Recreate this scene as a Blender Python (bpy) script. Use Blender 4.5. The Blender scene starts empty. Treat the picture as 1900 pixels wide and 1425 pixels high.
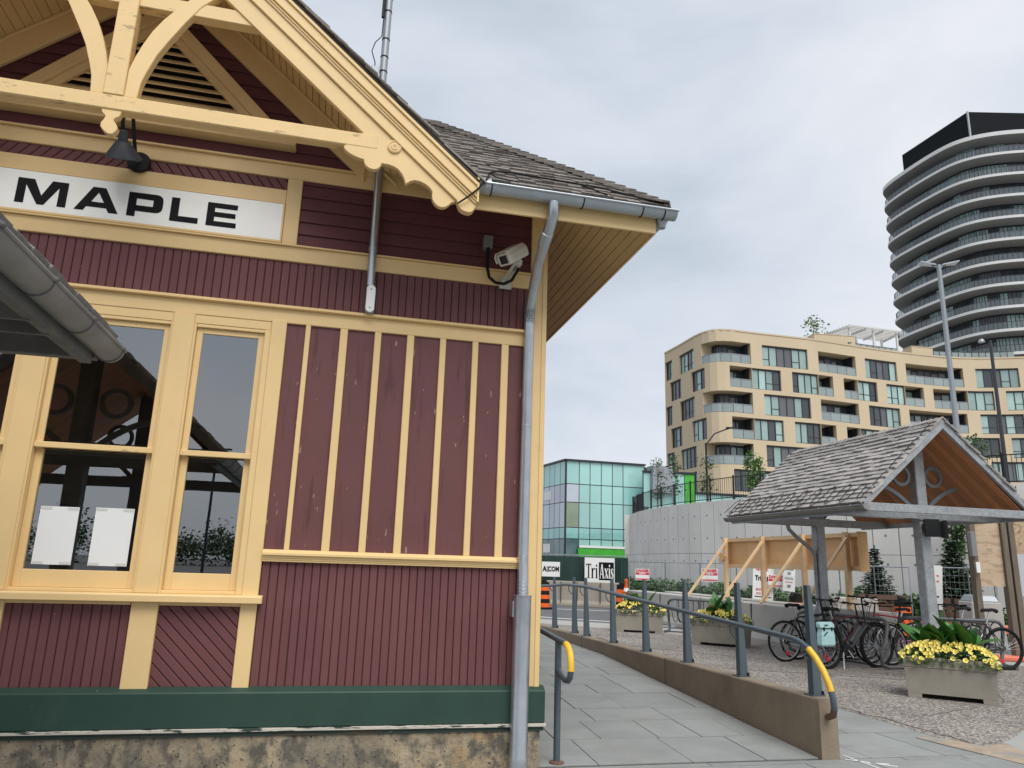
import bpy, math, random
import numpy as np
from mathutils import Vector, Matrix, Euler

random.seed(7)
R = math.radians
S = bpy.context.scene
COL = S.collection

# ------------------------------------------------------------------ camera
CAM = Vector((0.0, 0.0, 1.5))
YAW, PITCH, ROLL, FPX = R(13.0514), R(13.6022), R(1.8209), 1380.21
cy_, sy_, cp_, sp_ = math.cos(YAW), math.sin(YAW), math.cos(PITCH), math.sin(PITCH)
FW = Vector((sy_*cp_, cy_*cp_, sp_))
r0_ = Vector((cy_, -sy_, 0))
u0_ = r0_.cross(FW)
RT = math.cos(ROLL)*r0_ + math.sin(ROLL)*u0_
UP = -math.sin(ROLL)*r0_ + math.cos(ROLL)*u0_
cam_d = bpy.data.cameras.new('camera')
cam_d.sensor_width = 36.0
cam_d.lens = 36.0*FPX/1900.0
cam_d.clip_start = 0.05
cam_d.clip_end = 3000
cam = bpy.data.objects.new('camera', cam_d)
COL.objects.link(cam)
M = Matrix((RT, UP, -FW)).transposed().to_4x4()
M.translation = CAM
cam.matrix_world = M
S.camera = cam

# ------------------------------------------------------------------ sky, sun, exposure
SUN_EL, SUN_AZ = 54.0, 176.0            # azimuth: degrees clockwise from +y (behind the camera)
world = bpy.data.worlds.new('World')
S.world = world
world.use_nodes = True
wn = world.node_tree
wn.nodes.clear()
def wnode(t, **kw):
    n = wn.nodes.new(t)
    for k, v in kw.items(): setattr(n, k, v)
    return n
wo = wnode('ShaderNodeOutputWorld')
bg = wnode('ShaderNodeBackground'); bg.inputs['Strength'].default_value = 0.1
sky = wnode('ShaderNodeTexSky', sky_type='NISHITA')
sky.sun_disc = False
sky.sun_elevation = R(SUN_EL); sky.sun_rotation = R(SUN_AZ)
sky.air_density = 1.0; sky.dust_density = 2.0; sky.ozone_density = 1.0
tc = wnode('ShaderNodeTexCoord')
mp = wnode('ShaderNodeMapping'); mp.inputs['Scale'].default_value = (1.0, 1.0, 2.2); mp.inputs['Location'].default_value = (3.1, 0.4, 0.2)
n1 = wnode('ShaderNodeTexNoise'); n1.inputs['Scale'].default_value = 2.1; n1.inputs['Detail'].default_value = 7; n1.inputs['Roughness'].default_value = 0.52; n1.inputs['Distortion'].default_value = 0.3
n2 = wnode('ShaderNodeTexNoise'); n2.inputs['Scale'].default_value = 0.9; n2.inputs['Detail'].default_value = 3
mul = wnode('ShaderNodeMix', data_type='FLOAT'); mul.inputs[0].default_value = 0.42
rampc = wnode('ShaderNodeValToRGB')
e = rampc.color_ramp.elements
e[0].position = 0.38; e[0].color = (5.5, 6.25, 7.15, 1)
e[1].position = 0.60; e[1].color = (8.7, 8.95, 9.5, 1)
k = rampc.color_ramp.elements.new(0.48); k.color = (7.2, 7.8, 8.65, 1)
mixs = wnode('ShaderNodeMix', data_type='RGBA'); mixs.inputs[0].default_value = 0.93
wn.links.new(tc.outputs['Generated'], mp.inputs['Vector'])
wn.links.new(mp.outputs['Vector'], n1.inputs['Vector'])
wn.links.new(mp.outputs['Vector'], n2.inputs['Vector'])
wn.links.new(n1.outputs['Fac'], mul.inputs[2]); wn.links.new(n2.outputs['Fac'], mul.inputs[3])
wn.links.new(mul.outputs[0], rampc.inputs['Fac'])
wn.links.new(sky.outputs['Color'], mixs.inputs[6])
wn.links.new(rampc.outputs['Color'], mixs.inputs[7])
wn.links.new(mixs.outputs[2], bg.inputs['Color'])
wn.links.new(bg.outputs['Background'], wo.inputs['Surface'])

sun_d = bpy.data.lights.new('sun', 'SUN')
sun_d.energy = 2.85
sun_d.angle = R(42)
sun_d.color = (1.0, 0.97, 0.92)
sun = bpy.data.objects.new('sun', sun_d)
COL.objects.link(sun)
_dir = Vector((math.sin(R(SUN_AZ))*math.cos(R(SUN_EL)), math.cos(R(SUN_AZ))*math.cos(R(SUN_EL)), math.sin(R(SUN_EL))))
sun.rotation_euler = (-_dir).to_track_quat('-Z', 'Y').to_euler()
S.view_settings.view_transform = 'Standard'
S.view_settings.look = 'None'
S.view_settings.gamma = 1.0
S.view_settings.use_curve_mapping = False
S.view_settings.exposure = 0.0

# ------------------------------------------------------------------ helpers
def ray(px, py): return FW*FPX + RT*(px-950) + UP*(712.5-py)
def gz(px, py, z=0.0):
    d = ray(px, py); return CAM + d*((z-CAM.z)/d.z)
def dep(px, py, d):
    r = ray(px, py); return CAM + r*(d/(r.x*sy_+r.y*cy_))

W = {}
def tag(o, label=None, cat=None, group=None, kind=None):
    if label: o['label'] = label
    if cat: o['category'] = cat
    if group: o['group'] = group
    if kind: o['kind'] = kind
    return o
def thing(name, label, cat, loc=(0, 0, 0), group=None, rz=0.0):
    o = bpy.data.objects.new(name, None)
    o.empty_display_size = 0.1
    COL.objects.link(o)
    o.location = loc; o.rotation_euler = (0, 0, rz)
    W[o.name] = Vector(loc)
    return tag(o, label, cat, group)
def kids(o): return [c for c in bpy.data.objects if c.parent == o]
def copy_tree(o, parent=None, chmap=None):
    if chmap is None:
        chmap = {}
        for c in bpy.data.objects:
            if c.parent: chmap.setdefault(c.parent.name, []).append(c)
    c = o.copy(); COL.objects.link(c)
    if parent: c.parent = parent
    for ch in chmap.get(o.name, []): copy_tree(ch, c, chmap)
    return c

class MB:
    def __init__(s): s.v = []; s.f = []
    def add(s, vs, fs):
        b = len(s.v); s.v += [tuple(p) for p in vs]; s.f += [tuple(i+b for i in f) for f in fs]; return s
    def box(s, x0, x1, y0, y1, z0, z1):
        return s.add([(x0,y0,z0),(x1,y0,z0),(x1,y1,z0),(x0,y1,z0),(x0,y0,z1),(x1,y0,z1),(x1,y1,z1),(x0,y1,z1)],
                     [(0,3,2,1),(4,5,6,7),(0,1,5,4),(1,2,6,5),(2,3,7,6),(3,0,4,7)])
    def obox(s, c, ax, ay, az):
        c, ax, ay, az = Vector(c), Vector(ax), Vector(ay), Vector(az)
        P = [c+ax*i+ay*j+az*k for k in (-1,1) for (i,j) in ((-1,-1),(1,-1),(1,1),(-1,1))]
        return s.add(P, [(0,3,2,1),(4,5,6,7),(0,1,5,4),(1,2,6,5),(2,3,7,6),(3,0,4,7)])
    def bar(s, p, q, w, h, up=(0,0,1)):
        p, q = Vector(p), Vector(q); d = q-p; L = d.length; d = d/L
        a = d.cross(Vector(up))
        if a.length < 1e-4: a = d.cross(Vector((0,1,0)))
        a.normalize(); b = a.cross(d)
        return s.obox((p+q)/2, d*(L/2), a*(w/2), b*(h/2))
    def prism(s, poly, axis, a, b):
        n = len(poly)
        def P(u, v, t):
            return (t,u,v) if axis == 'x' else ((u,t,v) if axis == 'y' else (u,v,t))
        vs = [P(u,v,a) for u,v in poly]+[P(u,v,b) for u,v in poly]
        fs = [tuple(range(n))[::-1], tuple(range(n,2*n))]
        fs += [(i,(i+1)%n,(i+1)%n+n,i+n) for i in range(n)]
        ar = sum(poly[i][0]*poly[(i+1)%n][1]-poly[(i+1)%n][0]*poly[i][1] for i in range(n))
        flip = (ar < 0) ^ (axis == 'y') ^ (b < a)
        if flip: fs = [f[::-1] for f in fs]
        return s.add(vs, fs)
    def tube(s, pts, r, n=8, caps=True, closed=False):
        pts = [Vector(p) for p in pts]; m = len(pts)
        rr = r if isinstance(r, (list, tuple)) else [r]*m
        t0 = (pts[1]-pts[0]).normalized()
        a = t0.orthogonal().normalized()
        rings = []
        for i, p in enumerate(pts):
            if closed: t = (pts[(i+1) % m]-pts[i-1])
            elif i == 0: t = pts[1]-pts[0]
            elif i == m-1: t = pts[-1]-pts[-2]
            else: t = (pts[i+1]-p).normalized()+(p-pts[i-1]).normalized()
            t = t.normalized() if t.length > 1e-9 else t0
            a = (a - t*a.dot(t))
            a = a.normalized() if a.length > 1e-6 else t.orthogonal().normalized()
            b = t.cross(a)
            rings.append([p+(a*math.cos(2*math.pi*j/n)+b*math.sin(2*math.pi*j/n))*rr[i] for j in range(n)])
        b0 = len(s.v)
        for rg in rings: s.v += [tuple(q) for q in rg]
        mm = m if closed else m-1
        for i in range(mm):
            i2 = (i+1) % m
            for j in range(n):
                s.f.append((b0+i*n+j, b0+i*n+(j+1) % n, b0+i2*n+(j+1) % n, b0+i2*n+j))
        if caps and not closed:
            s.f.append(tuple(b0+j for j in range(n))[::-1])
            s.f.append(tuple(b0+(m-1)*n+j for j in range(n)))
        return s
    def lathe(s, prof, n=16, c=(0,0,0), axis=(0,0,1)):
        c = Vector(c); z = Vector(axis).normalized(); a = z.orthogonal().normalized(); b = z.cross(a)
        b0 = len(s.v)
        for (r, h) in prof:
            for j in range(n):
                th = 2*math.pi*j/n
                s.v.append(tuple(c+z*h+(a*math.cos(th)+b*math.sin(th))*r))
        for i in range(len(prof)-1):
            for j in range(n):
                s.f.append((b0+i*n+j, b0+i*n+(j+1) % n, b0+(i+1)*n+(j+1) % n, b0+(i+1)*n+j))
        s.f.append(tuple(b0+j for j in range(n))[::-1])
        s.f.append(tuple(b0+(len(prof)-1)*n+j for j in range(n)))
        return s
    def sheet(s, rows):
        b0 = len(s.v); n = len(rows[0])
        for r_ in rows: s.v += [tuple(p) for p in r_]
        for i in range(len(rows)-1):
            for j in range(n-1):
                s.f.append((b0+i*n+j, b0+i*n+j+1, b0+(i+1)*n+j+1, b0+(i+1)*n+j))
        return s
    def mesh(s, name):
        me = bpy.data.meshes.new(name); me.from_pydata(s.v, [], s.f); me.update(); return me

def wofs(parent):
    v = Vector((0,0,0))
    while parent is not None:
        v += parent.location; parent = parent.parent
    return v
def obj(name, mb, mat, parent=None, smooth=False, bev=0.0, local=False, loc=None, label=None, kind=None):
    me = mb if isinstance(mb, bpy.types.Mesh) else mb.mesh(name)
    if mat and not me.materials: me.materials.append(mat)
    if smooth:
        me.polygons.foreach_set('use_smooth', [True]*len(me.polygons))
        try: me.set_sharp_from_angle(angle=R(42))
        except Exception: pass
    o = bpy.data.objects.new(name, me)
    COL.objects.link(o)
    L = Vector(loc) if loc is not None else Vector((0,0,0))
    if parent is not None:
        o.parent = parent
        if not local: L = L - wofs(parent)
    o.location = L
    if bev:
        m = o.modifiers.new('edge', 'BEVEL'); m.width = bev; m.segments = 1; m.limit_method = 'ANGLE'
    if label: o['label'] = label
    if kind: o['kind'] = kind
    return o
def solo(name, mb, mat, label, cat, group=None, **kw):
    return tag(obj(name, mb, mat, **kw), label, cat, group)
def struct(name, mb, mat, **kw):
    o = obj(name, mb, mat, **kw); o['kind'] = 'structure'; return o
def part_children(parent, name, mesh, mat, locs, rots=None, local=False):
    W0 = wofs(parent) if not local else Vector((0,0,0))
    if mat and not mesh.materials: mesh.materials.append(mat)
    out = []
    for i, L in enumerate(locs):
        o = bpy.data.objects.new(name, mesh); COL.objects.link(o); o.parent = parent
        o.location = Vector(L)-W0
        if rots is not None: o.rotation_euler = rots[i]
        out.append(o)
    return out
def arc(c, r, a0, a1, n, plane='xz'):
    out = []
    for i in range(n+1):
        a = R(a0+(a1-a0)*i/n); u, v = r*math.cos(a), r*math.sin(a)
        out.append((c[0]+u, c[1], c[2]+v) if plane == 'xz' else ((c[0], c[1]+u, c[2]+v) if plane == 'yz' else (c[0]+u, c[1]+v, c[2])))
    return out

# ------------------------------------------------------------------ materials
def mat(name, col, rough=0.6, metal=0.0, var=0.12, vscale=3.0, stretch=(1,1,1), bump=0.0, bscale=60.0, bstretch=(1,1,1),
        rnd=0.0, spots=None, stain=None, spec=0.5, objc=False, coat=0.0, detail=6):
    m = bpy.data.materials.new(name); m.use_nodes = True
    nt = m.node_tree; N = nt.nodes; Lk = nt.links.new
    b = N['Principled BSDF']
    b.inputs['Roughness'].default_value = rough; b.inputs['Metallic'].default_value = metal
    b.inputs['Specular IOR Level'].default_value = spec
    if coat: b.inputs['Coat Weight'].default_value = coat; b.inputs['Coat Roughness'].default_value = 0.15
    if objc:
        co = N.new('ShaderNodeTexCoord').outputs['Object']
    else:
        co = N.new('ShaderNodeNewGeometry').outputs['Position']
    def mapped(sc):
        q = N.new('ShaderNodeMapping'); q.inputs['Scale'].default_value = sc; Lk(co, q.inputs['Vector']); return q.outputs['Vector']
    def noise(vec, sc, det=detail, ro=0.6):
        q = N.new('ShaderNodeTexNoise'); q.inputs['Scale'].default_value = sc; q.inputs['Detail'].default_value = det; q.inputs['Roughness'].default_value = ro
        Lk(vec, q.inputs['Vector']); return q.outputs['Fac']
    def rngmap(v, a, b_, c, d):
        q = N.new('ShaderNodeMapRange'); q.inputs[1].default_value = a; q.inputs[2].default_value = b_; q.inputs[3].default_value = c; q.inputs[4].default_value = d
        Lk(v, q.inputs[0]); return q.outputs[0]
    def hsv(c, v):
        q = N.new('ShaderNodeHueSaturation'); Lk(v, q.inputs['Value'])
        if isinstance(c, tuple): q.inputs['Color'].default_value = (*c, 1)
        else: Lk(c, q.inputs['Color'])
        return q.outputs['Color']
    def mixc(f, a, c):
        q = N.new('ShaderNodeMix'); q.data_type = 'RGBA'; Lk(f, q.inputs[0])
        if isinstance(a, tuple): q.inputs[6].default_value = (*a, 1)
        else: Lk(a, q.inputs[6])
        q.inputs[7].default_value = (*c, 1); return q.outputs[2]
    c = col
    if var:
        v = noise(mapped(stretch), vscale)
        c = hsv(c, rngmap(v, 0.25, 0.75, 1-var, 1+var))
    if rnd:
        oi = N.new('ShaderNodeObjectInfo')
        c = hsv(c, rngmap(oi.outputs['Random'], 0, 1, 1-rnd, 1+rnd))
    for st in (stain or []):       # (colour, scale, lo, hi, stretch, amount)
        v = noise(mapped(st[4]), st[1], 5)
        c = mixc(rngmap(v, st[2], st[3], 0, st[5]), c, st[0])
    for sp in (spots or []):
        v = noise(mapped(sp[4]), sp[1], 3)
        c = mixc(rngmap(v, sp[2], sp[3], 0, sp[5]), c, sp[0])
    if isinstance(c, tuple): b.inputs['Base Color'].default_value = (*c, 1)
    else: Lk(c, b.inputs['Base Color'])
    if bump:
        v = noise(mapped(bstretch), bscale)
        q = N.new('ShaderNodeBump'); q.inputs['Strength'].default_value = bump; q.inputs['Distance'].default_value = 0.01
        Lk(v, q.inputs['Height']); Lk(q.outputs['Normal'], b.inputs['Normal'])
    return m

CREAM = (0.76, 0.54, 0.255)
M_cream = mat('cream_paint', CREAM, 0.5, var=0.05, vscale=2.5, bump=0.06, bscale=25, rnd=0.025,
              stain=[((0.50,0.33,0.15), 5.0, 0.62, 0.85, (1,1,0.6), 0.35), ((0.42,0.30,0.16), 30, 0.70, 0.8, (1,1,0.25), 0.5)])
M_cream_worn = mat('weathered_cream_paint', CREAM, 0.55, var=0.06, vscale=3, bump=0.15, bscale=30, bstretch=(0.3,1,1),
              stain=[((0.36,0.24,0.11), 20, 0.61, 0.65, (0.3,1,1), 0.75), ((0.62,0.55,0.40), 16, 0.68, 0.78, (0.5,1,1), 0.5)])
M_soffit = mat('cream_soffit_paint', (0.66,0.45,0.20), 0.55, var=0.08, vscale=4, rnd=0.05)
M_maroon = mat('maroon_paint', (0.149,0.060,0.062), 0.6, spec=0.22, var=0.10, vscale=1.6, rnd=0.06, bump=0.10, bscale=20, bstretch=(5,5,0.4),
              stain=[((0.18,0.080,0.083), 3.0, 0.55, 0.8, (1,1,1), 0.5)],
              spots=[((0.42,0.28,0.17), 9, 0.735, 0.745, (1,1,1), 0.8)])
M_maroon_h = mat('maroon_paint_level_boards', (0.128,0.047,0.052), 0.6, spec=0.2, var=0.10, vscale=1.6, rnd=0.05, bump=0.10, bscale=20, bstretch=(0.4,5,5))
M_maroon_panel = mat('maroon_panel_paint', (0.146,0.060,0.061), 0.55, spec=0.25, var=0.09, vscale=2.0, rnd=0.03, bump=0.22, bscale=14, bstretch=(3,3,0.35),
              stain=[((0.095,0.036,0.039), 6.0, 0.56, 0.66, (2.2,1,0.25), 0.75)],
              spots=[((0.38,0.27,0.21), 15, 0.695, 0.71, (1.5,1,0.4), 0.85)])
M_green = mat('green_paint', (0.026,0.059,0.045), 0.5, spec=0.3, var=0.14, vscale=2.2, bump=0.05, bscale=20,
              stain=[((0.05,0.085,0.068), 7, 0.6, 0.8, (1,1,0.5), 0.5)], spots=[((0.5,0.5,0.45), 40, 0.755, 0.77, (0.6,1,1), 0.8)])
M_green_chip = mat('flaking_white_primer', (0.50,0.46,0.40), 0.7, var=0.15, vscale=8,
              spots=[((0.03,0.05,0.04), 14, 0.53, 0.55, (0.25,1,2.5), 1.0)])
M_green_old = mat('cracked_green_paint', (0.020,0.040,0.031), 0.6, var=0.2, vscale=6, bump=0.4, bscale=30, bstretch=(0.3,1,3), stain=[((0.07,0.045,0.028), 7, 0.55, 0.66, (0.3,1,2), 0.8)], spots=[((0.45,0.42,0.36), 25, 0.70, 0.73, (0.25,1,2), 0.9)])
M_found = mat('foundation_concrete', (0.32,0.26,0.175), 0.9, var=0.34, vscale=9, bump=0.9, bscale=45, detail=10,
              stain=[((0.40,0.22,0.09), 1.5, 0.52, 0.66, (1,1,1.4), 0.7), ((0.085,0.078,0.066), 10.0, 0.45, 0.60, (1,1,0.7), 0.9), ((0.40,0.34,0.25), 6.0, 0.56, 0.70, (2,2,0.25), 0.6), ((0.13,0.115,0.095), 1.3, 0.45, 0.6, (1,1,1), 0.5), ((0.40,0.36,0.29), 3.3, 0.58, 0.75, (3,3,0.5), 0.5)],
              spots=[((0.03,0.028,0.025), 45, 0.63, 0.66, (1,1,1), 0.9)])
M_conc_brown = mat('ramp_wall_concrete', (0.255,0.20,0.142), 0.85, var=0.16, vscale=2.6, bump=0.35, bscale=40,
              stain=[((0.33,0.29,0.24), 3.0, 0.58, 0.8, (2.5,2.5,0.5), 0.6), ((0.14,0.115,0.09), 2.2, 0.55, 0.75, (1,1,1), 0.5)],
              spots=[((0.10,0.085,0.07), 45, 0.70, 0.73, (1,1,1), 0.7)])
M_conc = mat('pale_concrete', (0.42,0.40,0.37), 0.85, var=0.10, vscale=0.9, bump=0.2, bscale=25,
              stain=[((0.30,0.285,0.265), 0.7, 0.52, 0.75, (1,1,0.5), 0.6), ((0.50,0.49,0.47), 2.2, 0.55, 0.75, (2,2,0.4), 0.4)])
M_conc_panel = mat('retaining_wall_concrete', (0.66,0.64,0.605), 0.85, var=0.10, vscale=0.5, rnd=0.04, bump=0.2, bscale=8,
              stain=[((0.53,0.515,0.485), 0.6, 0.5, 0.72, (1,1,0.35), 0.55), ((0.74,0.725,0.69), 0.9, 0.56, 0.75, (1,1,0.3), 0.5)])
M_planter = mat('planter_concrete', (0.30,0.275,0.23), 0.85, var=0.12, vscale=3, bump=0.3, bscale=50,
              stain=[((0.40,0.375,0.33), 2.0, 0.55, 0.8, (2,2,0.6), 0.5), ((0.20,0.18,0.15), 2.4, 0.56, 0.78, (1,1,0.6), 0.5)])
M_galv = mat('galvanised_steel', (0.46,0.49,0.52), 0.30, 0.85, var=0.16, vscale=9, bump=0.05, bscale=30, stretch=(1,1,0.5),
              stain=[((0.55,0.58,0.61), 14, 0.5, 0.7, (1,1,0.7), 0.45)])
M_galv_dull = mat('weathered_galvanised_steel', (0.34,0.355,0.365), 0.55, 0.55, var=0.2, vscale=7, bump=0.05, bscale=30,
              stain=[((0.46,0.48,0.50), 22, 0.48, 0.62, (1,1,1), 0.6), ((0.22,0.22,0.22), 3, 0.55, 0.8, (1,1,0.6), 0.5)])
M_gutter_old = mat('aged_zinc_gutter', (0.27,0.265,0.25), 0.55, 0.35, var=0.15, vscale=6, bump=0.08, bscale=30,
              stain=[((0.20,0.20,0.19), 4, 0.52, 0.75, (1,1,1), 0.6), ((0.55,0.54,0.5), 18, 0.68, 0.74, (1,0.5,1), 0.6)])
M_gutter = mat('steel_gutter', (0.42,0.46,0.49), 0.36, 0.8, var=0.12, vscale=8, bump=0.04, bscale=25,
              stain=[((0.28,0.30,0.31), 5, 0.55, 0.78, (0.5,1,1), 0.5)])
M_dark = mat('black_metal', (0.010,0.011,0.012), 0.55, var=0.05, spec=0.3)
M_rubber = mat('black_rubber', (0.013,0.013,0.013), 0.75, var=0.1, vscale=30, spec=0.2)
M_lampshade = mat('slate_grey_enamel', (0.055,0.065,0.08), 0.5, var=0.05)
M_rail = mat('blue_grey_rail_paint', (0.075,0.10,0.118), 0.4, 0.1, var=0.08, vscale=5, coat=0.15,
              spots=[((0.12,0.06,0.035), 9, 0.74, 0.78, (1,1,1), 0.7)])
M_rust = mat('rusted_steel', (0.16,0.085,0.06), 0.85, var=0.3, vscale=25, bump=0.4, bscale=80)
M_yellow = mat('yellow_tape', (0.78,0.47,0.04), 0.5, var=0.08, vscale=12)
M_white = mat('white_paint', (0.80,0.80,0.78), 0.5, var=0.03)
M_sign_white = mat('enamel_sign_white', (0.90,0.90,0.86), 0.4, var=0.03, vscale=3, stain=[((0.66,0.64,0.58), 2.5, 0.58, 0.85, (0.6,1,1), 0.35)])
M_black = mat('black_letter_paint', (0.010,0.010,0.012), 0.6, var=0.1, vscale=10, spec=0.12)
M_paper = mat('white_paper', (0.74,0.75,0.75), 0.7, var=0.02)
M_tape = mat('clear_tape', (0.60,0.60,0.57), 0.3, var=0.02)
M_beige = mat('beige_plastic', (0.60,0.57,0.49), 0.4, var=0.05, vscale=10)
M_greyplastic = mat('grey_plastic', (0.20,0.20,0.205), 0.5, var=0.05)
M_steel_shaded = mat('shaded_canopy_steel', (0.13,0.132,0.125), 0.65, 0.2, var=0.2, vscale=6, stain=[((0.20,0.20,0.18), 9, 0.52, 0.66, (1,1,1), 0.5)])  # darker copy of the shelter steel; the canopy's shade is in this colour
M_scroll = mat('shaded_scroll_steel', (0.17,0.18,0.185), 0.6, 0.4, var=0.15, vscale=7)  # shelter steel darkened: shade below the roof painted into the scrolls
M_rack = mat('grey_rack_coating', (0.115,0.12,0.125), 0.5, 0.2, var=0.12, vscale=8)
M_lens = mat('dark_lens_glass', (0.01,0.01,0.012), 0.05, var=0)
M_shake = mat('weathered_cedar_shake', (0.20,0.175,0.155), 0.85, var=0.3, vscale=14, stretch=(3,1,1), rnd=0.32, bump=0.5, bscale=50, bstretch=(3,1,1),
              stain=[((0.30,0.285,0.27), 5, 0.5, 0.75, (1,1,1), 0.5)])
M_shake_grey = mat('silvered_cedar_shake', (0.36,0.335,0.315), 0.85, var=0.25, vscale=14, stretch=(1,3,1), rnd=0.24, bump=0.5, bscale=50, bstretch=(1,3,1), objc=False,
              stain=[((0.42,0.41,0.40), 4, 0.5, 0.75, (1,1,1), 0.5)])
M_shake_under = mat('dark_roof_felt', (0.05,0.045,0.04), 0.9, var=0.2)  # roofing felt, dark in its own colour
M_cedar = mat('varnished_cedar_boards', (0.40,0.165,0.062), 0.5, var=0.25, vscale=6, stretch=(1,6,1), rnd=0.22, bump=0.1, bscale=20)
M_slate = mat('grey_paving_slab', (0.255,0.264,0.255), 0.85, var=0.13, vscale=1.8, rnd=0.055, bump=0.25, bscale=14,
              stain=[((0.315,0.324,0.315), 1.5, 0.5, 0.75, (1,2.5,1), 0.5), ((0.19,0.193,0.185), 1.3, 0.52, 0.72, (1,1,1), 0.6), ((0.30,0.265,0.21), 0.55, 0.58, 0.75, (1,1,1), 0.45)])
M_joint = mat('paving_joint_grit', (0.06,0.056,0.05), 0.95, var=0.3, vscale=20)
M_asphalt = mat('asphalt', (0.115,0.115,0.118), 0.9, var=0.12, vscale=1.2, bump=0.3, bscale=120)
M_sidewalk = mat('pavement_concrete', (0.36,0.345,0.32), 0.9, var=0.1, vscale=1.0, bump=0.2, bscale=60)
M_line = mat('road_line_paint', (0.72,0.72,0.70), 0.7, var=0.12, vscale=4)
M_soil = mat('planting_soil', (0.045,0.033,0.024), 0.95, var=0.3, vscale=20, bump=0.6, bscale=40)
M_ply = mat('new_plywood', (0.70,0.42,0.19), 0.7, var=0.14, vscale=2.2, stretch=(1,0.5,2.5), rnd=0.16, bump=0.05,
              spots=[((0.20,0.10,0.05), 7, 0.70, 0.73, (1,1,1), 0.7)], stain=[((0.62,0.40,0.20), 1.5, 0.5, 0.75, (1,0.4,3), 0.6)])
M_lumber = mat('pine_lumber', (0.70,0.48,0.27), 0.7, var=0.12, vscale=4, rnd=0.09, spots=[((0.30,0.16,0.08), 12, 0.72, 0.75, (1,1,1), 0.6)])
M_oldpost = mat('weathered_timber_post', (0.15,0.12,0.09), 0.85, var=0.3, vscale=10, stretch=(3,3,0.3), bump=0.4, bscale=30, bstretch=(3,3,0.3))
M_oldply = mat('weathered_plywood', (0.50,0.375,0.26), 0.8, var=0.12, vscale=1.6, stretch=(1,1,3),
              stain=[((0.30,0.20,0.12), 3.2, 0.53, 0.58, (1.0,1,3.5), 0.55), ((0.58,0.46,0.33), 2.0, 0.55, 0.7, (1,1,1), 0.5)], spots=[((0.07,0.05,0.035), 5, 0.73, 0.75, (1,1,1), 0.9)])
M_osb = mat('strand_board', (0.42,0.31,0.20), 0.85, var=0.4, vscale=26, bump=0.3, bscale=40, stain=[((0.14,0.10,0.07), 14, 0.58, 0.62, (1,1,1), 0.8)])
M_greypanel = mat('pale_grey_board', (0.45,0.46,0.48), 0.6, var=0.03)
M_greypanel2 = mat('mid_grey_board', (0.26,0.27,0.285), 0.6, var=0.03)
M_hoard = mat('dark_green_hoarding_fabric', (0.014,0.042,0.034), 0.75, var=0.2, vscale=2, stretch=(3,3,0.5))
M_orange = mat('orange_plastic', (0.80,0.13,0.02), 0.45, var=0.06)
M_orange2 = mat('faded_orange_plastic', (0.80,0.20,0.12), 0.5, var=0.06)
M_red = mat('sign_red', (0.62,0.025,0.045), 0.5, var=0.03)
M_redpaint = mat('red_frame_paint', (0.35,0.015,0.02), 0.3, var=0.03, coat=0.4)
M_dredpaint = mat('dark_red_frame_paint', (0.12,0.008,0.014), 0.3, var=0.03, coat=0.4)
M_bikeblack = mat('black_frame_paint', (0.012,0.012,0.014), 0.28, var=0.03, coat=0.4)
M_bikegrey = mat('dark_grey_frame_paint', (0.045,0.047,0.05), 0.35, var=0.03)
M_alu = mat('polished_aluminium', (0.62,0.63,0.64), 0.3, 0.9, var=0.03)
M_mint = mat('mint_canvas', (0.44,0.68,0.68), 0.75, var=0.07, vscale=9, bump=0.2, bscale=30)
M_leaf = mat('broad_leaf_green', (0.045,0.165,0.028), 0.4, var=0.2, vscale=14, rnd=0.25, objc=True)
M_leaf_dark = mat('dark_leaf_green', (0.022,0.07,0.02), 0.45, var=0.2, vscale=14, rnd=0.2, objc=True)
M_foliage = mat('petunia_foliage', (0.10,0.19,0.045), 0.6, var=0.35, vscale=20)
M_silverleaf = mat('silver_foliage', (0.36,0.42,0.40), 0.7, var=0.2, vscale=20)
M_petal = mat('yellow_petal', (0.84,0.64,0.05), 0.55, var=0.12, vscale=30, rnd=0.06)
M_petal_in = mat('pale_petal_rim', (0.88,0.76,0.20), 0.55, var=0.05)
M_canna = mat('coral_bloom', (0.45,0.10,0.05), 0.6, var=0.2, vscale=20)
M_hedge = mat('hedge_foliage', (0.055,0.12,0.035), 0.65, var=0.5, vscale=3)
M_tree = mat('tree_foliage', (0.05,0.10,0.025), 0.6, var=0.45, vscale=2.5)
M_tree_light = mat('young_tree_foliage', (0.10,0.19,0.045), 0.6, var=0.4, vscale=2.5)
M_conifer = mat('spruce_foliage', (0.030,0.065,0.035), 0.65, var=0.4, vscale=5)
M_bark = mat('tree_bark', (0.09,0.07,0.055), 0.9, var=0.25, vscale=10)
M_tan = mat('tan_precast_panel', (0.56,0.455,0.31), 0.8, var=0.05, vscale=0.25, stain=[((0.47,0.375,0.25), 0.2, 0.55, 0.8, (1,1,0.4), 0.4)])
M_frame = mat('dark_window_frame', (0.025,0.03,0.035), 0.4, var=0.03)
M_paneg = mat('teal_window_glass', (0.30,0.42,0.40), 0.08, var=0.12, vscale=0.4, rnd=0.3, spec=0.8)
M_paned = mat('dark_window_glass', (0.045,0.055,0.062), 0.06, var=0.1, rnd=0.35, spec=0.8)
M_spandrel = mat('grey_spandrel_panel', (0.115,0.12,0.135), 0.5, var=0.04, rnd=0.1)
M_balglass = mat('balcony_rail_glass', (0.26,0.31,0.31), 0.1, var=0.06, spec=0.8, rnd=0.12)
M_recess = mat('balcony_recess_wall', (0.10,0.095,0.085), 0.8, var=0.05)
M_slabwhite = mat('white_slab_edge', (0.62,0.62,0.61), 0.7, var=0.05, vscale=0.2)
M_slabunder = mat('shaded_slab_soffit', (0.25,0.247,0.24), 0.8, var=0.05)  # white slab darkened underneath, its shade put into the colour
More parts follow.
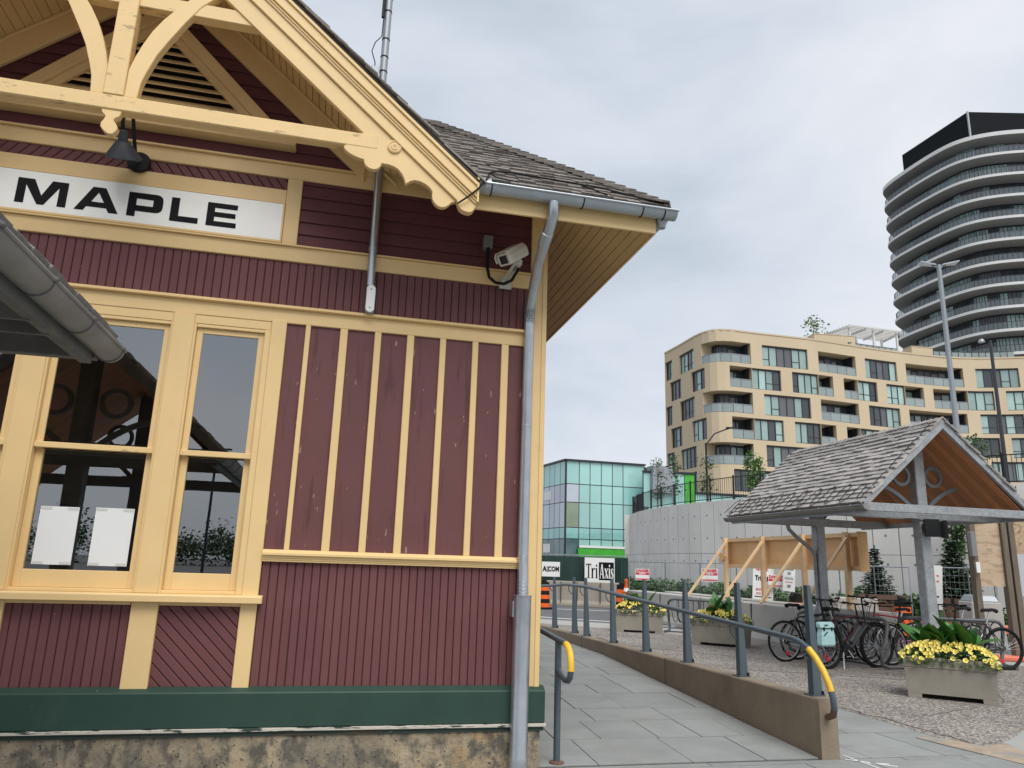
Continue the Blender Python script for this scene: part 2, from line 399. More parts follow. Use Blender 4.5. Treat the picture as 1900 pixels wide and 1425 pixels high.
M_towdark = mat('black_louvred_cladding', (0.008,0.010,0.012), 0.7, var=0.2, vscale=0.4, stretch=(1,1,4), spec=0.1)
M_tealbright = mat('mint_curtain_glass', (0.34,0.60,0.56), 0.07, var=0.10, vscale=0.25, rnd=0.10, spec=0.9)
M_tealmid = mat('teal_spandrel_glass', (0.26,0.52,0.49), 0.07, var=0.1, rnd=0.1, spec=0.9)
M_lilac = mat('lilac_tinted_glass', (0.44,0.49,0.56), 0.07, var=0.12, vscale=0.5, rnd=0.12, spec=0.9)
M_oliveglass = mat('see_through_olive_glass', (0.25,0.32,0.22), 0.07, var=0.25, vscale=0.6, rnd=0.1, spec=0.9)
M_darkteal = mat('dark_teal_glass', (0.08,0.15,0.15), 0.06, var=0.4, vscale=0.8, rnd=0.2, spec=0.9)
M_brightgreen = mat('green_membrane', (0.06,0.42,0.035), 0.6, var=0.2, vscale=2)
M_lampsteel = mat('grey_lamp_steel', (0.30,0.32,0.345), 0.45, 0.4, var=0.05)
M_benchwood = mat('brown_bench_slat', (0.15,0.085,0.06), 0.6, var=0.2, vscale=8)
M_meshwire = mat('fence_wire', (0.45,0.46,0.46), 0.4, 0.6, var=0)
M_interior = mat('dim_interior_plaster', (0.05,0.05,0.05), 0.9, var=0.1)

def glass_mat(name, refl, tint):
    m = bpy.data.materials.new(name); m.use_nodes = True
    nt = m.node_tree; nt.nodes.clear(); N = nt.nodes.new
    o = N('ShaderNodeOutputMaterial'); mx = N('ShaderNodeMixShader'); t = N('ShaderNodeBsdfTransparent'); g = N('ShaderNodeBsdfGlossy')
    t.inputs['Color'].default_value = (*tint, 1); g.inputs['Roughness'].default_value = 0.0; g.inputs['Color'].default_value = (0.95, 0.98, 1, 1)
    lw = N('ShaderNodeLayerWeight'); lw.inputs['Blend'].default_value = 0.25
    mr = N('ShaderNodeMapRange'); mr.inputs[3].default_value = refl; mr.inputs[4].default_value = 1.0
    bp = N('ShaderNodeBump'); bp.inputs['Strength'].default_value = 0.02; bp.inputs['Distance'].default_value = 0.02
    nz = N('ShaderNodeTexNoise'); nz.inputs['Scale'].default_value = 2.0; nz.inputs['Detail'].default_value = 1
    ge = N('ShaderNodeNewGeometry')
    L = nt.links.new
    L(ge.outputs['Position'], nz.inputs['Vector']); L(nz.outputs['Fac'], bp.inputs['Height']); L(bp.outputs['Normal'], g.inputs['Normal'])
    L(lw.outputs['Fresnel'], mr.inputs[0]); L(mr.outputs[0], mx.inputs[0]); L(t.outputs[0], mx.inputs[1]); L(g.outputs[0], mx.inputs[2]); L(mx.outputs[0], o.inputs[0])
    return m
M_towglass = mat('tower_rail_glass', (0.15,0.175,0.19), 0.15, var=0.05, spec=0.4)
M_towglass.node_tree.nodes['Principled BSDF'].inputs['Alpha'].default_value = 0.6
M_glass = glass_mat('window_glass', 0.26, (0.88, 0.90, 0.90))

def pebble_mat():
    m = bpy.data.materials.new('exposed_aggregate'); m.use_nodes = True
    nt = m.node_tree; N = nt.nodes.new; L = nt.links.new; b = nt.nodes['Principled BSDF']; b.inputs['Roughness'].default_value = 0.85
    g = N('ShaderNodeNewGeometry')
    v = N('ShaderNodeTexVoronoi'); v.inputs['Scale'].default_value = 42; L(g.outputs['Position'], v.inputs['Vector'])
    rp = N('ShaderNodeValToRGB'); el = rp.color_ramp.elements
    el[0].position = 0.0; el[0].color = (0.15,0.13,0.115,1); el[1].position = 1.0; el[1].color = (0.60,0.56,0.505,1)
    a = rp.color_ramp.elements.new(0.35); a.color = (0.355,0.315,0.275,1)
    a = rp.color_ramp.elements.new(0.7); a.color = (0.465,0.41,0.36,1)
    sp = N('ShaderNodeSeparateColor'); L(v.outputs['Color'], sp.inputs[0]); L(sp.outputs[0], rp.inputs[0])
    n = N('ShaderNodeTexNoise'); n.inputs['Scale'].default_value = 0.8; n.inputs['Detail'].default_value = 6; L(g.outputs['Position'], n.inputs['Vector'])
    mr = N('ShaderNodeMapRange'); mr.inputs[1].default_value = 0.3; mr.inputs[2].default_value = 0.7; mr.inputs[3].default_value = 0.78; mr.inputs[4].default_value = 1.2; L(n.outputs['Fac'], mr.inputs[0])
    h = N('ShaderNodeHueSaturation'); L(rp.outputs[0], h.inputs['Color']); L(mr.outputs[0], h.inputs['Value'])
    d = N('ShaderNodeMapRange'); d.inputs[1].default_value = 0.25; d.inputs[2].default_value = 0.55; d.inputs[3].default_value = 1.0; d.inputs[4].default_value = 0.45; L(v.outputs['Distance'], d.inputs[0])
    h2 = N('ShaderNodeHueSaturation'); L(h.outputs[0], h2.inputs['Color']); L(d.outputs[0], h2.inputs['Value'])
    L(h2.outputs[0], b.inputs['Base Color'])
    bp = N('ShaderNodeBump'); bp.invert = True; bp.inputs['Strength'].default_value = 0.7; bp.inputs['Distance'].default_value = 0.012
    L(v.outputs['Distance'], bp.inputs['Height']); L(bp.outputs[0], b.inputs['Normal'])
    return m
M_pebble = pebble_mat()
# ================================================================== GROUND AND SETTING
XC = -1.75                                   # centre line of the station front
def mir(x): return 2*XC - x
g = MB().box(-400, 400, -300, 500, -1.2, -0.032)
struct('ground', g, M_asphalt)
road = MB().prism([(-40,32),(2,25.5),(5,23.2),(6.2,21.6),(8,20.1),(10,17.3),(12,14.8),(13.35,12.9),(15,10.4),(18,5.5),(24,-6),(60,-6),(60,60),(-40,60)], 'z', -0.031, -0.012)
struct('road', road, M_asphalt)
# kerb-side pavement strip between the plaza and the road
pv = MB().prism([(-40,31.7),(1.9,25.2),(4.8,23.0),(6.0,21.45),(7.8,19.95),(9.85,17.15),(11.85,14.65),(13.2,12.75),(14.85,10.3),(17.85,5.4),(23.8,-6.1),(22,-6.1),(16.6,5.0),(13.6,9.6),(12,12.1),(10.7,13.9),(8.7,16.3),(6.7,18.7),(4.3,21.2),(1.2,23.6),(-40,29.5)], 'z', -0.03, 0.004)
struct('kerb_pavement', pv, M_sidewalk)
pl = MB().prism([(5.87,6.03),(7.03,6.75),(17,12.9),(16.6,5.0),(13.6,9.6),(12,12.1),(10.7,13.9),(8.7,16.3),(6.7,18.7),(4.3,21.2),(4.3,16.2),(5.87,16.2)][:2]+[(12.9,10.55),(12,12.1),(10.7,13.9),(8.7,16.3),(6.7,18.7),(4.3,21.2),(4.3,16.2),(5.87,16.2)], 'z', -0.03, 0.0)
struct('aggregate_plaza', pl, M_pebble)
sl = MB().prism([(7.03,6.75),(5.87,6.03),(5.87,-6.1),(22,-6.1),(16.6,5.0),(12.9,10.55)], 'z', -0.03, 0.002)
struct('concrete_walk', sl, mat('walk_concrete', (0.33,0.335,0.32), 0.85, var=0.1, vscale=1.2, bump=0.25, bscale=60, stain=[((0.40,0.33,0.26), 1.1, 0.5, 0.72, (1,1,1), 0.6)]))
# cracks in the aggregate: thin raised tar lines
cr = MB()
def crack(pts, w=0.006):
    for a, b in zip(pts, pts[1:]): cr.bar((a[0],a[1],0.001), (b[0],b[1],0.001), w, 0.004)
rc = random.Random(3)
def wander(a, b, n, amp):
    return [(a[0]+(b[0]-a[0])*i/n+rc.uniform(-amp,amp), a[1]+(b[1]-a[1])*i/n+rc.uniform(-amp,amp)) for i in range(n+1)]
crack(wander((5.95,8.1),(6.0,6.3),16,0.05), 0.018); crack(wander((6.6,7.6),(7.7,8.0),12,0.03), 0.009); crack(wander((7.6,12.5),(5.9,14.5),10,0.05), 0.010); crack(wander((8.3,8.2),(10.4,10.6),14,0.04), 0.008); crack(wander((6.2,11.4),(9.6,9.6),14,0.04), 0.008)
obj('tar_crack', cr, M_joint, kind='structure')
# painted edge line and far line on the road
ln = MB()
E1 = [(2.2,25.9),(5.2,23.6),(6.4,22.0),(8.25,20.45),(10.3,17.65),(12.3,15.15),(13.7,13.2),(15.4,10.6)]
for a, b in zip(E1, E1[1:]): ln.bar((a[0]+.15,a[1]+.15,-0.0095), (b[0]+.15,b[1]+.15,-0.0095), 0.14, 0.004)
E2 = [(2.5,30.3),(7.7,26.75),(10.05,25.9),(12.5,23.0),(14.4,20.0)]
for a, b in zip(E2, E2[1:]): ln.bar((a[0],a[1],-0.0095), (b[0],b[1],-0.0095), 0.12, 0.004)
struct('road_line', ln, M_line)

sand = MB().prism([(5.62,6.62),(5.86,6.55),(6.02,6.22),(6.35,6.30),(6.25,6.05),(6.10,5.6),(5.82,5.5),(5.74,5.95),(5.66,6.3)], 'z', 0.0022, 0.0055)
struct('sandy_mortar', sand, mat('sandy_mortar', (0.37,0.29,0.215), 0.95, var=0.25, vscale=5, bump=0.4, bscale=80, stain=[((0.26,0.25,0.235), 3.5, 0.5, 0.6, (1,1,1), 0.9)]))
chm = MB()
for a, b in (((4.40,6.05),(4.42,5.62)),((4.33,5.93),(4.62,5.66)),((4.44,5.80),(4.60,5.74))): chm.bar((a[0],a[1],0.0035),(b[0],b[1],0.0035),0.016,0.003)
struct('chalk_mark', chm, M_line)
# ------------------------------------------------------------------ slate platform and ramp, slab by slab
plat = MB().box(-9, 5.868, -7, 5.955, -0.03, -0.006)
struct('platform', plat, M_joint)
platform = bpy.data.objects['platform']
strip = MB().box(4.305, 5.868, 5.956, 16.2, -0.03, -0.006)
obj('platform_strip', strip, M_joint, kind='structure')
def ramp_z(y): return min(max((y-5.97)*0.0425, 0.0), 0.222)
rb = MB()
ys = [5.956, 11.19, 14.2, 17.5]
rb.add([(1.6,5.956,-0.008),(4.135,5.956,-0.008),(4.135,11.19,0.214),(1.6,11.19,0.214),(1.6,16.5,0.214),(4.135,16.5,0.214)], [(0,1,2,3),(3,2,5,4)])
obj('ramp', rb, M_joint, kind='structure')
ramp = bpy.data.objects['ramp']
rs = random.Random(11)
def slab_mesh(w, d):
    m = MB().box(-w/2, w/2, -d/2, d/2, -0.012, 0.0)
    return m.mesh('paving_slab')
slabs = {}
def lay(parent, x0, x1, y0, y1, rowd, zf, tilt=0.0, widths=(0.42,0.55,0.66,0.8)):
    y = y0; k = 0
    while y < y1-0.05:
        d = min(rowd*rs.choice((0.8,1,1,1.15)), y1-y)
        x = x0; first = True
        while x < x1-0.02:
            w = rs.choice(widths)
            if first: w *= rs.choice((0.4,0.7,1.0)); first = False
            w = min(w, x1-x)
            if x1-x-w < 0.15: w = x1-x
            key = (round(w,3), round(d,3))
            if key not in slabs:
                slabs[key] = slab_mesh(w-0.009, d-0.009); slabs[key].materials.append(M_slate)
            o = bpy.data.objects.new('paving_slab', slabs[key]); COL.objects.link(o); o.parent = parent
            yc = y+d/2
            o.location = (x+w/2, yc, zf(yc)+rs.uniform(-0.002,0.0015))
            o.rotation_euler = (tilt + rs.uniform(-.001,.001), rs.uniform(-.0015,.0015), 0)
            x += w
        y += d; k += 1
lay(ramp, 1.62, 4.13, 5.99, 11.19, 0.62, ramp_z, math.atan(0.0425))
lay(ramp, 1.62, 4.13, 11.2, 16.4, 0.62, lambda y: 0.222)
lay(platform, 0.9, 5.865, 3.6, 5.95, 0.6, lambda y: 0.0, 0.0, (0.5,0.6,0.9,1.2))
stp = bpy.data.objects['platform_strip']
lay(stp, 4.31, 5.865, 5.96, 11.0, 0.9, lambda y: 0.0, 0.0, (0.75,1.0,1.5))
rest = MB().box(-9, 0.895, -7, 5.95, -0.006, 0.0).box(0.897, 5.865, -7, 3.595, -0.006, 0.0)
obj('slab_paving', rest, M_slate, kind='structure')

# ================================================================== STATION BUILDING
st = thing('station_building', 'maroon and cream wooden railway station with gabled roof and green base', 'building', (XC, 6.0, 0))
YF = 6.0
def stp_(name, mb, m, **kw): return obj(name, mb, m, parent=st, **kw)
wall = MB()
# carcass: four walls (front wall left open at the three windows)
OPEN = [(-2.855,-2.335),(-2.155,-1.345),(-1.165,-0.645)]
def front_carcass():
    z0, z1 = 1.21, 3.30
    wall.box(-5.17, 1.655, 6.045, 6.20, 0.25, z0); wall.box(-5.17, 1.655, 6.045, 6.20, z1, 4.84)
    xs = [-5.17]+[v for o in OPEN for v in o]+[1.655]
    for i in range(0, len(xs), 2): wall.box(xs[i], xs[i+1], 6.045, 6.20, z0, z1)
front_carcass()
wall.box(1.5, 1.655, 6.2, 12.9, 0.25, 4.84); wall.box(-5.17, -5.015, 6.2, 12.9, 0.25, 4.84); wall.box(-5.17, 1.655, 12.9, 13.0, 0.25, 4.84)
wall.prism([(XC-2.1,4.84),(XC+2.1,4.84),(XC,6.62)], 'y', 6.045, 6.2)
stp_('wall', wall, M_maroon_h)
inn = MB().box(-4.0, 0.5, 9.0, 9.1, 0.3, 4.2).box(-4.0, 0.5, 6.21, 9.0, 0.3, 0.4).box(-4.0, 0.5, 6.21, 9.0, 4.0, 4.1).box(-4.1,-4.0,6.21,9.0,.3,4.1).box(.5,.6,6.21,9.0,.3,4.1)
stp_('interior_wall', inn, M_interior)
f = MB().box(-5.2, 1.69, 5.965, 13.0, -0.3, 0.262)
stp_('foundation', f, M_found)
# green skirting with a sloping top, end return, chipped lower moulding
gs = MB().prism([(5.945,0.318),(6.04,0.318),(6.04,0.583),(6.0,0.583),(5.945,0.552)], 'x', -5.22, 1.722)
gs.prism([(1.60,0.318),(1.722,0.318),(1.722,0.552),(1.672,0.583),(1.60,0.583)], 'y', 6.041, 13.0)
stp_('base_board', gs, M_green, bev=0.006)
gm = MB().prism([(5.930,0.297),(6.03,0.297),(6.03,0.317),(5.948,0.317),(5.930,0.312)], 'x', -5.23, 1.730)
stp_('base_moulding', gm, M_green_chip)
stp_('base_drip_edge', MB().prism([(5.952,0.263),(6.03,0.263),(6.03,0.2965),(5.946,0.2965),(5.946,0.285),(5.952,0.280)], 'x', -5.21, 1.712), M_green_old)

# board siding
brd = {}
def vboard(x0, w, z0, z1, y=6.018, m=M_maroon):
    key = ('v', round(w,3), round(z1-z0,3), m.name)
    if key not in brd:
        h = z1-z0; a = w/2-0.0018
        mb = MB().prism([(-a,0.006),(-a+0.005,0),(a-0.005,0),(a,0.006),(a,0.026),(-a,0.026)], 'z', 0, h)
        brd[key] = mb.mesh('siding_board'); brd[key].materials.append(m)
    o = bpy.data.objects.new('siding_board', brd[key]); COL.objects.link(o); o.parent = st
    o.location = Vector((x0+w/2, y+random.uniform(-.0012,.0012), z0)) - W['station_building']
def vrun(x0, x1, z0, z1, pitch=0.062, m=M_maroon):
    n = max(1, round((x1-x0)/pitch)); w = (x1-x0)/n
    for i in range(n): vboard(x0+i*w, w, z0, z1, m=m)
vrun(-0.485, 1.545, 0.575, 1.470); vrun(-2.165, -1.345, 0.575, 1.150); vrun(-3.78, -3.015, 0.575, 1.47)
vrun(-3.02, 1.545, 3.475, 3.868, 0.0645)
def clipboard(cx, cz, ang, L, w, rect):
    """a board of width w along direction ang through (cx,cz), clipped to rect -> polygon"""
    c, s = math.cos(ang), math.sin(ang)
    poly = [(cx+c*t-s*h, cz+s*t+c*h) for t, h in ((-L,-w/2),(L,-w/2),(L,w/2),(-L,w/2))]
    x0, x1, z0, z1 = rect
    for ax, lim, keep in ((0,x0,1),(0,x1,-1),(1,z0,1),(1,z1,-1)):
        out = []
        for i in range(len(poly)):
            a, b = poly[i-1], poly[i]
            ia, ib = (a[ax]-lim)*keep >= 0, (b[ax]-lim)*keep >= 0
            if ia != ib:
                t = (lim-a[ax])/(b[ax]-a[ax]); out.append((a[0]+(b[0]-a[0])*t, a[1]+(b[1]-a[1])*t))
            if ib: out.append(b)
        poly = out
        if len(poly) < 3: return None
    return poly
def drun(rect, ang, pitch=0.062):
    x0, x1, z0, z1 = rect; cx, cz = (x0+x1)/2, (z0+z1)/2
    nx, nz = -math.sin(ang), math.cos(ang)
    K = int((x1-x0+z1-z0)/pitch)+1
    for k in range(-K, K+1):
        p = clipboard(cx+nx*k*pitch, cz+nz*k*pitch, ang, 3, pitch-0.005, rect)
        if not p: continue
        ar = abs(sum(p[i-1][0]*p[i][1]-p[i][0]*p[i-1][1] for i in range(len(p))))/2
        if ar < 0.0006: continue
        mb = MB().prism(p, 'y', 6.018+random.uniform(-.001,.001), 6.044)
        stp_('siding_board', mb, M_maroon, bev=0.004)
drun((-1.165,-0.60,0.575,1.150), -R(45)); drun((mir(-0.60),mir(-1.165),0.575,1.150), R(45))
drun((XC+0.0,-0.60,4.497,4.605), -R(52)); drun((mir(-0.60),XC-0.0,4.497,4.605), R(52))
def hboard(x0, x1, z0, h, y=6.014, x0b=None, x1b=None):
    """level lap board, bottom edge proud; ends may follow a slope (x0b/x1b at the top)"""
    a0, a1 = x0, x1; b0 = x0 if x0b is None else x0b; b1 = x1 if x1b is None else x1b
    mb = MB().add([(a0,y,z0),(a1,y,z0),(a1,6.044,z0),(a0,6.044,z0),(b0,y+0.016,z0+h),(b1,y+0.016,z0+h),(b1,6.044,z0+h),(b0,6.044,z0+h)],
                  [(0,3,2,1),(4,5,6,7),(0,1,5,4),(1,2,6,5),(2,3,7,6),(3,0,4,7)])
    stp_('siding_board', mb, M_maroon_h)
for k in range(6): hboard(-0.478, 1.545, 4.010+k*0.1135, 0.1115)
for k in range(6): hboard(mir(1.545), mir(-0.478), 4.010+k*0.1135, 0.1115)
CW = 4.93                                     # gable soffit plane: z = CW - .86*|x-..|
for k in range(12):
    z0 = 4.752+k*0.1135; z1 = z0+0.1115
    hw0 = (4.80-z0)/0.86; hw1 = (4.80-z1)/0.86   # follows the raking trim at (0,4.80)
    x0, x1 = hw0, hw1
    if x1 < XC+0.12: break
    v0 = (5.123-0.02-z0)/0.97+0.813*-1-XC if z0 > 4.86 else 0; v1 = (5.123-0.02-z1)/0.97-0.813-XC
    if v0 > 0.02 and v1 > 0.0:
        hboard(XC+v0, x0, z0, 0.1115, x0b=XC+v1, x1b=x1); hboard(mir(x0), mir(XC+v0), z0, 0.1115, x0b=mir(x1), x1b=mir(XC+v1))
    else: hboard(mir(x0), x0, z0, 0.1115, x0b=mir(x1), x1b=x1)

# flat maroon panels with cream battens
pan = [(-0.485,-0.339),(-0.300,-0.065),(-0.004,0.214),(0.268,0.481),(0.540,0.758),(0.809,1.036),(1.087,1.290),(1.352,1.535)]
def panels(fx):
    for a, b in pan:
        a, b = sorted((fx(a), fx(b)))
        stp_('wall_panel', MB().box(a-0.008, b+0.008, 6.022+random.uniform(-.002,.002), 6.044, 1.545, 3.336), M_maroon_panel)
    for (a, b), (c, d) in zip(pan, pan[1:]):
        x0, x1 = sorted((fx(b), fx(c)))
        stp_('batten', MB().box(x0, x1, 5.997, 6.044, 1.5505, 3.3335), M_cream, bev=0.004)
panels(lambda x: x); panels(mir)
def trim(name, x0, x1, z0, z1, y0=6.0, y1=6.044, m=M_cream, bev=0.004): return stp_(name, MB().box(x0, x1, y0, y1, z0, z1), m, bev=bev)
XL, XR = mir(1.545), 1.545
for sx in (0, 1):
    fx = (lambda x: x) if sx == 0 else mir
    def tr(name, a, b, z0, z1, *r, **k):
        a, b = sorted((fx(a), fx(b))); return trim(name, a, b, z0, z1, *r, **k)
    tr('window_post', -0.603, -0.487, 0.571, 3.352, 5.992)                          # post right of the windows
    # moulded rail under the flat panels
    rl = MB().prism([(5.955,1.512),(5.955,1.528),(5.99,1.552),(6.044,1.552),(6.044,1.464),(5.988,1.464),(5.988,1.474),(5.982,1.478),(5.982,1.488),(5.974,1.492),(5.974,1.502),(5.966,1.505),(5.966,1.512)], 'x', *sorted((fx(-0.486), fx(1.545))))
    stp_('panel_rail', rl, M_cream)
    tr('corner_board', 1.532, 1.672, 0.572, 4.83, 5.990)
    tr('corner_bead', 1.640, 1.680, 0.574, 4.80, 5.982, 5.9895, bev=0.002)
    tr('sign_stile', -0.601, -0.480, 4.010, 4.605, 5.997)
# side face of the corner (seen edge-on) and side siding
stp_('corner_board', MB().box(1.656, 1.674, 6.045, 6.17, 0.572, 4.83), M_cream, bev=0.003)
stp_('side_siding', MB().box(1.656, 1.664, 6.171, 12.95, 0.572, 4.83), M_maroon)
trim('header_board', mir(1.535), 1.530, 3.334, 3.447)
hm = MB().prism([(5.962,3.452),(5.962,3.466),(5.975,3.477),(6.044,3.477),(6.044,3.4475),(5.985,3.4475)], 'x', mir(1.531), 1.531)
stp_('header_moulding', hm, M_cream)
trim('belt_board', mir(1.535), 1.530, 3.866, 3.993, 5.998)
stp_('belt_moulding', MB().prism([(5.975,3.994),(5.975,4.004),(5.985,4.011),(6.044,4.011),(6.044,3.994)], 'x', mir(1.531), 1.531), M_cream)
trim('sign_frame_board', mir(-0.602), -0.602, 4.372, 4.496, 5.999)
stp_('sign_bead', MB().box(mir(-0.603), -0.603, 5.984, 6.04, 4.359, 4.3715), M_cream, bev=0.003)
stp_('sign_bead', MB().box(mir(-0.603), -0.603, 5.980, 6.04, 4.012, 4.033), M_cream, bev=0.003)
for s_ in (-0.6155, mir(-0.6155)-0.013): stp_('sign_bead', MB().box(s_, s_+0.013, 5.984, 6.04, 4.034, 4.358), M_cream, bev=0.003)
trim('frieze_board', mir(1.530), 1.530, 4.606, 4.726, 5.999)
trim('frieze_board', mir(1.530), mir(-0.02), 4.7265, 4.84, 6.001); trim('frieze_board', -0.02, 1.530, 4.7265, 4.84, 6.001)
stp_('frieze_moulding', MB().prism([(5.972,4.728),(5.972,4.740),(5.985,4.750),(6.044,4.750),(6.044,4.728)], 'x', mir(-0.03), -0.03), M_cream)
# wall of windows: mullions, sill, casings
for a, b in ((-1.335,-1.178),(mir(-1.178),mir(-1.335))):
    trim('mullion', a, b, 1.2175, 3.333, 5.988)
    trim('lower_post', a-0.004, b+0.018, 0.569, 1.158, 5.985)
trim('window_head', mir(-0.604), -0.604, 3.262, 3.333, 6.004)
sill = MB().prism([(5.925,1.160),(5.925,1.205),(5.935,1.2165),(6.045,1.2165),(6.045,1.160)], 'x', mir(-0.452), -0.452)
stp_('window_sill', sill, M_cream, bev=0.003)
for a, b in ((-1.157,-0.604),(-2.155,-1.345),(mir(-0.604),mir(-1.157))):
    stp_('sill_apron', MB().box(a, b, 5.995, 6.044, 1.135, 1.159), M_cream)
def window(x0, x1, ea, eb):
    w = MB()
    for a, b in ((x0-ea, x0+0.004), (x1-0.004, x1+eb)): w.box(a, b, 5.998, 6.10, 1.217, 3.261)
    w.box(x0+0.004, x1-0.004, 6.008, 6.10, 3.236, 3.261); w.box(x0+0.004, x1-0.004, 6.0, 6.10, 1.217, 1.240)
    win = stp_('window', w, M_cream, bev=0.003)
    sa = 0.052
    us = MB().box(x0+0.005, x0+sa, 6.034, 6.058, 2.216, 3.235).box(x1-sa, x1-0.005, 6.034, 6.058, 2.216, 3.235)
    us.box(x0+sa, x1-sa, 6.034, 6.058, 3.192, 3.235)
    obj('upper_sash', us, M_cream, parent=win, bev=0.003)
    obj('meeting_rail', MB().box(x0+0.004, x1-0.004, 6.012, 6.060, 2.222, 2.264), M_cream_worn, parent=win, bev=0.003)
    ls = MB().box(x0+0.005, x0+sa+.005, 6.062, 6.098, 1.2405, 2.22).box(x1-sa-.005, x1-0.005, 6.062, 6.098, 1.2405, 2.22)
    ls.box(x0+sa+.005, x1-sa-.005, 6.062, 6.098, 1.2405, 1.362)
    obj('lower_sash', ls, M_cream, parent=win, bev=0.003)
    def pane(y, z0, z1):
        obj('glass_pane', MB().add([(x0+sa-.003,y,z0),(x1-sa+.003,y,z0),(x1-sa+.003,y,z1),(x0+sa-.003,y,z1)], [(0,1,2,3)]), M_glass, parent=win)
    pane(6.046, 2.250, 3.196); pane(6.084, 1.358, 2.218)
window(*OPEN[0], 0.0415, 0.0155); window(*OPEN[1], 0.0125, 0.0125); window(*OPEN[2], 0.0155, 0.0415)

# ---- gable roof, soffit, truss
MR = 0.86
CR = 5.15                                     # roof top: z = CR - MR*(x) right of centre
def Zr(c, x): return c - MR*x if x >= XC else c - MR*mir(x)
def rake(c0, c1, xe, xe1=None, x_in=XC):      # strip between offsets c0..c1 from the ridge to xe (right side)
    xe1 = xe if xe1 is None else xe1
    return [(x_in, c0-MR*x_in), (xe, c0-MR*xe), (xe1, c1-MR*xe1), (x_in, c1-MR*x_in)]
def both(name, poly, y0, y1, m, **kw):
    for fx in (lambda x: x, mir):
        stp_(name, MB().prism([(fx(u), v) for u, v in poly], 'y', y0, y1), m, **kw)
def ycut(x, c): return max(5.215, min(6.05, 5.285+(c-MR*x-4.205)/0.87))      # where the gable meets the main eave
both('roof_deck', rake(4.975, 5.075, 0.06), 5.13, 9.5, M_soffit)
both('roof_felt', rake(5.0755, 5.10, 0.06), 5.10, 9.5, M_shake_under)
def taper(name, c0, c1, x0, x1, y0, m, n=6):
    for fx in (lambda x: x, mir):
        mb = MB()
        for i in range(n):
            a, b = x0+(x1-x0)*i/n, x0+(x1-x0)*(i+1)/n
            ya, yb = ycut(a, c0), ycut(b, c0)
            P = [(fx(a),y0,c0-MR*a),(fx(b),y0,c0-MR*b),(fx(b),yb,c0-MR*b),(fx(a),ya,c0-MR*a)]
            Q = [(p[0],p[1],p[2]+c1-c0) for p in P]
            mb.add(P+Q, [(0,1,2,3),(7,6,5,4),(0,4,5,1),(1,5,6,2),(2,6,7,3),(3,7,4,0)])
        stp_(name, mb, m)
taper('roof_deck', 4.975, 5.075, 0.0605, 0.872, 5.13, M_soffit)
taper('roof_felt', 5.0755, 5.10, 0.0605, 0.885, 5.10, M_shake_under)
# soffit boards run front to back under the gable roof
n = 44
for i in range(n):
    for fx in (lambda x: x, mir):
        xa = XC+0.0+ (0.82-XC)*i/n; xb = XC+(0.82-XC)*(i+1)/n-0.005
        ya, yb = min(6.03,ycut(xa,CW)), min(6.03,ycut(xb,CW))
        P = [(fx(xa),5.205,CW-MR*xa),(fx(xb),5.205,CW-MR*xb),(fx(xb),yb,CW-MR*xb),(fx(xa),ya,CW-MR*xa)]
        Q = [(p[0],p[1],p[2]+0.025) for p in P]
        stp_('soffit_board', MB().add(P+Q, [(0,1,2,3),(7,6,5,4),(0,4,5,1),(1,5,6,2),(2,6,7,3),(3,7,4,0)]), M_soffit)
both('rake_trim', rake(4.685, 4.905, 0.02), 5.975, 6.012, M_cream, bev=0.004)
both('rake_moulding', rake(4.895, 4.928, 0.3), 5.95, 5.9745, M_cream, bev=0.004)
# bargeboards
B_, A_, C_ = 4.786, 4.614, 4.917
low = [(XC, B_-MR*XC), (0.715, 4.171), (.676,4.153),(.657,4.129),(.634,4.112),(.607,4.103),(.578,4.110),(.554,4.127),(.534,4.155),(.527,4.187),(.529,4.222),(.515,4.243),(.495,4.262),(.467,4.280),(.43,4.293),(.39,4.296),(.357,4.282),(.324,4.255),
       (.317,4.28),(.308,4.303),(.295,4.327),(.279,4.348),(.258,4.369),(.232,4.383),(.187,4.395),(.133,4.396),(.134,4.380),(.126,4.366),(.116,4.352),(.102,4.343),(.087,4.338),(.071,4.337),(.050,4.341),(.033,4.350),(.017,4.364),(.008,4.381),(.003,4.407),(-.02,4.411),(-.041,4.416),(-.068,4.424),(-.092,4.434),(-.115,4.446),(-.132,4.459),(-.146,4.475),(-.153,4.492),(-.02,4.628),(XC, A_-MR*XC)]
both('bargeboard', low, 5.155, 5.20, M_cream, bev=0.004)
up_ = [(XC, C_-MR*XC), (0.868, 4.17), (.866,4.14),(.842,4.1),(.825,4.088),(.804,4.084),(.776,4.089),(.751,4.1),(.735,4.118),(.722,4.15),(.7155,4.1715),(XC, B_+0.0006-MR*XC)]
both('upper_bargeboard', up_, 5.135, 5.20, M_cream, bev=0.004)
cw_ = [(0.030,5.125),(0.050,5.118),(0.058,5.126),(0.078,5.112),(0.12,5.090),(0.165,5.075)]
# crown moulding: stacked thin strips stepping outwards
lo_ = 4.900
for (c0, c1, yy) in ((4.893,4.915,5.122),(4.9155,4.929,5.113),(4.9295,4.944,5.122),(4.9445,5.035,5.106),(5.0355,5.068,5.092)):
    both('crown_moulding', rake(c0, c1, 0.862), yy, 5.2, M_cream, bev=0.003)
both('bargeboard_end', [(0.8625,4.165),(0.878,4.165),(0.878,4.36),(0.8625,4.38)], 5.10, 5.23, M_cream)
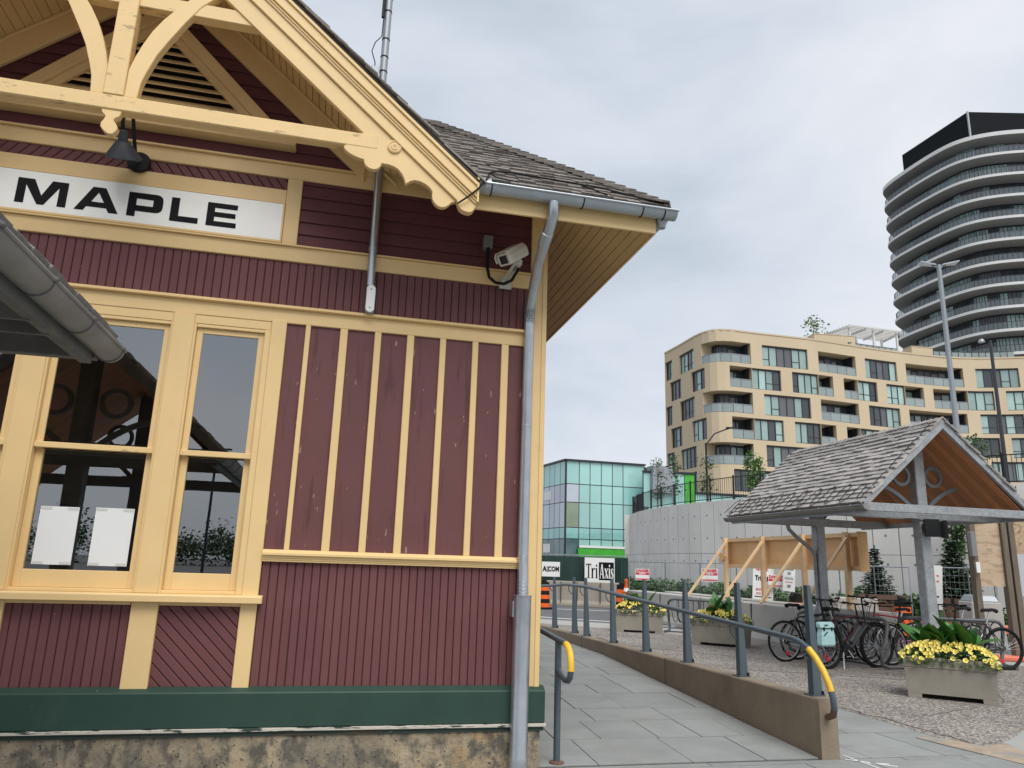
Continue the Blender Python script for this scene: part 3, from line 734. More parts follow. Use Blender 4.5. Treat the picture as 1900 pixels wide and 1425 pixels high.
# shingle courses seen at the verge
rv = random.Random(5)
for fx in (lambda x: x, mir):
    x = 0.93
    while x > XC+0.05:
        Lx = rv.uniform(0.10, 0.15)
        xa, xb = x-0.34, x
        z = lambda q, o: CR-0.045-MR*q+o
        t = rv.uniform(0.014, 0.022)
        y0 = 5.085+rv.uniform(-.012,.012)
        mb = MB().prism([(fx(xa), z(xa,0.0)), (fx(xb), z(xb,0.022)), (fx(xb), z(xb,0.022+t)), (fx(xa), z(xa,t*.6))], 'y', y0, y0+(0.9 if x < 0.06 else max(0.10, ycut(x,4.9)-y0-0.03)))
        stp_('roof_shingle', mb, M_shake)
        x -= Lx
# remaining gable roof courses, joined
gr = MB()
for fx in (lambda x: x, mir):
    x = 0.05
    while x > XC+0.05:
        xa, xb = x-0.34, x
        z = lambda q, o: CR-0.045-MR*q+o
        gr.prism([(fx(xa), z(xa,0.0)), (fx(xb), z(xb,0.022)), (fx(xb), z(xb,0.04)), (fx(xa), z(xa,0.012))], 'y', 6.06, 9.5)
        x -= 0.125
stp_('shingle_courses', gr, M_shake, kind='stuff')
stp_('ridge_cap', MB().prism([(XC-0.12,6.56),(XC,6.66),(XC+0.12,6.56),(XC+0.12,6.60),(XC,6.70),(XC-0.12,6.60)], 'y', 5.08, 8.0), M_shake)
# truss in the gable
tb = MB().box(mir(0.10), 0.10, 5.157-0.005, 5.205, 4.506, 4.622)
stp_('tie_beam', tb, M_cream_worn, bev=0.008)
stp_('tie_beam_back', MB().box(mir(-0.2), -0.2, 5.206, 5.25, 4.512, 4.616), M_cream)
kp = MB().box(XC-0.066, XC+0.066, 5.148, 5.25, 4.6225, 6.40)
stp_('king_post', kp, M_cream_worn, bev=0.005)
pend = [(-1.799,4.505),(-1.79,4.478),(-1.764,4.452),(-1.772,4.425),(-1.786,4.40),(-1.786,4.368),(-1.765,4.342),(-1.731,4.318),(-1.704,4.318),(-1.682,4.345),(-1.674,4.375),(-1.690,4.402),(-1.710,4.425),(-1.700,4.445),(-1.678,4.458),(-1.672,4.475),(-1.665,4.505)]
pend = [(u-0.012, v) for u, v in pend]
stp_('pendant', MB().prism(pend, 'y', 5.16, 5.215), M_cream, bev=0.004)
# curved braces
bro = [(-1.600,4.623),(-1.588,4.75),(-1.567,4.83),(-1.515,4.99),(-1.451,5.125),(-1.36,5.30),(-1.268,5.455),(-1.12,5.62)]
bri = [(-1.22,5.66),(-1.35,5.51),(-1.44,5.395),(-1.51,5.295),(-1.57,5.185),(-1.62,5.06),(-1.655,4.949),(-1.682,4.84),(-1.6835,4.623)]
both('curved_brace', bro+bri, 5.162, 5.235, M_cream, bev=0.004)
cb = MB().prism([(mir(-0.80),5.38),(-0.80,5.38),(-0.93,5.492),(mir(-0.93),5.492)], 'y', 5.168, 5.26)
stp_('collar_beam', cb, M_cream_worn, bev=0.004)
for cx in (0.222, mir(0.222)):
    rz = MB().lathe([(0.052,0.0),(0.052,0.012),(0.043,0.016),(0.040,0.011),(0.029,0.011),(0.026,0.017),(0.014,0.017),(0.012,0.012),(0.004,0.018)], 20, (cx,5.1555,4.545), (0,-1,0))
    stp_('rosette', rz, M_cream, smooth=True)
# louvred vent
LX, LZ = -0.813, 5.123
def louv(c_off, x): return LZ-0.97*(x-LX)+c_off
zb = 4.972
def lrake(c0, c1):
    x0a, x1a = LX+(LZ+c0-zb)/0.97, LX+(LZ+c1-zb)/0.97
    return [(XC, louv(c0,XC)), (x0a, zb), (x1a, zb), (XC, louv(c1,XC))]
both('vent_frame', lrake(-0.135, 0.0), 5.955, 6.018, M_cream, bev=0.004)
both('vent_frame_bead', lrake(-0.225, -0.1355), 5.985, 6.018, M_cream, bev=0.003)
sb = MB().prism([(5.905,4.868),(5.905,4.904),(6.01,4.974),(6.044,4.974),(6.044,4.868)], 'x', mir(-0.60), -0.60)
stp_('vent_sill', sb, M_cream, bev=0.003)
for s_, fx in ((1, lambda x: x), (-1, mir)):
    stp_('vent_sill_end', MB().add([(fx(-0.5995),5.905,4.868),(fx(-0.566),5.905,4.868),(fx(-0.566),5.905,4.904),(fx(-0.60),5.905,4.904),(fx(-0.5995),6.044,4.868),(fx(-0.566),6.044,4.868),(fx(-0.566),6.01,4.91),(fx(-0.632),6.01,4.974)], [(0,1,2,3),(0,4,5,1),(1,5,6,2),(2,6,7,3),(4,7,6,5),(0,3,7,4)]), M_cream)
stp_('vent_backing', MB().prism([(mir(-0.70),4.976),(-0.70,4.976),(XC,5.96)], 'y', 6.038, 6.0435), M_dark)
z = 4.975; k = 0
while z < 5.78:
    hw = (LZ-0.225+0.97*LX*0 - z)/0.97 + LX - XC
    hw = (louv(-0.225, XC)-z)/0.97
    if hw < 0.05: break
    stp_('louvre_slat', MB().prism([(5.982,z),(5.982,z+0.010),(6.032,z+0.066),(6.032,z+0.056)], 'x', XC-hw-0.02, XC+hw+0.02), M_cream)
    z += 0.0745; k += 1

# ---- main hipped roof, eaves, gutters
SL = 0.87
ex0, ex1, ey0, ey1, ez = mir(2.46), 2.46, 5.20, 13.7, 4.385
hw = (ex1-ex0)/2; hd = (ey1-ey0)/2
top = ez+SL*min(hw,hd)
m_ = min(hw,hd)
def zfr(y): return ez+SL*(y-ey0)
yk = 6.05; dk = yk-ey0
rf = MB().add([(ex0+dk,yk,zfr(yk)),(ex1-dk,yk,zfr(yk)),(ex1,ey1,ez),(ex0,ey1,ez),(ex0+m_,ey0+m_,top),(ex1-m_,ey0+m_,top),(ex1-m_,ey1-m_,top),(ex0+m_,ey1-m_,top),(ex1,ey0,ez),(ex0,ey0,ez)],
              [(0,1,5,4),(1,8,2,6,5),(2,3,7,6),(3,9,0,4,7),(4,5,6,7)])
rf.add([(0.86,ey0,ez),(ex1,ey0,ez),(ex1-dk,yk,zfr(yk)),(0.05,yk,zfr(yk))], [(0,1,2,3)])
rf.add([(mir(0.86),ey0,ez),(ex0,ey0,ez),(ex0+dk,yk,zfr(yk)),(mir(0.05),yk,zfr(yk))], [(0,3,2,1)])
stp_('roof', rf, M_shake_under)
# eave soffit boards: sloping up to the wall, run along the eave
zs = 4.205
def soff_side(n=13):
    for i in range(n):
        a, b = i/n, (i+1)/n-0.007
        xa, xb = 2.385-(2.385-1.68)*a, 2.385-(2.385-1.68)*b
        za, zb_ = zs+SL*(2.385-xa), zs+SL*(2.385-xb)
        ya, yb = 5.285+(2.385-xa), 5.285+(2.385-xb)
        for fx in (lambda x: x, mir):
            P = [(fx(xa),ya,za),(fx(xb),yb,zb_),(fx(xb),13.0,zb_),(fx(xa),13.0,za)]
            Q = [(p[0],p[1],p[2]+0.02) for p in P]
            stp_('soffit_board', MB().add(P+Q, [(0,1,2,3),(7,6,5,4),(0,4,5,1),(1,5,6,2),(2,6,7,3),(3,7,4,0)]), M_soffit)
        for s_ in (0, 1):
            y0_, y1_ = 5.285+(2.385-xa), 5.285+(2.385-xb)
            if s_ == 0: xs0, xs1, xi, xj = xa, xb, (0.725-.87*(y0_-5.285))/.86+.01, (0.725-.87*(y1_-5.285))/.86+.01
            else: xs0, xs1, xi, xj = mir(xa), mir(xb), mir((0.725-.87*(y0_-5.285))/.86+.01), mir((0.725-.87*(y1_-5.285))/.86+.01)
            P = [(xs0,y0_,za),(xi,y0_,za),(xj,y1_,zb_),(xs1,y1_,zb_)]
            Q = [(p[0],p[1],p[2]+0.02) for p in P]
            stp_('soffit_board', MB().add(P+Q, [(0,1,2,3),(7,6,5,4),(0,4,5,1),(1,5,6,2),(2,6,7,3),(3,7,4,0)]), M_soffit)
soff_side()
for a, b in ((0.879, 2.40), (mir(2.40), mir(0.879))):
    stp_('fascia_board', MB().box(a, b, 5.262, 5.284, 4.188, 4.355), M_cream, bev=0.003)
for a in (2.386, mir(2.386)-0.02): stp_('fascia_board', MB().box(a, a+0.02, 5.2845, 13.2, 4.189, 4.36), M_cream, bev=0.003)
def halfround(x0, x1, y, z, r, m, parent, name='gutter', axis='x'):
    rows = []
    for t in (x0, x1):
        row = []
        for k in range(11):
            a = R(180+180*k/10)
            row.append((y+r*math.cos(a), z+r*math.sin(a)))
        for k in range(11):
            a = R(360-180*k/10)
            row.append((y+(r-0.004)*math.cos(a), z+(r-0.004)*math.sin(a)))
        row.append(row[0])
        rows.append([(t,u,v) if axis == 'x' else (u,t,v) for u, v in row])
    mb = MB().sheet(rows)
    nn = 23
    for e_ in (0, 1):
        b0 = e_*nn
        mb.f.append(tuple(b0+k for k in range(11)))
    # rolled front bead
    fy = y-r if axis == 'x' else y+(r if y > 0 else r)
    return obj(name, mb, m, parent=parent, smooth=True)
gut = halfround(0.89, 2.54, 5.197, 4.352, 0.062, M_gutter, st)
obj('rolled_edge', MB().tube([(0.885,5.133,4.352),(2.545,5.133,4.352)], 0.011, 8), M_gutter, parent=gut, smooth=True)
for gx in (0.985, 1.735, 2.24, 2.43):
    obj('gutter_strap', MB().tube(arc((gx,5.197,4.352), 0.0655, 180, 360, 10, 'yz'), 0.005, 5), M_dark, parent=gut)
obj('end_cap', MB().lathe([(0.0,0.0),(0.067,0.0),(0.067,0.09),(0.0,0.09)], 14, (0.888,5.197,4.352), (1,0,0)), M_galv_dull, parent=gut, smooth=True)
gut2 = halfround(5.19, 13.6, 2.463, 4.352, 0.062, M_gutter, st, axis='y')
obj('gutter_outlet', MB().lathe([(0.03,0),(0.04,0.04),(0.05,0.06)], 12, (2.45,5.26,4.24), (0,0,1)), M_gutter, parent=gut, smooth=True)
halfround(mir(2.54), mir(0.89), 5.197, 4.352, 0.062, M_gutter, st)

# shingles on the front slope, right of the gable
rw = random.Random(21)
e_ = 0.118
def zroof(y): return ez+SL*(y-ey0)
cosr = 1/math.sqrt(1+SL*SL)
cnt = 0
shm = {}
for k in range(25):
    ylow = ey0-0.025+k*e_*cosr
    xmax = ex1-(ylow-ey0)-0.02
    xgab = 0.86-(zroof(ylow)-4.42)/MR        # where the gable roof covers it
    x = xmax
    while x > max(xgab-0.15, -1.6):
        w = rw.choice((0.095,0.12,0.14,0.165))
        x0 = x-w
        Lg = 0.30
        key = (w, rw.randint(0,2))
        if key not in shm:
            t = (0.024, 0.029, 0.034)[key[1]]
            d = Vector((0, cosr, SL*cosr)); nn = Vector((0,-SL*cosr, cosr))
            P = []
            for (s, q) in ((0,0.012),(Lg,-0.002)):
                for xx in (-w/2+0.002, w/2-0.002): P.append(d*s+nn*q+Vector((xx,0,0)))
            for (s, q) in ((0,0.012+t),(Lg,-0.002+t*0.2)):
                for xx in (-w/2+0.002, w/2-0.002): P.append(d*s+nn*q+Vector((xx,0,0)))
            shm[key] = MB().add(P, [(0,2,3,1),(4,5,7,6),(0,1,5,4),(1,3,7,5),(3,2,6,7),(2,0,4,6)]).mesh('roof_shingle'); shm[key].materials.append(M_shake)
        jy = rw.uniform(-0.006, 0.006)
        if cnt < 290:
            o = bpy.data.objects.new('roof_shingle', shm[key]); COL.objects.link(o); o.parent = st
            o.location = Vector((x-w/2, ylow+jy, zroof(ylow+jy)))-W['station_building']
            o.rotation_euler = (rw.uniform(-.02,.03), 0, rw.uniform(-.012,.012))
            cnt += 1
        x = x0
# hip caps
hp0 = Vector((ex1+0.01, ey0-0.01, ez+0.03)); hd_ = Vector((-1,1,SL)).normalized()
for k in range(26):
    c = hp0+hd_*(k*0.115)
    side = Vector((1,1,0)).normalized(); nrm = hd_.cross(side); nrm = nrm if nrm.z > 0 else -nrm
    for s_ in (-1, 1):
        dn = (side*s_*0.9 - nrm*0.36).normalized()
        a = c+nrm*0.028; b = a+hd_*0.26-nrm*0.03
        P = [a, a+dn*0.11, b+dn*0.11, b]; Q = [p+nrm*0.016 for p in P]
        fs = [(0,1,2,3),(7,6,5,4),(0,4,5,1),(1,5,6,2),(2,6,7,3),(3,7,4,0)]
        stp_('hip_shingle', MB().add(P+Q, fs), M_shake)
# shingle edges along the side eave (seen from below)
for k in range(60):
    y0 = 5.22+k*0.135
    stp_('eave_shingle', MB().box(2.40, 2.475+rw.uniform(0,.02), y0, y0+0.125, 4.362+rw.uniform(0,.006), 4.384), M_shake)
rest_ = MB()
for k in range(34):
    o = k*e_*cosr
    for (p0, p1, p2, p3) in (((ex1-o,ey0+o),(ex1-o,ey1-o),(ex1-o-.3,ey1-o-.3),(ex1-o-.3,ey0+o+.3)),):
        zz = ez+SL*o; z2 = zz+SL*.3
        rest_.add([(*p0,zz+.03),(*p1,zz+.03),(*p2,z2+.01),(*p3,z2+.01),(*p0,zz),(*p1,zz)], [(0,1,2,3),(4,5,1,0)])
stp_('shingle_courses', rest_, M_shake, kind='stuff')

# ---- downpipe
dp = MB().tube([(1.515,5.93,1.20),(1.517,5.945,1.42),(1.515,5.955,1.55),(1.515,5.955,3.56),(1.512,5.93,3.66),(1.480,5.56,3.93),(1.483,5.30,4.08),(1.497,5.20,4.18),(1.497,5.197,4.30)], 0.0445, 16)
pipe = stp_('downpipe', dp, M_galv, smooth=True)
rib = MB()
def ribs(p, q, n, r=0.051):
    p, q = Vector(p), Vector(q)
    for i in range(n):
        c = p.lerp(q, i/(n-1)); rib.lathe([(r-0.006,-0.004),(r,0),(r-0.006,0.004)], 16, c, q-p)
ribs((1.512,5.93,3.66),(1.515,5.955,3.54), 9); ribs((1.483,5.30,4.085),(1.480,5.40,4.03), 8); ribs((1.515,5.955,1.50),(1.515,5.955,1.56), 4, 0.0475)
ribs((1.515,5.935,1.28),(1.516,5.94,1.36), 4, 0.047)
obj('pipe_crimp', rib, M_galv, parent=pipe, smooth=True)
obj('ground_boot', MB().lathe([(0.070,0.02),(0.072,0.10),(0.068,0.11),(0.070,1.255),(0.074,1.257),(0.074,1.265),(0.066,1.265)], 20, (1.503,5.885,0), (0,0,1)), M_galv, parent=pipe, smooth=True)
obj('pipe_seam', MB().lathe([(0.046,2.62),(0.0465,2.63),(0.046,2.64)], 16, (1.515,5.955,0)), M_galv, parent=pipe, smooth=True)
obj('pipe_bracket', MB().box(1.44,1.59,5.99,6.0,1.16,1.20).box(1.425,1.436,5.88,5.99,1.10,1.22), M_galv, parent=pipe)
# heating cable loops on the eave
hc = MB()
def rp(x, s, off=0.05):
    y = ey0-0.02+s*cosr; return (x, y-off*SL*cosr, zroof(y)+off*cosr)
pts = [(0.72,5.115,4.135),(0.80,5.10,4.20),(0.87,5.09,4.27),(0.92,5.10,4.35), rp(0.96,.02), rp(0.98,.18), rp(1.06,.28), rp(1.18,.32), rp(1.50,.30), rp(1.80,.27), rp(2.05,.2), rp(2.25,.08), rp(2.4,.02)]
hc.tube(pts, 0.007, 6)
hc.tube([rp(0.98,.16), rp(1.03,.05), rp(1.13,.01), rp(1.2,.0)], 0.006, 6); hc.tube([rp(1.74,.30), rp(1.85,.12), rp(1.93,.0)], 0.006, 6); hc.tube([rp(2.0,.15), rp(2.3,.06), rp(2.41,.035,.06), rp(2.42,-.01)], 0.006, 6)
stp_('heating_cable', hc, M_rubber)

# ---- fixtures on the front
sg = thing('station_sign', 'long white name board reading MAPLE in black letters on the station front', 'sign', (XC, 5.99, 4.03))
obj('sign_board', MB().box(mir(-0.616), -0.616, 5.988, 6.02, 4.034, 4.358), M_sign_white, parent=sg)
LET = {
 'M': [[(-2.582,4.294),(-2.467,4.294),(-2.404,4.163),(-2.341,4.294),(-2.226,4.294),(-2.226,4.087),(-2.287,4.087),(-2.287,4.243),(-2.380,4.087),(-2.427,4.087),(-2.520,4.243),(-2.520,4.087),(-2.582,4.087)]],
 'A': [[(-2.167,4.087),(-2.101,4.087),(-2.082,4.122),(-2.052,4.167),(-2.007,4.249),(-2.007,4.293),(-2.052,4.293)],[(-2.007,4.249),(-1.960,4.167),(-1.939,4.122),(-1.920,4.087),(-1.850,4.087),(-1.960,4.293),(-2.007,4.293)],[(-2.082,4.122),(-1.939,4.122),(-1.960,4.167),(-2.052,4.167)]],
 'P': [[(-1.790,4.292),(-1.729,4.292),(-1.729,4.087),(-1.790,4.087)],[(-1.729,4.292),(-1.580,4.292),(-1.555,4.285),(-1.538,4.268),(-1.532,4.240),(-1.605,4.240),(-1.729,4.242)],[(-1.605,4.240),(-1.532,4.240),(-1.532,4.184),(-1.605,4.184)],[(-1.729,4.184),(-1.605,4.184),(-1.532,4.184),(-1.538,4.158),(-1.555,4.141),(-1.580,4.134),(-1.729,4.134)]],
 'L': [[(-1.473,4.292),(-1.411,4.292),(-1.411,4.136),(-1.260,4.136),(-1.260,4.087),(-1.473,4.087)]],
 'E': [[(-1.199,4.291),(-0.968,4.291),(-0.968,4.247),(-1.140,4.247),(-1.140,4.212),(-0.978,4.212),(-0.978,4.169),(-1.140,4.169),(-1.140,4.131),(-0.968,4.131),(-0.968,4.087),(-1.199,4.087)]]}
for ch, polys in LET.items():
    mb = MB()
    for p in polys: mb.prism(p, 'y', 5.9855, 5.9875)
    obj('letter', mb, M_black, parent=sg, label='black letter '+ch)
# gooseneck barn lamp
lp = thing('wall_lamp', 'dark grey gooseneck lamp with conical shade above the MAPLE board', 'lamp', (-1.75, 5.99, 4.55))
obj('mounting_plate', MB().lathe([(0.0,0),(0.088,0),(0.088,0.022),(0.080,0.032),(0.0,0.032)], 24, (-1.757,6.0,4.555), (0,-1,0)), M_dark, parent=lp, smooth=True)
LT = Vector((-1.818,5.735,4.575)); LA = Vector((0,-math.sin(R(33)),math.cos(R(33))))
nk = LT+LA*0.10
gn = [(-1.765,5.965,4.56),(-1.768,5.90,4.575),(-1.772,5.855,4.64),(-1.785,5.83,4.74),(-1.797,5.80,4.84),(-1.808,5.75,4.885),(-1.816,5.69,4.87),tuple(nk+LA*0.07),tuple(nk)]
obj('gooseneck', MB().tube(gn, 0.015, 8), M_dark, parent=lp, smooth=True)
obj('cable_bushing', MB().lathe([(0.02,0),(0.02,0.03),(0.012,0.045)], 12, (-1.765,5.968,4.56), (0,-1,0.2)), M_galv, parent=lp, smooth=True)
obj('lamp_shade', MB().lathe([(0.130,-0.118),(0.133,-0.113),(0.052,0.005),(0.036,0.012),(0.034,0.09),(0.028,0.095),(0.028,0.09),(0.032,0.0),(0.048,-0.002),(0.125,-0.113)], 28, LT, LA), M_lampshade, parent=lp, smooth=True)
# conduit with conduit body
cd = thing('conduit', 'thin steel conduit ending in an oval white cover on the maroon frieze', 'conduit', (0.15, 5.95, 3.46))
obj('pipe', MB().lathe([(0.034,3.71),(0.034,4.02),(0.040,4.022),(0.040,4.05),(0.036,4.052),(0.036,4.78)], 14, (0.143,5.955,0)), M_galv, parent=cd, smooth=True)
ov = [(0.039*math.cos(R(a)), (0.086 if R(a) < math.pi else -0.086)+0.039*math.sin(R(a))) for a in range(0, 360, 15)]
obj('conduit_body', MB().prism([(0.153+u, 3.588+v) for u, v in ov], 'y', 5.915, 5.995), M_galv_dull, parent=cd, bev=0.006)
obj('cover_plate', MB().prism([(0.153+u*0.92, 3.588+v*0.95) for u, v in ov], 'y', 5.906, 5.9145), M_white, parent=cd, bev=0.003)
obj('screw', MB().lathe([(0.006,0),(0.004,0.003)], 8, (0.153,5.906,3.668), (0,-1,0)).lathe([(0.006,0),(0.004,0.003)], 8, (0.153,5.906,3.508), (0,-1,0)), M_dark, parent=cd)
# security camera
cc = thing('security_camera', 'beige boxy security camera on a bracket near the building corner', 'camera', (1.27, 5.98, 3.9))
cp = Vector((1.200, 5.62, 3.945)); cdv = Vector((-0.60,-0.50,-0.56)).normalized()
back = cp - cdv*0.30
sx = cdv.cross(Vector((0,0,1))).normalized(); uz = sx.cross(cdv)
def camloc(a, b, c_): return cp + sx*a + uz*b - cdv*c_
def frustum(a0, a1, b0, b1, c0, c1, name, m, ins=0.0, **kw):
    P = [camloc(a0,b0,c0),camloc(a1,b0,c0),camloc(a1,b1,c0),camloc(a0,b1,c0),camloc(a0+ins,b0+ins,c1),camloc(a1-ins,b0+ins,c1),camloc(a1-ins,b1-ins,c1),camloc(a0+ins,b1-ins,c1)]
    return obj(name, MB().add(P, [(0,1,2,3),(7,6,5,4),(0,4,5,1),(1,5,6,2),(2,6,7,3),(3,7,4,0)]), m, parent=cc, **kw)
hs = [(-0.056,-0.052),(0.056,-0.052),(0.066,-0.02),(0.066,0.028),(0.046,0.056),(-0.046,0.056),(-0.066,0.028),(-0.066,-0.02)]
P = [camloc(u,v,0) for u,v in hs]+[camloc(u,v,0.30) for u,v in hs]
obj('housing', MB().add(P, [tuple(range(8)), tuple(range(15,7,-1))]+[(i,i+8,(i+1)%8+8,(i+1)%8) for i in range(8)]), M_beige, parent=cc, bev=0.006)
hs2 = [(u*1.05, v*1.05+0.004) for u, v in hs]
P = [camloc(u,v,-0.018) for u,v in hs2[2:7]]+[camloc(u,v,0.27) for u,v in hs2[2:7]]+[camloc(u*1.07,v*1.07,-0.018) for u,v in hs2[2:7]]+[camloc(u*1.07,v*1.07,0.27) for u,v in hs2[2:7]]
fs = []
for i in range(4): fs += [(i,i+1,i+6,i+5),(i+10,i+15,i+16,i+11),(i,i+10,i+11,i+1),(i+5,i+6,i+16,i+15)]
fs += [(0,5,15,10),(4,14,19,9)]
obj('sun_shield', MB().add(P, fs), M_beige, parent=cc)
frustum(-0.036, 0.036, -0.034, 0.034, -0.006, 0.01, 'lens_window', M_lens)
j = camloc(0, -0.075, 0.19)
wallp = Vector((1.30, 5.995, 3.93))
obj('swivel_joint', MB().lathe([(0.02,-0.03),(0.03,-0.015),(0.03,0.015),(0.02,0.03)], 12, j, sx), M_beige, parent=cc, smooth=True)
br = MB()
for o_ in (-0.022, 0.022): br.bar(j+Vector((o_,0,-0.01)), wallp+Vector((o_-0.02,0,-0.06)), 0.008, 0.03, (1,0,0))
br.bar(j+Vector((0,0,-0.01)), j+Vector((0,0,0.035)), 0.03, 0.03, (1,0,0))
br.box(1.245, 1.355, 5.982, 5.996, 3.835, 3.94)
obj('bracket', br, M_beige, parent=cc, bev=0.002)
cab = [(1.13,5.955,4.185),(1.125,5.95,4.08),(1.125,5.94,3.99),(1.14,5.92,3.90),(1.19,5.89,3.845),(1.26,5.86,3.83),(1.32,5.83,3.86),(1.355,5.79,3.93),tuple(camloc(0.01,-0.05,0.31))]
obj('cable', MB().tube(cab, 0.014, 8), M_rubber, parent=cc, smooth=True)
jb = thing('junction_box', 'small grey junction box fixed beside the security camera', 'electrical box', (1.13, 6.0, 4.24))
obj('box_body', MB().box(1.088, 1.168, 5.945, 6.03, 4.185, 4.305), M_greyplastic, parent=jb, bev=0.006)
obj('box_lid', MB().box(1.094, 1.162, 5.936, 5.9445, 4.195, 4.297), M_greyplastic, parent=jb, bev=0.004)
obj('cable_gland', MB().lathe([(0.017,0),(0.017,0.03)], 10, (1.13,5.965,4.155)), M_dark, parent=jb)
# antenna mast behind the gable
an = thing('antenna_mast', 'grey antenna mast strapped with black bands rising behind the gable roof', 'mast', (0.135, 7.5, 6.3))
obj('mast_tube', MB().lathe([(0.042,6.2),(0.042,9.2)], 14, (0.135,7.5,0)), M_lampsteel, parent=an, smooth=True)
for zz in (6.83, 7.02, 7.25, 7.62, 7.80): obj('strap', MB().lathe([(0.0435,zz),(0.046,zz+.004),(0.046,zz+.016),(0.0435,zz+.02)], 14, (0.135,7.5,0)), M_dark, parent=an)
obj('cable_clip', MB().tube([(0.04,7.47,6.7),(0.035,7.46,6.92),(-0.01,7.46,7.06),(0.02,7.46,7.18),(0.085,7.46,7.27),(0.09,7.46,7.5),(0.085,7.46,8.4)], 0.006, 6).lathe([(0.02,7.52),(0.02,7.82)], 6, (0.082,7.46,0)), M_dark, parent=an)
obj('mast_box', MB().box(0.0, 0.085, 7.44, 7.50, 6.60, 6.87), M_lampsteel, parent=an, bev=0.005)
# two blank paper sheets taped inside the middle window
for i, (x0, x1, z0, z1, lab) in enumerate(((-2.055,-1.800,1.395,1.805,'blank white paper sheet taped to the middle window glass, left of the pair'),(-1.690,-1.430,1.395,1.810,'blank white paper sheet taped to the middle window glass, right of the pair'))):
    t = thing('paper_notice', lab, 'paper sheet', ((x0+x1)/2, 6.08, z0), 'paper sheets taped to the window')
    obj('sheet', MB().box(x0, x1, 6.0815, 6.083, z0, z1), M_paper, parent=t)
    tp = MB()
    for ux in (x0+0.005, x1-0.075):
        for uz_ in (z0+0.003, z1-0.022): tp.box(ux, ux+0.07, 6.0795, 6.081, uz_, uz_+0.019)
    obj('tape', tp, M_tape, parent=t)
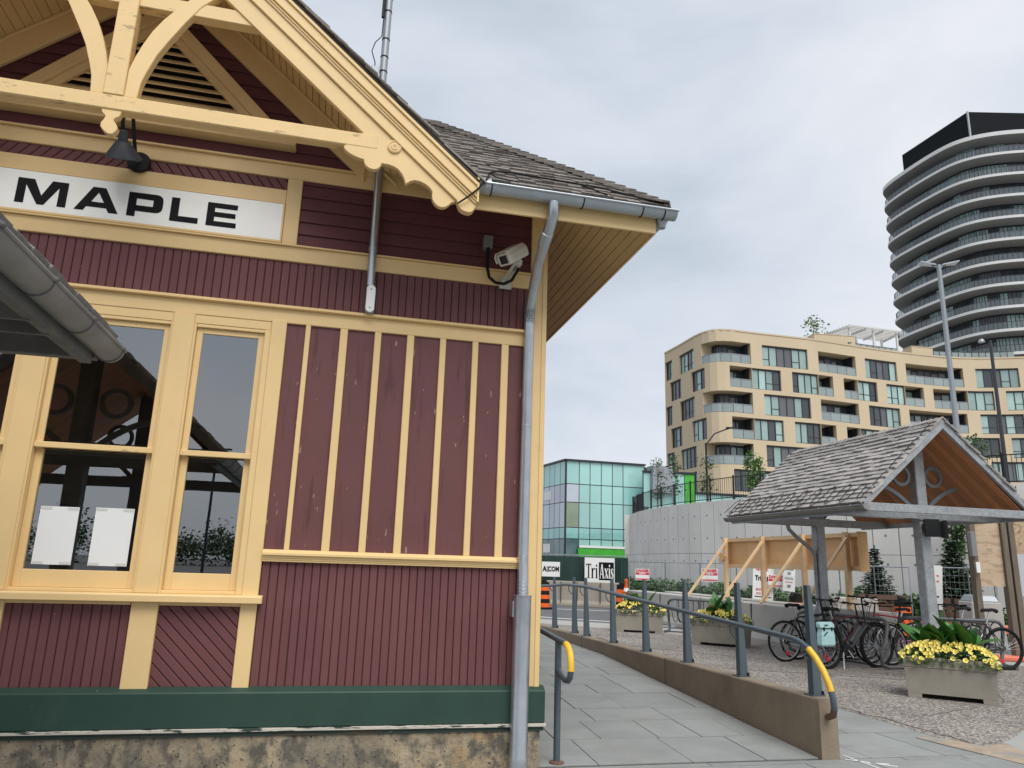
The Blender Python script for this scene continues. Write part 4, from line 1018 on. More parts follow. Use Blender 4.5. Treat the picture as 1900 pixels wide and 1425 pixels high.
# ================================================================== SHELTERS
# one gabled steel shelter with a shake roof; the canopy at the left edge is its twin
def make_shelter(name, label, cx, y0, y1, group, det_left=True, shake=None, gm=None, back_cable=True, steel=None):
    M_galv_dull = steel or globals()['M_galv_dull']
    HW, ZE, ZR = 1.49, 2.47, 3.80
    sl = (ZR-ZE)/HW
    t = thing(name, label, 'shelter', (cx, (y0+y1)/2, 0), group)
    X0, X1 = cx-HW, cx+HW
    py = (y0+0.64, y1-0.66)
    ln_ = math.hypot(HW, ZR-ZE); d = (HW/ln_, (ZR-ZE)/ln_)
    for yy in py:
        p = obj('post', MB().box(cx-0.09, cx+0.09, yy-0.09, yy+0.09, 0, ZR-0.13), M_galv_dull, parent=t, bev=0.012)
        obj('base_plate', MB().box(cx-0.17, cx+0.17, yy-0.17, yy+0.17, 0, 0.02), M_galv_dull, parent=p)
        obj('cap_plate', MB().box(cx-0.20, cx+0.20, yy-0.12, yy+0.12, ZE-0.03, ZE+0.055), M_galv_dull, parent=p, bev=0.004)
    # end frames: rafters and tie
    for yy, s_ in ((y0, 1), (y1, -1)):
        for sg_ in (-1, 1):
            a = Vector((cx+sg_*(HW+0.02), yy+s_*0.03, ZE+0.045)); b = Vector((cx, yy+s_*0.03, ZR+0.062))
            e1 = [(cx+sg_*(HW+0.03), ZE-0.02), (cx+sg_*(HW+0.03), ZE+0.085), (cx, ZR+0.10), (cx, ZR-0.055)]
            obj('rafter', MB().prism(e1, 'y', yy, yy+s_*0.06), M_galv_dull, parent=t, bev=0.004)
        obj('tie_plate', MB().box(X0, X1, min(yy-s_*0.006,yy+s_*0.05), max(yy-s_*0.006,yy+s_*0.05), ZE-0.045, ZE+0.075), M_galv_dull, parent=t, bev=0.004)
    for yy in py:
        for o_ in (-0.115, 0.095):
            obj('cross_beam', MB().box(X0+0.04, X1-0.04, yy+o_, yy+o_+0.02, ZE-0.08, ZE+0.045), M_galv_dull, parent=t)
    for sg_ in (-1, 1):
        obj('eave_beam', MB().box(cx+sg_*(HW-0.035)-0.025, cx+sg_*(HW-0.035)+0.025, y0+0.06, y1-0.06, ZE-0.075, ZE+0.02), M_galv_dull, parent=t)
        # soffit boards down the slope
        nb = 28
        bm = {}
        for i in range(nb):
            ya = y0+0.065+(y1-y0-0.13)*i/nb; wb = (y1-y0-0.13)/nb-0.006
            P = [(cx+sg_*0.0, ya, ZR-0.045), (cx+sg_*(HW-0.02), ya, ZE-0.03)]
            q = []
            for dz in (0, 0.02):
                q += [(P[0][0],ya,P[0][2]+dz),(P[1][0],ya,P[1][2]+dz),(P[1][0],ya+wb,P[1][2]+dz),(P[0][0],ya+wb,P[0][2]+dz)]
            obj('soffit_board', MB().add(q, [(0,1,2,3),(7,6,5,4),(0,4,5,1),(1,5,6,2),(2,6,7,3),(3,7,4,0)]), M_cedar, parent=t)
        deck = [(cx, ZR-0.02), (cx+sg_*(HW+0.03), ZE+0.0), (cx+sg_*(HW+0.03), ZE+0.06), (cx, ZR+0.055)]
        obj('roof_deck', MB().prism(deck, 'y', y0+0.062, y1-0.062), M_shake_under, parent=t)
        # scroll braces in the post plane
        for yy in py:
            sc_ = MB()
            def flat(pts, w=0.05, th=0.012):
                for a, b in zip(pts, pts[1:]): sc_.bar(a, b, w, 0.030, (0,0,1) if abs(b[2]-a[2]) < abs(b[0]-a[0]) else (1,0,0))
            rc_ = (cx+sg_*0.30, yy, ZE+0.60)
            prof = []
            n_ = 28
            rows = []
            for k in range(n_+1):
                a = 2*math.pi*k/n_; c_, s2 = math.cos(a), math.sin(a)
                rows.append([(rc_[0]+c_*r_, yy+o_, rc_[2]+s2*r_) for r_, o_ in ((0.172,-0.02),(0.172,0.02),(0.122,0.02),(0.122,-0.02),(0.172,-0.02))])
            sc_.sheet(rows)
            cv = []
            for k in range(13):
                u = k/12
                x = 0.10+0.62*u; zc = ZE+0.02+0.42*math.sin(u*math.pi*0.42)**0.8
                cv.append((cx+sg_*x, zc))
            rows = []
            for k, (x, zc) in enumerate(cv):
                a = cv[max(k-1,0)]; b = cv[min(k+1,12)]; tx, tz = b[0]-a[0], b[1]-a[1]; L_ = math.hypot(tx,tz); nx, nz = -tz/L_*0.03, tx/L_*0.03
                rows.append([(x+nx,yy-0.02,zc+nz),(x+nx,yy+0.02,zc+nz),(x-nx,yy+0.02,zc-nz),(x-nx,yy-0.02,zc-nz),(x+nx,yy-0.02,zc+nz)])
            sc_.sheet(rows)
            obj('scroll_brace', sc_, M_scroll, parent=t, smooth=True)
        # gutters
        gx = cx+sg_*(HW+0.035)
        gobj = halfround(y0-0.06, y1+0.06, gx, ZE+0.03, 0.066, gm or M_gutter_old, t, axis='y')
        ex = gx+sg_*0.066
        obj('rolled_edge', MB().tube([(ex,y0-0.065,ZE+0.032),(ex,y1+0.065,ZE+0.032)], 0.010, 7), gm or M_gutter_old, parent=gobj, smooth=True)
        for k in range(9):
            yy = y0-0.02+k*(y1-y0+0.04)/8 if k else y0+0.22
            obj('gutter_bracket', MB().tube(arc((gx,yy,ZE+0.03), 0.0685, 180, 360, 10, 'xz'), 0.004, 5), M_galv_dull, parent=gobj)
            obj('bracket_hook', MB().lathe([(0.013,-0.012),(0.015,0),(0.013,0.012)], 8, (ex,yy,ZE+0.034), (0,1,0)), M_galv_dull, parent=gobj)
        # shakes
    rr_ = random.Random(31)
    msh = {}
    stuff = MB(); cnt = 0
    exps = 0.116; ncs = int(ln_/exps)+1
    for sg_ in (-1, 1):
        for k in range(ncs):
            s0 = -0.015+k*exps
            y = y0+0.02-rr_.uniform(0,0.06)
            while y < y1-0.03:
                w = rr_.choice((0.13,0.165,0.20,0.24)); w = min(w, y1-0.01-y)
                if w < 0.04: break
                key = (sg_, rr_.randint(0,3), round(w,2))
                Lg = min(0.27, ln_-s0)
                if key not in msh or Lg < 0.27:
                    tt = (0.026,0.031,0.036,0.042)[key[1]]
                    dd = Vector((-sg_*d[0],0,d[1])); nn = Vector((sg_*d[1],0,d[0]))
                    P = []
                    for dt in (0.0, 1.0):
                        for (s, q, tq) in ((0,0.026,tt),(Lg,0.0,tt*0.2)):
                            for yy in (-w/2+0.003, w/2-0.003): P.append(dd*s+nn*(q+tq*dt)+Vector((0,yy,0)))
                    fs = [(0,2,3,1),(4,5,7,6),(0,1,5,4),(1,3,7,5),(3,2,6,7),(2,0,4,6)]
                    me = (P, fs)
                    if Lg == 0.27: msh[key] = me
                else: me = msh[key]
                base = Vector((cx+sg_*(HW+0.03), y+w/2, ZE+0.050)) + Vector((-sg_*d[0],0,d[1]))*(s0+rr_.uniform(-.007,.007))
                vis = (sg_ == -1 and det_left) and cnt < 298
                if vis:
                    mk = ('m',)+key
                    if mk not in msh or Lg < 0.27:
                        mm = MB().add(*me).mesh('roof_shingle'); mm.materials.append(shake or M_shake_grey)
                        if Lg == 0.27: msh[mk] = mm
                    else: mm = msh[mk]
                    o = bpy.data.objects.new('roof_shingle', mm); COL.objects.link(o); o.parent = t
                    o.location = base-W[t.name]; o.rotation_euler = (rr_.uniform(-.006,.006), rr_.uniform(-.02,.02), rr_.uniform(-.008,.008))
                    cnt += 1
                else:
                    stuff.add([tuple(base+p) for p in me[0]], me[1])
                y += w
    obj('shingle_courses', stuff, shake or M_shake_grey, parent=t, kind='stuff')
    for k in range(34):
        yy = y0-0.02+k*(y1-y0-0.15)/33
        for sg_ in (-1, 1):
            P = []
            for (q, zz) in ((0.0, ZR+0.105),(0.0+0.155*d[0], ZR+0.105-0.155*d[1])):
                for (ya, lift) in ((yy, 0.042+0.004*(k % 3)), (yy+0.26, 0.008)):
                    P.append((cx+sg_*q, ya, zz+lift-0.03))
            P += [(p[0], p[1], p[2]+0.016) for p in P]
            obj('ridge_shingle', MB().add(P, [(0,1,3,2),(4,6,7,5),(0,4,5,1),(1,5,7,3),(3,7,6,2),(2,6,4,0)]), shake or M_shake_grey, parent=t)
    # heating cable zigzag along the left eave
    if back_cable:
        zz_ = MB()
        def on(s, y, off=0.06): return (cx-(HW+0.03)+d[0]*s-d[1]*off, y, ZE+0.062+d[1]*s+d[0]*off)
        pts = []
        n_ = 11
        for k in range(n_):
            yy = y0+0.10+k*(y1-y0-0.25)/(n_-1); st_ = (y1-y0-0.25)/(n_-1)
            for u in range(8):
                a = u/8*2*math.pi
                pts.append(on(0.22-0.24*math.cos(a) if k else 0.22-0.2*math.cos(a), yy+st_*u/8 + 0.03*math.sin(2*a)))
        zz_.tube(pts, 0.006, 5)
        up = [on(0.03+1.9*i/14, y0+0.06+0.018*math.sin(i*2.1), 0.062) for i in range(15)]
        zz_.tube(up, 0.006, 5)
        obj('heating_cable', zz_, M_rubber, parent=t)
        cl = MB()
        for i in range(2, 14, 3):
            p = up[i]; cl.box(p[0]-0.012,p[0]+0.012,p[1]-0.025,p[1]+0.025,p[2]-0.012,p[2]+0.014)
        obj('cable_clip', cl, M_galv, parent=t)
    return t
shelter = make_shelter('bike_shelter', 'open gabled bike shelter with grey shake roof and cedar underside', 9.07, 9.50, 13.42, 'gabled steel shelters', gm=M_gutter_old)
# rain pipe of the shelter's far post
rpipe = MB().tube([(8.42,12.78,2.42),(8.46,12.78,2.30),(8.60,12.77,2.17),(8.80,12.76,2.02),(8.92,12.75,1.92),(8.95,12.74,1.80),(8.95,12.74,1.0),(8.93,12.70,0.95),(8.80,12.62,0.80),(8.78,12.60,0.62)], 0.036, 10)
obj('rain_pipe', rpipe, M_galv_dull, parent=shelter, smooth=True)
canopy = make_shelter('platform_canopy', 'near grey steel canopy corner with aged zinc gutter jutting in at left', -2.70, 0.05, 3.99, 'gabled steel shelters', det_left=False, back_cable=False, steel=M_steel_shaded)
# loudspeaker on the near post
ls = thing('loudspeaker', 'pair of black outdoor loudspeakers clamped to the near shelter post', 'loudspeaker', (9.1, 9.98, 2.2))
def box_speaker(c, ang):
    ca, sa = math.cos(ang), math.sin(ang)
    f_ = Vector((sa,-ca,0)); s_ = Vector((ca,sa,0))
    P = []
    for (dp_, w_, h_) in ((0.0,0.075,0.085),(0.13,0.11,0.135),(0.17,0.11,0.135)):
        for a, b in ((-1,-1),(1,-1),(1,1),(-1,1)): P.append(Vector(c)+f_*dp_+s_*(a*w_)+Vector((0,0,b*h_)))
    fs = [(0,3,2,1),(8,9,10,11)]
    for l in (0,4):
        for i in range(4): fs.append((l+i,l+(i+1)%4,l+4+(i+1)%4,l+4+i))
    return MB().add(P, fs)
obj('speaker_cabinet', box_speaker((9.10,10.02,2.245), R(-25)), M_dark, parent=ls, bev=0.008)
obj('speaker_cabinet', box_speaker((9.24,10.05,2.235), R(50)), M_dark, parent=ls, bev=0.008)
obj('clamp', MB().box(8.97,9.17,10.03,10.055,2.37,2.40).box(9.08,9.12,9.98,10.05,2.2,2.40), M_galv, parent=ls)

# ================================================================== RAMP WALL AND RAILS
rwl = thing('ramp_wall', 'low brown concrete kerb wall beside the paved ramp', 'wall', (4.22, 5.96, 0))
def wtop(y): return 0.47-0.0135*(y-5.96) if y < 14.5 else 0.355
wb = MB()
ys_ = [5.957+i*0.7 for i in range(17)]
sec = []
for y in ys_:
    z = wtop(y)
    sec.append([(4.135,y,-0.05),(4.135,y,z-0.012),(4.147,y,z),(4.293,y,z),(4.305,y,z-0.012),(4.305,y,-0.05)])
wb.sheet(sec)
n6 = len(ys_)*6
wb.f.append((0,1,2,3,4,5)); wb.f.append(tuple(range(n6-1,n6-7,-1)))
obj('wall_body', wb, M_conc_brown, parent=rwl)
for y in (9.0, 12.2):
    obj('expansion_joint', MB().box(4.1335,4.3065,y,y+0.012,0.0,wtop(y)+0.0012), M_joint, parent=rwl)
hr = thing('ramp_handrail', 'blue grey steel handrail on tapered posts along the low concrete ramp wall', 'handrail', (4.22, 6.13, 0.45))
rail_z = lambda y: 0.925+0.0445*(y-6.17) if y < 11.9 else 1.18
posts = [6.135, 7.355, 8.575, 9.795, 11.015, 12.235, 12.86, 14.06]
for y in posts:
    zb = wtop(y); zt = zb+0.93-0.0*(y) 
    pb = MB()
    # folded steel post: flat web towards the ramp, flange tapering upwards
    pb.add([(4.188,y-0.040,zb),(4.278,y-0.040,zb),(4.278,y+0.040,zb),(4.188,y+0.040,zb),(4.190,y-0.030,zt),(4.226,y-0.030,zt),(4.226,y+0.030,zt),(4.190,y+0.030,zt)], [(0,3,2,1),(4,5,6,7),(0,1,5,4),(1,2,6,5),(2,3,7,6),(3,0,4,7)])
    p = obj('rail_post', pb, M_rail, parent=hr, bev=0.002)
    obj('base_plate', MB().box(4.16,4.29,y-0.06,y+0.065,zb+0.001,zb+0.012), M_rail, parent=p)
    obj('anchor_bolt', MB().lathe([(0.012,0.0),(0.012,0.03)], 6, (4.275,y+0.045,zb+0.012)).lathe([(0.012,0.0),(0.012,0.03)], 6, (4.275,y-0.045,zb+0.012)), M_dark, parent=p)
    rz = rail_z(y)
    obj('rail_bracket', MB().tube([(4.197,y,rz-0.16),(4.15,y,rz-0.14),(4.115,y,rz-0.09),(4.11,y,rz-0.02)], 0.007, 6), M_rail, parent=p, smooth=True)
ry = [(4.11, y, rail_z(y)) for y in (6.25,7.0,8.0,9.0,10.0,11.0,11.6,11.9,12.3,13.0)] + [(4.11,13.3,1.165),(4.11,14.0,1.125),(4.11,14.9,1.09)]
bend = [(4.11,6.12,0.905),(4.115,6.03,0.865),(4.125,5.95,0.80),(4.14,5.88,0.71),(4.155,5.83,0.60),(4.165,5.805,0.50),(4.175,5.81,0.42),(4.19,5.85,0.36),(4.20,5.92,0.335),(4.21,5.96,0.33)]
obj('rail_tube', MB().tube(bend[::-1]+ry, 0.026, 12), M_rail, parent=hr, smooth=True)
obj('yellow_tape', MB().tube([(4.115,6.03,0.865),(4.125,5.95,0.80),(4.14,5.88,0.71),(4.155,5.83,0.60),(4.160,5.8175,0.55)], 0.0275, 12), M_yellow, parent=hr, smooth=True)
obj('rusty_end', MB().tube([(4.175,5.81,0.42),(4.19,5.85,0.36),(4.20,5.92,0.335),(4.21,5.957,0.33)], 0.0272, 12), M_rust, parent=hr, smooth=True)
wr = thing('wall_handrail', 'short blue grey handrail with looped yellow end next to the station corner', 'handrail', (1.86, 6.07, 0))
obj('rail_post', MB().lathe([(0.027,0.0),(0.027,0.9)], 14, (1.86,6.07,0)), M_rail, parent=wr, smooth=True)
obj('post_flange', MB().lathe([(0.06,0.0),(0.06,0.012),(0.03,0.02)], 14, (1.86,6.07,0.001)), M_rust, parent=wr)
lpts = [(1.86,10.5,1.13),(1.86,8.5,1.045),(1.86,6.6,0.945),(1.86,6.1,0.918),(1.86,5.90,0.908),(1.86,5.82,0.892),(1.86,5.765,0.855),(1.86,5.74,0.80),(1.86,5.735,0.73),(1.86,5.755,0.675),(1.86,5.80,0.645),(1.86,5.88,0.64),(1.86,5.96,0.655),(1.86,6.055,0.685)]
obj('rail_tube', MB().tube(lpts, 0.024, 12), M_rail, parent=wr, smooth=True)
obj('yellow_tape', MB().tube([(1.86,5.865,0.904),(1.86,5.82,0.892),(1.86,5.765,0.855),(1.86,5.74,0.80),(1.86,5.735,0.72)], 0.0255, 12), M_yellow, parent=wr, smooth=True)
obj('rail_post', MB().lathe([(0.024,0.16),(0.024,1.07)], 12, (1.86,9.2,0)), M_rail, parent=wr, smooth=True)

# ================================================================== PLANTERS
rp_ = random.Random(8)
def leaf_mesh(L, w, droop, name='leaf'):
    rows = []
    n_ = 5
    for i in range(n_+1):
        u = i/n_; ww = w*math.sin(math.pi*min(1, (0.10+0.9*u)))**0.8 if u < 1 else 0.004
        x = L*u; z = -droop*u*u*L
        rows.append([(x,-ww,z+0.25*ww),(x,0,z),(x,ww,z+0.25*ww)])
    return MB().sheet(rows).mesh(name)
leaf_ms = [leaf_mesh(0.40,0.085,0.18), leaf_mesh(0.34,0.078,0.4), leaf_mesh(0.28,0.08,0.12)]
for m_l in leaf_ms: m_l.materials.append(M_leaf); m_l.polygons.foreach_set('use_smooth', [True]*len(m_l.polygons))
fl = MB()
pet = []
n_ = 10
rim = [(0.024*(1+0.10*math.cos(5*2*math.pi*i/n_*1.0))*math.cos(2*math.pi*i/n_), 0.024*(1+0.10*math.cos(5*2*math.pi*i/n_))*math.sin(2*math.pi*i/n_), 0.006) for i in range(n_)]
inn_ = [(0.010*math.cos(2*math.pi*i/n_), 0.010*math.sin(2*math.pi*i/n_), -0.002) for i in range(n_)]
fl.add(rim+inn_+[(0,0,-0.022)], [(i,(i+1)%n_,n_+(i+1)%n_,n_+i) for i in range(n_)]+[(n_+i,n_+(i+1)%n_,2*n_) for i in range(n_)])
flower_me = fl.mesh('flower'); flower_me.materials.append(M_petal); flower_me.materials.append(M_petal_in)
for i, p in enumerate(flower_me.polygons): p.material_index = 1 if i < n_ else 0
def foliage_mound(lx, ly, h, n, name, mt, rnd, trail=0.0):
    mb = MB()
    for _ in range(n):
        x, y = rnd.uniform(-lx,lx), rnd.uniform(-ly,ly)
        ed = max(abs(x)/lx, abs(y)/ly)
        z = h*(1-ed**3)*rnd.uniform(0.3,1.0) - (trail*rnd.random() if ed > 0.85 else 0)
        a = rnd.uniform(0, 6.28); t_ = rnd.uniform(-0.6,0.9); s_ = rnd.uniform(0.018,0.036)
        u = Vector((math.cos(a),math.sin(a),t_*0.6)).normalized(); v = u.cross(Vector((rnd.uniform(-.4,.4),rnd.uniform(-.4,.4),1))).normalized()
        c = Vector((x,y,z))
        mb.add([c-u*s_, c+v*s_*0.5, c+u*s_, c-v*s_*0.5], [(0,1,2,3)])
    return mb
def make_planter(label, plabel, clabel, c, ang, L=1.0, D=0.62, H=0.50, nflow=90, canna_n=12, seed=1, cscale=1.0, dense=True):
    rnd = random.Random(seed)
    t = thing('concrete_planter', label, 'planter', c, 'concrete flower planters', ang)
    l2, d2 = L/2, D/2
    # tapered trough with a recessed band under the rim and a slot at the foot (front and back)
    mb = MB()
    def ring(z, k): return [(-l2*k,-d2*k,z),(l2*k,-d2*k,z),(l2*k,d2*k,z),(-l2*k,d2*k,z)]
    rows = [ring(0.055,0.945), ring(H*0.72,0.985), ring(H*0.72,0.965), ring(H*0.75,0.965), ring(H*0.75,1.0), ring(H,1.0), ring(H,0.90), ring(H-0.10,0.90)]
    V = [p for r_ in rows for p in r_]
    F = []
    for i in range(len(rows)-1):
        for j in range(4): F.append((i*4+j, i*4+(j+1)%4, (i+1)*4+(j+1)%4, (i+1)*4+j))
    F.append((len(rows)*4-4,len(rows)*4-3,len(rows)*4-2,len(rows)*4-1)); F.append((3,2,1,0))
    mb.add(V, F)
    for sx_ in (-1, 1):
        a, b = sorted((sx_*l2*0.944, sx_*l2*0.64)); mb.box(a, b, -d2*0.943, d2*0.943, 0.0, 0.056)
    obj('trough', mb, M_planter, parent=t, local=True, bev=0.008)
    obj('soil', MB().box(-l2*0.89, l2*0.89, -d2*0.89, d2*0.89, H-0.12, H-0.03), M_soil, parent=t, local=True)
    pt = thing('petunias', plabel, 'flowers', (c[0],c[1],H), 'yellow petunias in the planters', ang)
    fm = foliage_mound(l2*1.08, d2*1.14, 0.19, 2600 if dense else 500, 'foliage', M_foliage, rnd, 0.10)
    o = obj('foliage', fm, M_foliage, parent=pt, local=True, loc=(0,0,-0.02), kind='stuff')
    for i in range(nflow):
        x = rnd.uniform(-l2*1.08, l2*1.08); y = rnd.choice((rnd.uniform(-d2*1.12,-d2*0.35), rnd.uniform(-d2*1.1,d2*1.1)))
        ed = max(abs(x)/(l2*1.08), abs(y)/(d2*1.12))
        z = 0.19*(1-ed**3)*rnd.uniform(0.85,1.08)-0.008+ (rnd.uniform(-0.09,0.02) if ed > 0.85 else 0)
        q = bpy.data.objects.new('flower', flower_me); COL.objects.link(q); q.parent = pt
        q.location = (x, y, z+0.012)
        nv = Vector((x*0.5+rnd.uniform(-.5,.5)-0.25, y*1.0-0.55+rnd.uniform(-.4,.4), 0.55)).normalized()
        q.rotation_euler = nv.to_track_quat('Z','Y').to_euler(); s_ = rnd.uniform(0.65,1.35); q.scale = (s_,s_,s_)
    cn = thing('broadleaf_plant', clabel, 'plant', (c[0],c[1],H), 'broad leaved plants in the planters', ang)
    for i in range(canna_n):
        q = bpy.data.objects.new('leaf', leaf_ms[i % 3]); COL.objects.link(q); q.parent = cn
        a = rnd.uniform(0,6.28)
        q.location = (rnd.uniform(-.26,.26)*cscale, rnd.uniform(-.10,.12), 0.05+rnd.uniform(0,0.06))
        q.rotation_euler = (rnd.uniform(-.4,.4), -R(rnd.uniform(42,82)), a); s_ = rnd.uniform(0.8,1.15)*cscale; q.scale = (s_,s_,s_)
    bl = MB()
    for bx, bz in ((-0.17,0.24),(0.10,0.18)):
        for _ in range(14):
            p = Vector((bx+rnd.uniform(-.04,.04), rnd.uniform(-.05,.05), bz+rnd.uniform(-.035,.04)))
            u = Vector((rnd.uniform(-1,1),rnd.uniform(-1,1),rnd.uniform(-1,1))).normalized()*0.025; v = u.orthogonal()*0.5
            bl.add([p-u,p+v,p+u,p-v], [(0,1,2,3)])
    obj('bloom', bl, M_canna, parent=cn, local=True)
    return t
# front planter: bottom front corners measured at (7.38,8.75) and (8.11,8.09)
aA = math.atan2(8.09-8.75, 8.11-7.38)
nA = Vector((-math.sin(aA), math.cos(aA)))
cA = Vector((7.745,8.42))+nA*0.30
make_planter('nearest concrete planter with yellow flowers in front of the bike shelter', 'nearest mass of yellow petunias spilling over the planter by the bikes', 'large glossy leaved plant rising from the nearest planter', (cA.x,cA.y,0), aA, L=1.04, D=0.62, H=0.50, nflow=260, canna_n=22, cscale=1.25, seed=4)
aB = math.atan2(14.24-14.98, 8.28-7.48); nB = Vector((-math.sin(aB), math.cos(aB)))
cB = Vector((7.88,14.61))+nB*0.31
make_planter('concrete planter behind the handrail, between the empty spiral rack and the concrete blocks', 'pale yellow petunias in the planter beside the concrete blocks', 'leafy plant in the planter right of the empty spiral rack', (cB.x,cB.y,0), aB, L=1.12, D=0.66, H=0.52, nflow=190, canna_n=17, cscale=1.1, seed=5)
aC = math.atan2(17.23-17.67, 7.87-6.91); nC = Vector((-math.sin(aC), math.cos(aC)))
cC = Vector((7.35,17.42))+nC*0.32
make_planter('farthest concrete planter, left of the empty spiral rack near the road', 'pale yellow petunias in the farthest planter near the road', 'drooping leafy plant in the farthest planter near the road', (cC.x,cC.y,0), aC, L=1.15, D=0.64, H=0.52, nflow=170, canna_n=12, seed=6, cscale=1.1)

# ================================================================== BIKE RACKS
def spiral_rack(label, p0, ang, L, nl, H=0.78, group='spiral bike racks'):
    t = thing('bike_rack', label, 'bike rack', p0, group, ang)
    fr = [(0.0,-0.32,0.03),(0.0,0.10,0.03),(-0.02,0.24,0.08),(-0.05,0.28,0.25),(-0.03,0.16,0.42),(-0.02,0.10,0.58),(0.0,0.06,0.70),(0.06,0.03,H-0.02),(0.16,0.0,H),(L-0.16,0.0,H),(L-0.06,0.03,H-0.02),(L,0.06,0.70),(L+0.02,0.10,0.58),(L+0.03,0.16,0.42),(L+0.05,0.28,0.25),(L+0.02,0.24,0.08),(L,0.10,0.03),(L,-0.32,0.03)]
    obj('rack_frame', MB().tube(fr, 0.030, 10), M_rack, parent=t, local=True, smooth=True)
    pts = []
    for k in range(nl*16+1):
        a = 2*math.pi*k/16; u = k/(nl*16)
        pts.append((0.12+(L-0.24)*u, 0.02-0.20*math.sin(a), H-0.28+0.26*math.cos(a)))
    obj('spiral', MB().tube(pts, 0.011, 6), M_rack, parent=t, local=True, smooth=True)
    obj('floor_rail', MB().box(0.0,L,-0.03,0.03,0.002,0.03), M_rack, parent=t, local=True)
    return t
spiral_rack('empty grey spiral bike rack standing between the two far planters', (8.25,17.75,0), R(-40), 1.35, 9)
spiral_rack('grey spiral bike rack under the shelter with bicycles leaned on it', (9.25,11.25,0), R(96), 2.2, 12)
spiral_rack('grey spiral bike rack behind the near shelter post', (10.15,12.05,0), R(-22), 1.7, 9)

# ================================================================== BICYCLES
def wheel_mesh(r, spokes, tw=0.022):
    ty = MB().tube([(r*0.965*math.cos(2*math.pi*i/36),0,r*0.965*math.sin(2*math.pi*i/36)) for i in range(36)], tw, 7, closed=True)
    ri = MB().tube([(r*0.885*math.cos(2*math.pi*i/36),0,r*0.885*math.sin(2*math.pi*i/36)) for i in range(36)], 0.011, 6, closed=True)
    sp = MB()
    for i in range(spokes):
        a = 2*math.pi*i/spokes; s = 0.028 if i % 2 else -0.028
        sp.tube([(0.02*math.cos(a+0.8),s,0.02*math.sin(a+0.8)),(r*0.885*math.cos(a),0,r*0.885*math.sin(a))], 0.0016, 3, caps=False)
    hb = MB().lathe([(0.012,-0.055),(0.022,-0.035),(0.018,0.0),(0.022,0.035),(0.012,0.055)], 10, (0,0,0), (0,1,0))
    return ty, ri, sp, hb
def bicycle(label, loc, ang, frame_m, r=0.34, step=False, saddle_h=0.93, bar_h=1.02, bar='flat', tyre=0.020, guards=False, disc=None, lean=0.0, ebike=False, rimm=M_alu, wb=1.06):
    t = thing('bicycle', label, 'bicycle', loc, 'bicycles parked at the racks', ang)
    t.rotation_euler = (lean, 0, ang)
    def p(name, mb, m, parent=t, **kw): return obj(name, mb, m, parent=parent, local=True, **kw)
    ty, ri, sp, hb = wheel_mesh(r, 28, tyre)
    for x in (0, wb):
        w = bpy.data.objects.new('wheel', hb.mesh('wheel')); COL.objects.link(w); w.parent = t; w.location = (x,0,r); w.data.materials.append(M_alu)
        p('tyre', ty, M_rubber, w, smooth=True); p('rim', ri, rimm, w, smooth=True); p('spokes', sp, M_alu, w)
        if x == 0: p('sprocket', MB().lathe([(0.05,-0.044),(0.05,-0.036),(0.035,-0.034)], 14, (0,0,0), (0,1,0)), M_dark, w)
    bb = (0.43,0,0.29); seat = (0.27,0,0.74); head_t = (wb-0.235,0,0.83); head_b = (wb-0.20,0,0.68)
    f = MB()
    tr = 0.018
    f.tube([bb, seat], tr, 8)
    if step:
        f.tube([bb, (0.60,0,0.36), (wb-0.28,0,0.62), head_b], 0.034 if ebike else 0.022, 8)
    else:
        f.tube([seat, (wb-0.235,0,0.80)], tr*0.9, 8); f.tube([bb, head_b], 0.034 if ebike else 0.020, 8)
    f.tube([head_b, head_t], 0.022, 8)
    for s in (-0.05, 0.05):
        f.tube([(0,s,r), (0.38,s*0.5,0.29), bb], 0.010, 6); f.tube([(0,s,r), (0.24,s*0.4,0.69), (seat[0],0,seat[2]-0.02)], 0.009, 6)
    p('frame', f, frame_m, smooth=True)
    fk = MB()
    for s in (-0.052, 0.052): fk.tube([(wb,s,r), (wb-0.10,s,0.58), (wb-0.185,s*0.7,0.67)], 0.012, 6)
    fk.bar((wb-0.19,-0.05,0.67), (wb-0.19,0.05,0.67), 0.03, 0.03)
    p('fork', fk, M_dark if not ebike else frame_m, smooth=True)
    p('seat_post', MB().tube([seat, (0.27-(saddle_h-0.74)*0.32,0,saddle_h-0.03)], 0.0135, 8), M_bikegrey if ebike else M_alu, smooth=True)
    sxx = 0.27-(saddle_h-0.74)*0.32
    rows = []
    for u, w_, z_ in ((-0.13,0.045,-0.01),(-0.12,0.075,0.012),(-0.06,0.078,0.02),(0.0,0.05,0.014),(0.06,0.028,0.014),(0.13,0.020,0.010),(0.15,0.010,-0.008)):
        rows.append([(sxx+u,-w_,z_-0.03+saddle_h),(sxx+u,-w_*0.8,z_+saddle_h),(sxx+u,0,z_+0.012+saddle_h),(sxx+u,w_*0.8,z_+saddle_h),(sxx+u,w_,z_-0.03+saddle_h),(sxx+u,0,z_-0.045+saddle_h),(sxx+u,-w_,z_-0.03+saddle_h)])
    sd = MB().sheet(rows); p('saddle', sd, M_rubber, smooth=True)
    hx = wb-0.26
    p('stem', MB().tube([head_t, (hx-0.005,0,bar_h-0.02), (hx+0.05,0,bar_h)], 0.015, 8), M_dark, smooth=True)
    if bar == 'flat': hpts = [(hx+0.0,-0.30,bar_h+0.015),(hx+0.05,-0.14,bar_h),(hx+0.05,0.14,bar_h),(hx+0.0,0.30,bar_h+0.015)]
    else: hpts = [(hx-0.14,-0.29,bar_h+0.06),(hx-0.02,-0.25,bar_h+0.07),(hx+0.05,-0.10,bar_h+0.0),(hx+0.05,0.10,bar_h),(hx-0.02,0.25,bar_h+0.07),(hx-0.14,0.29,bar_h+0.06)]
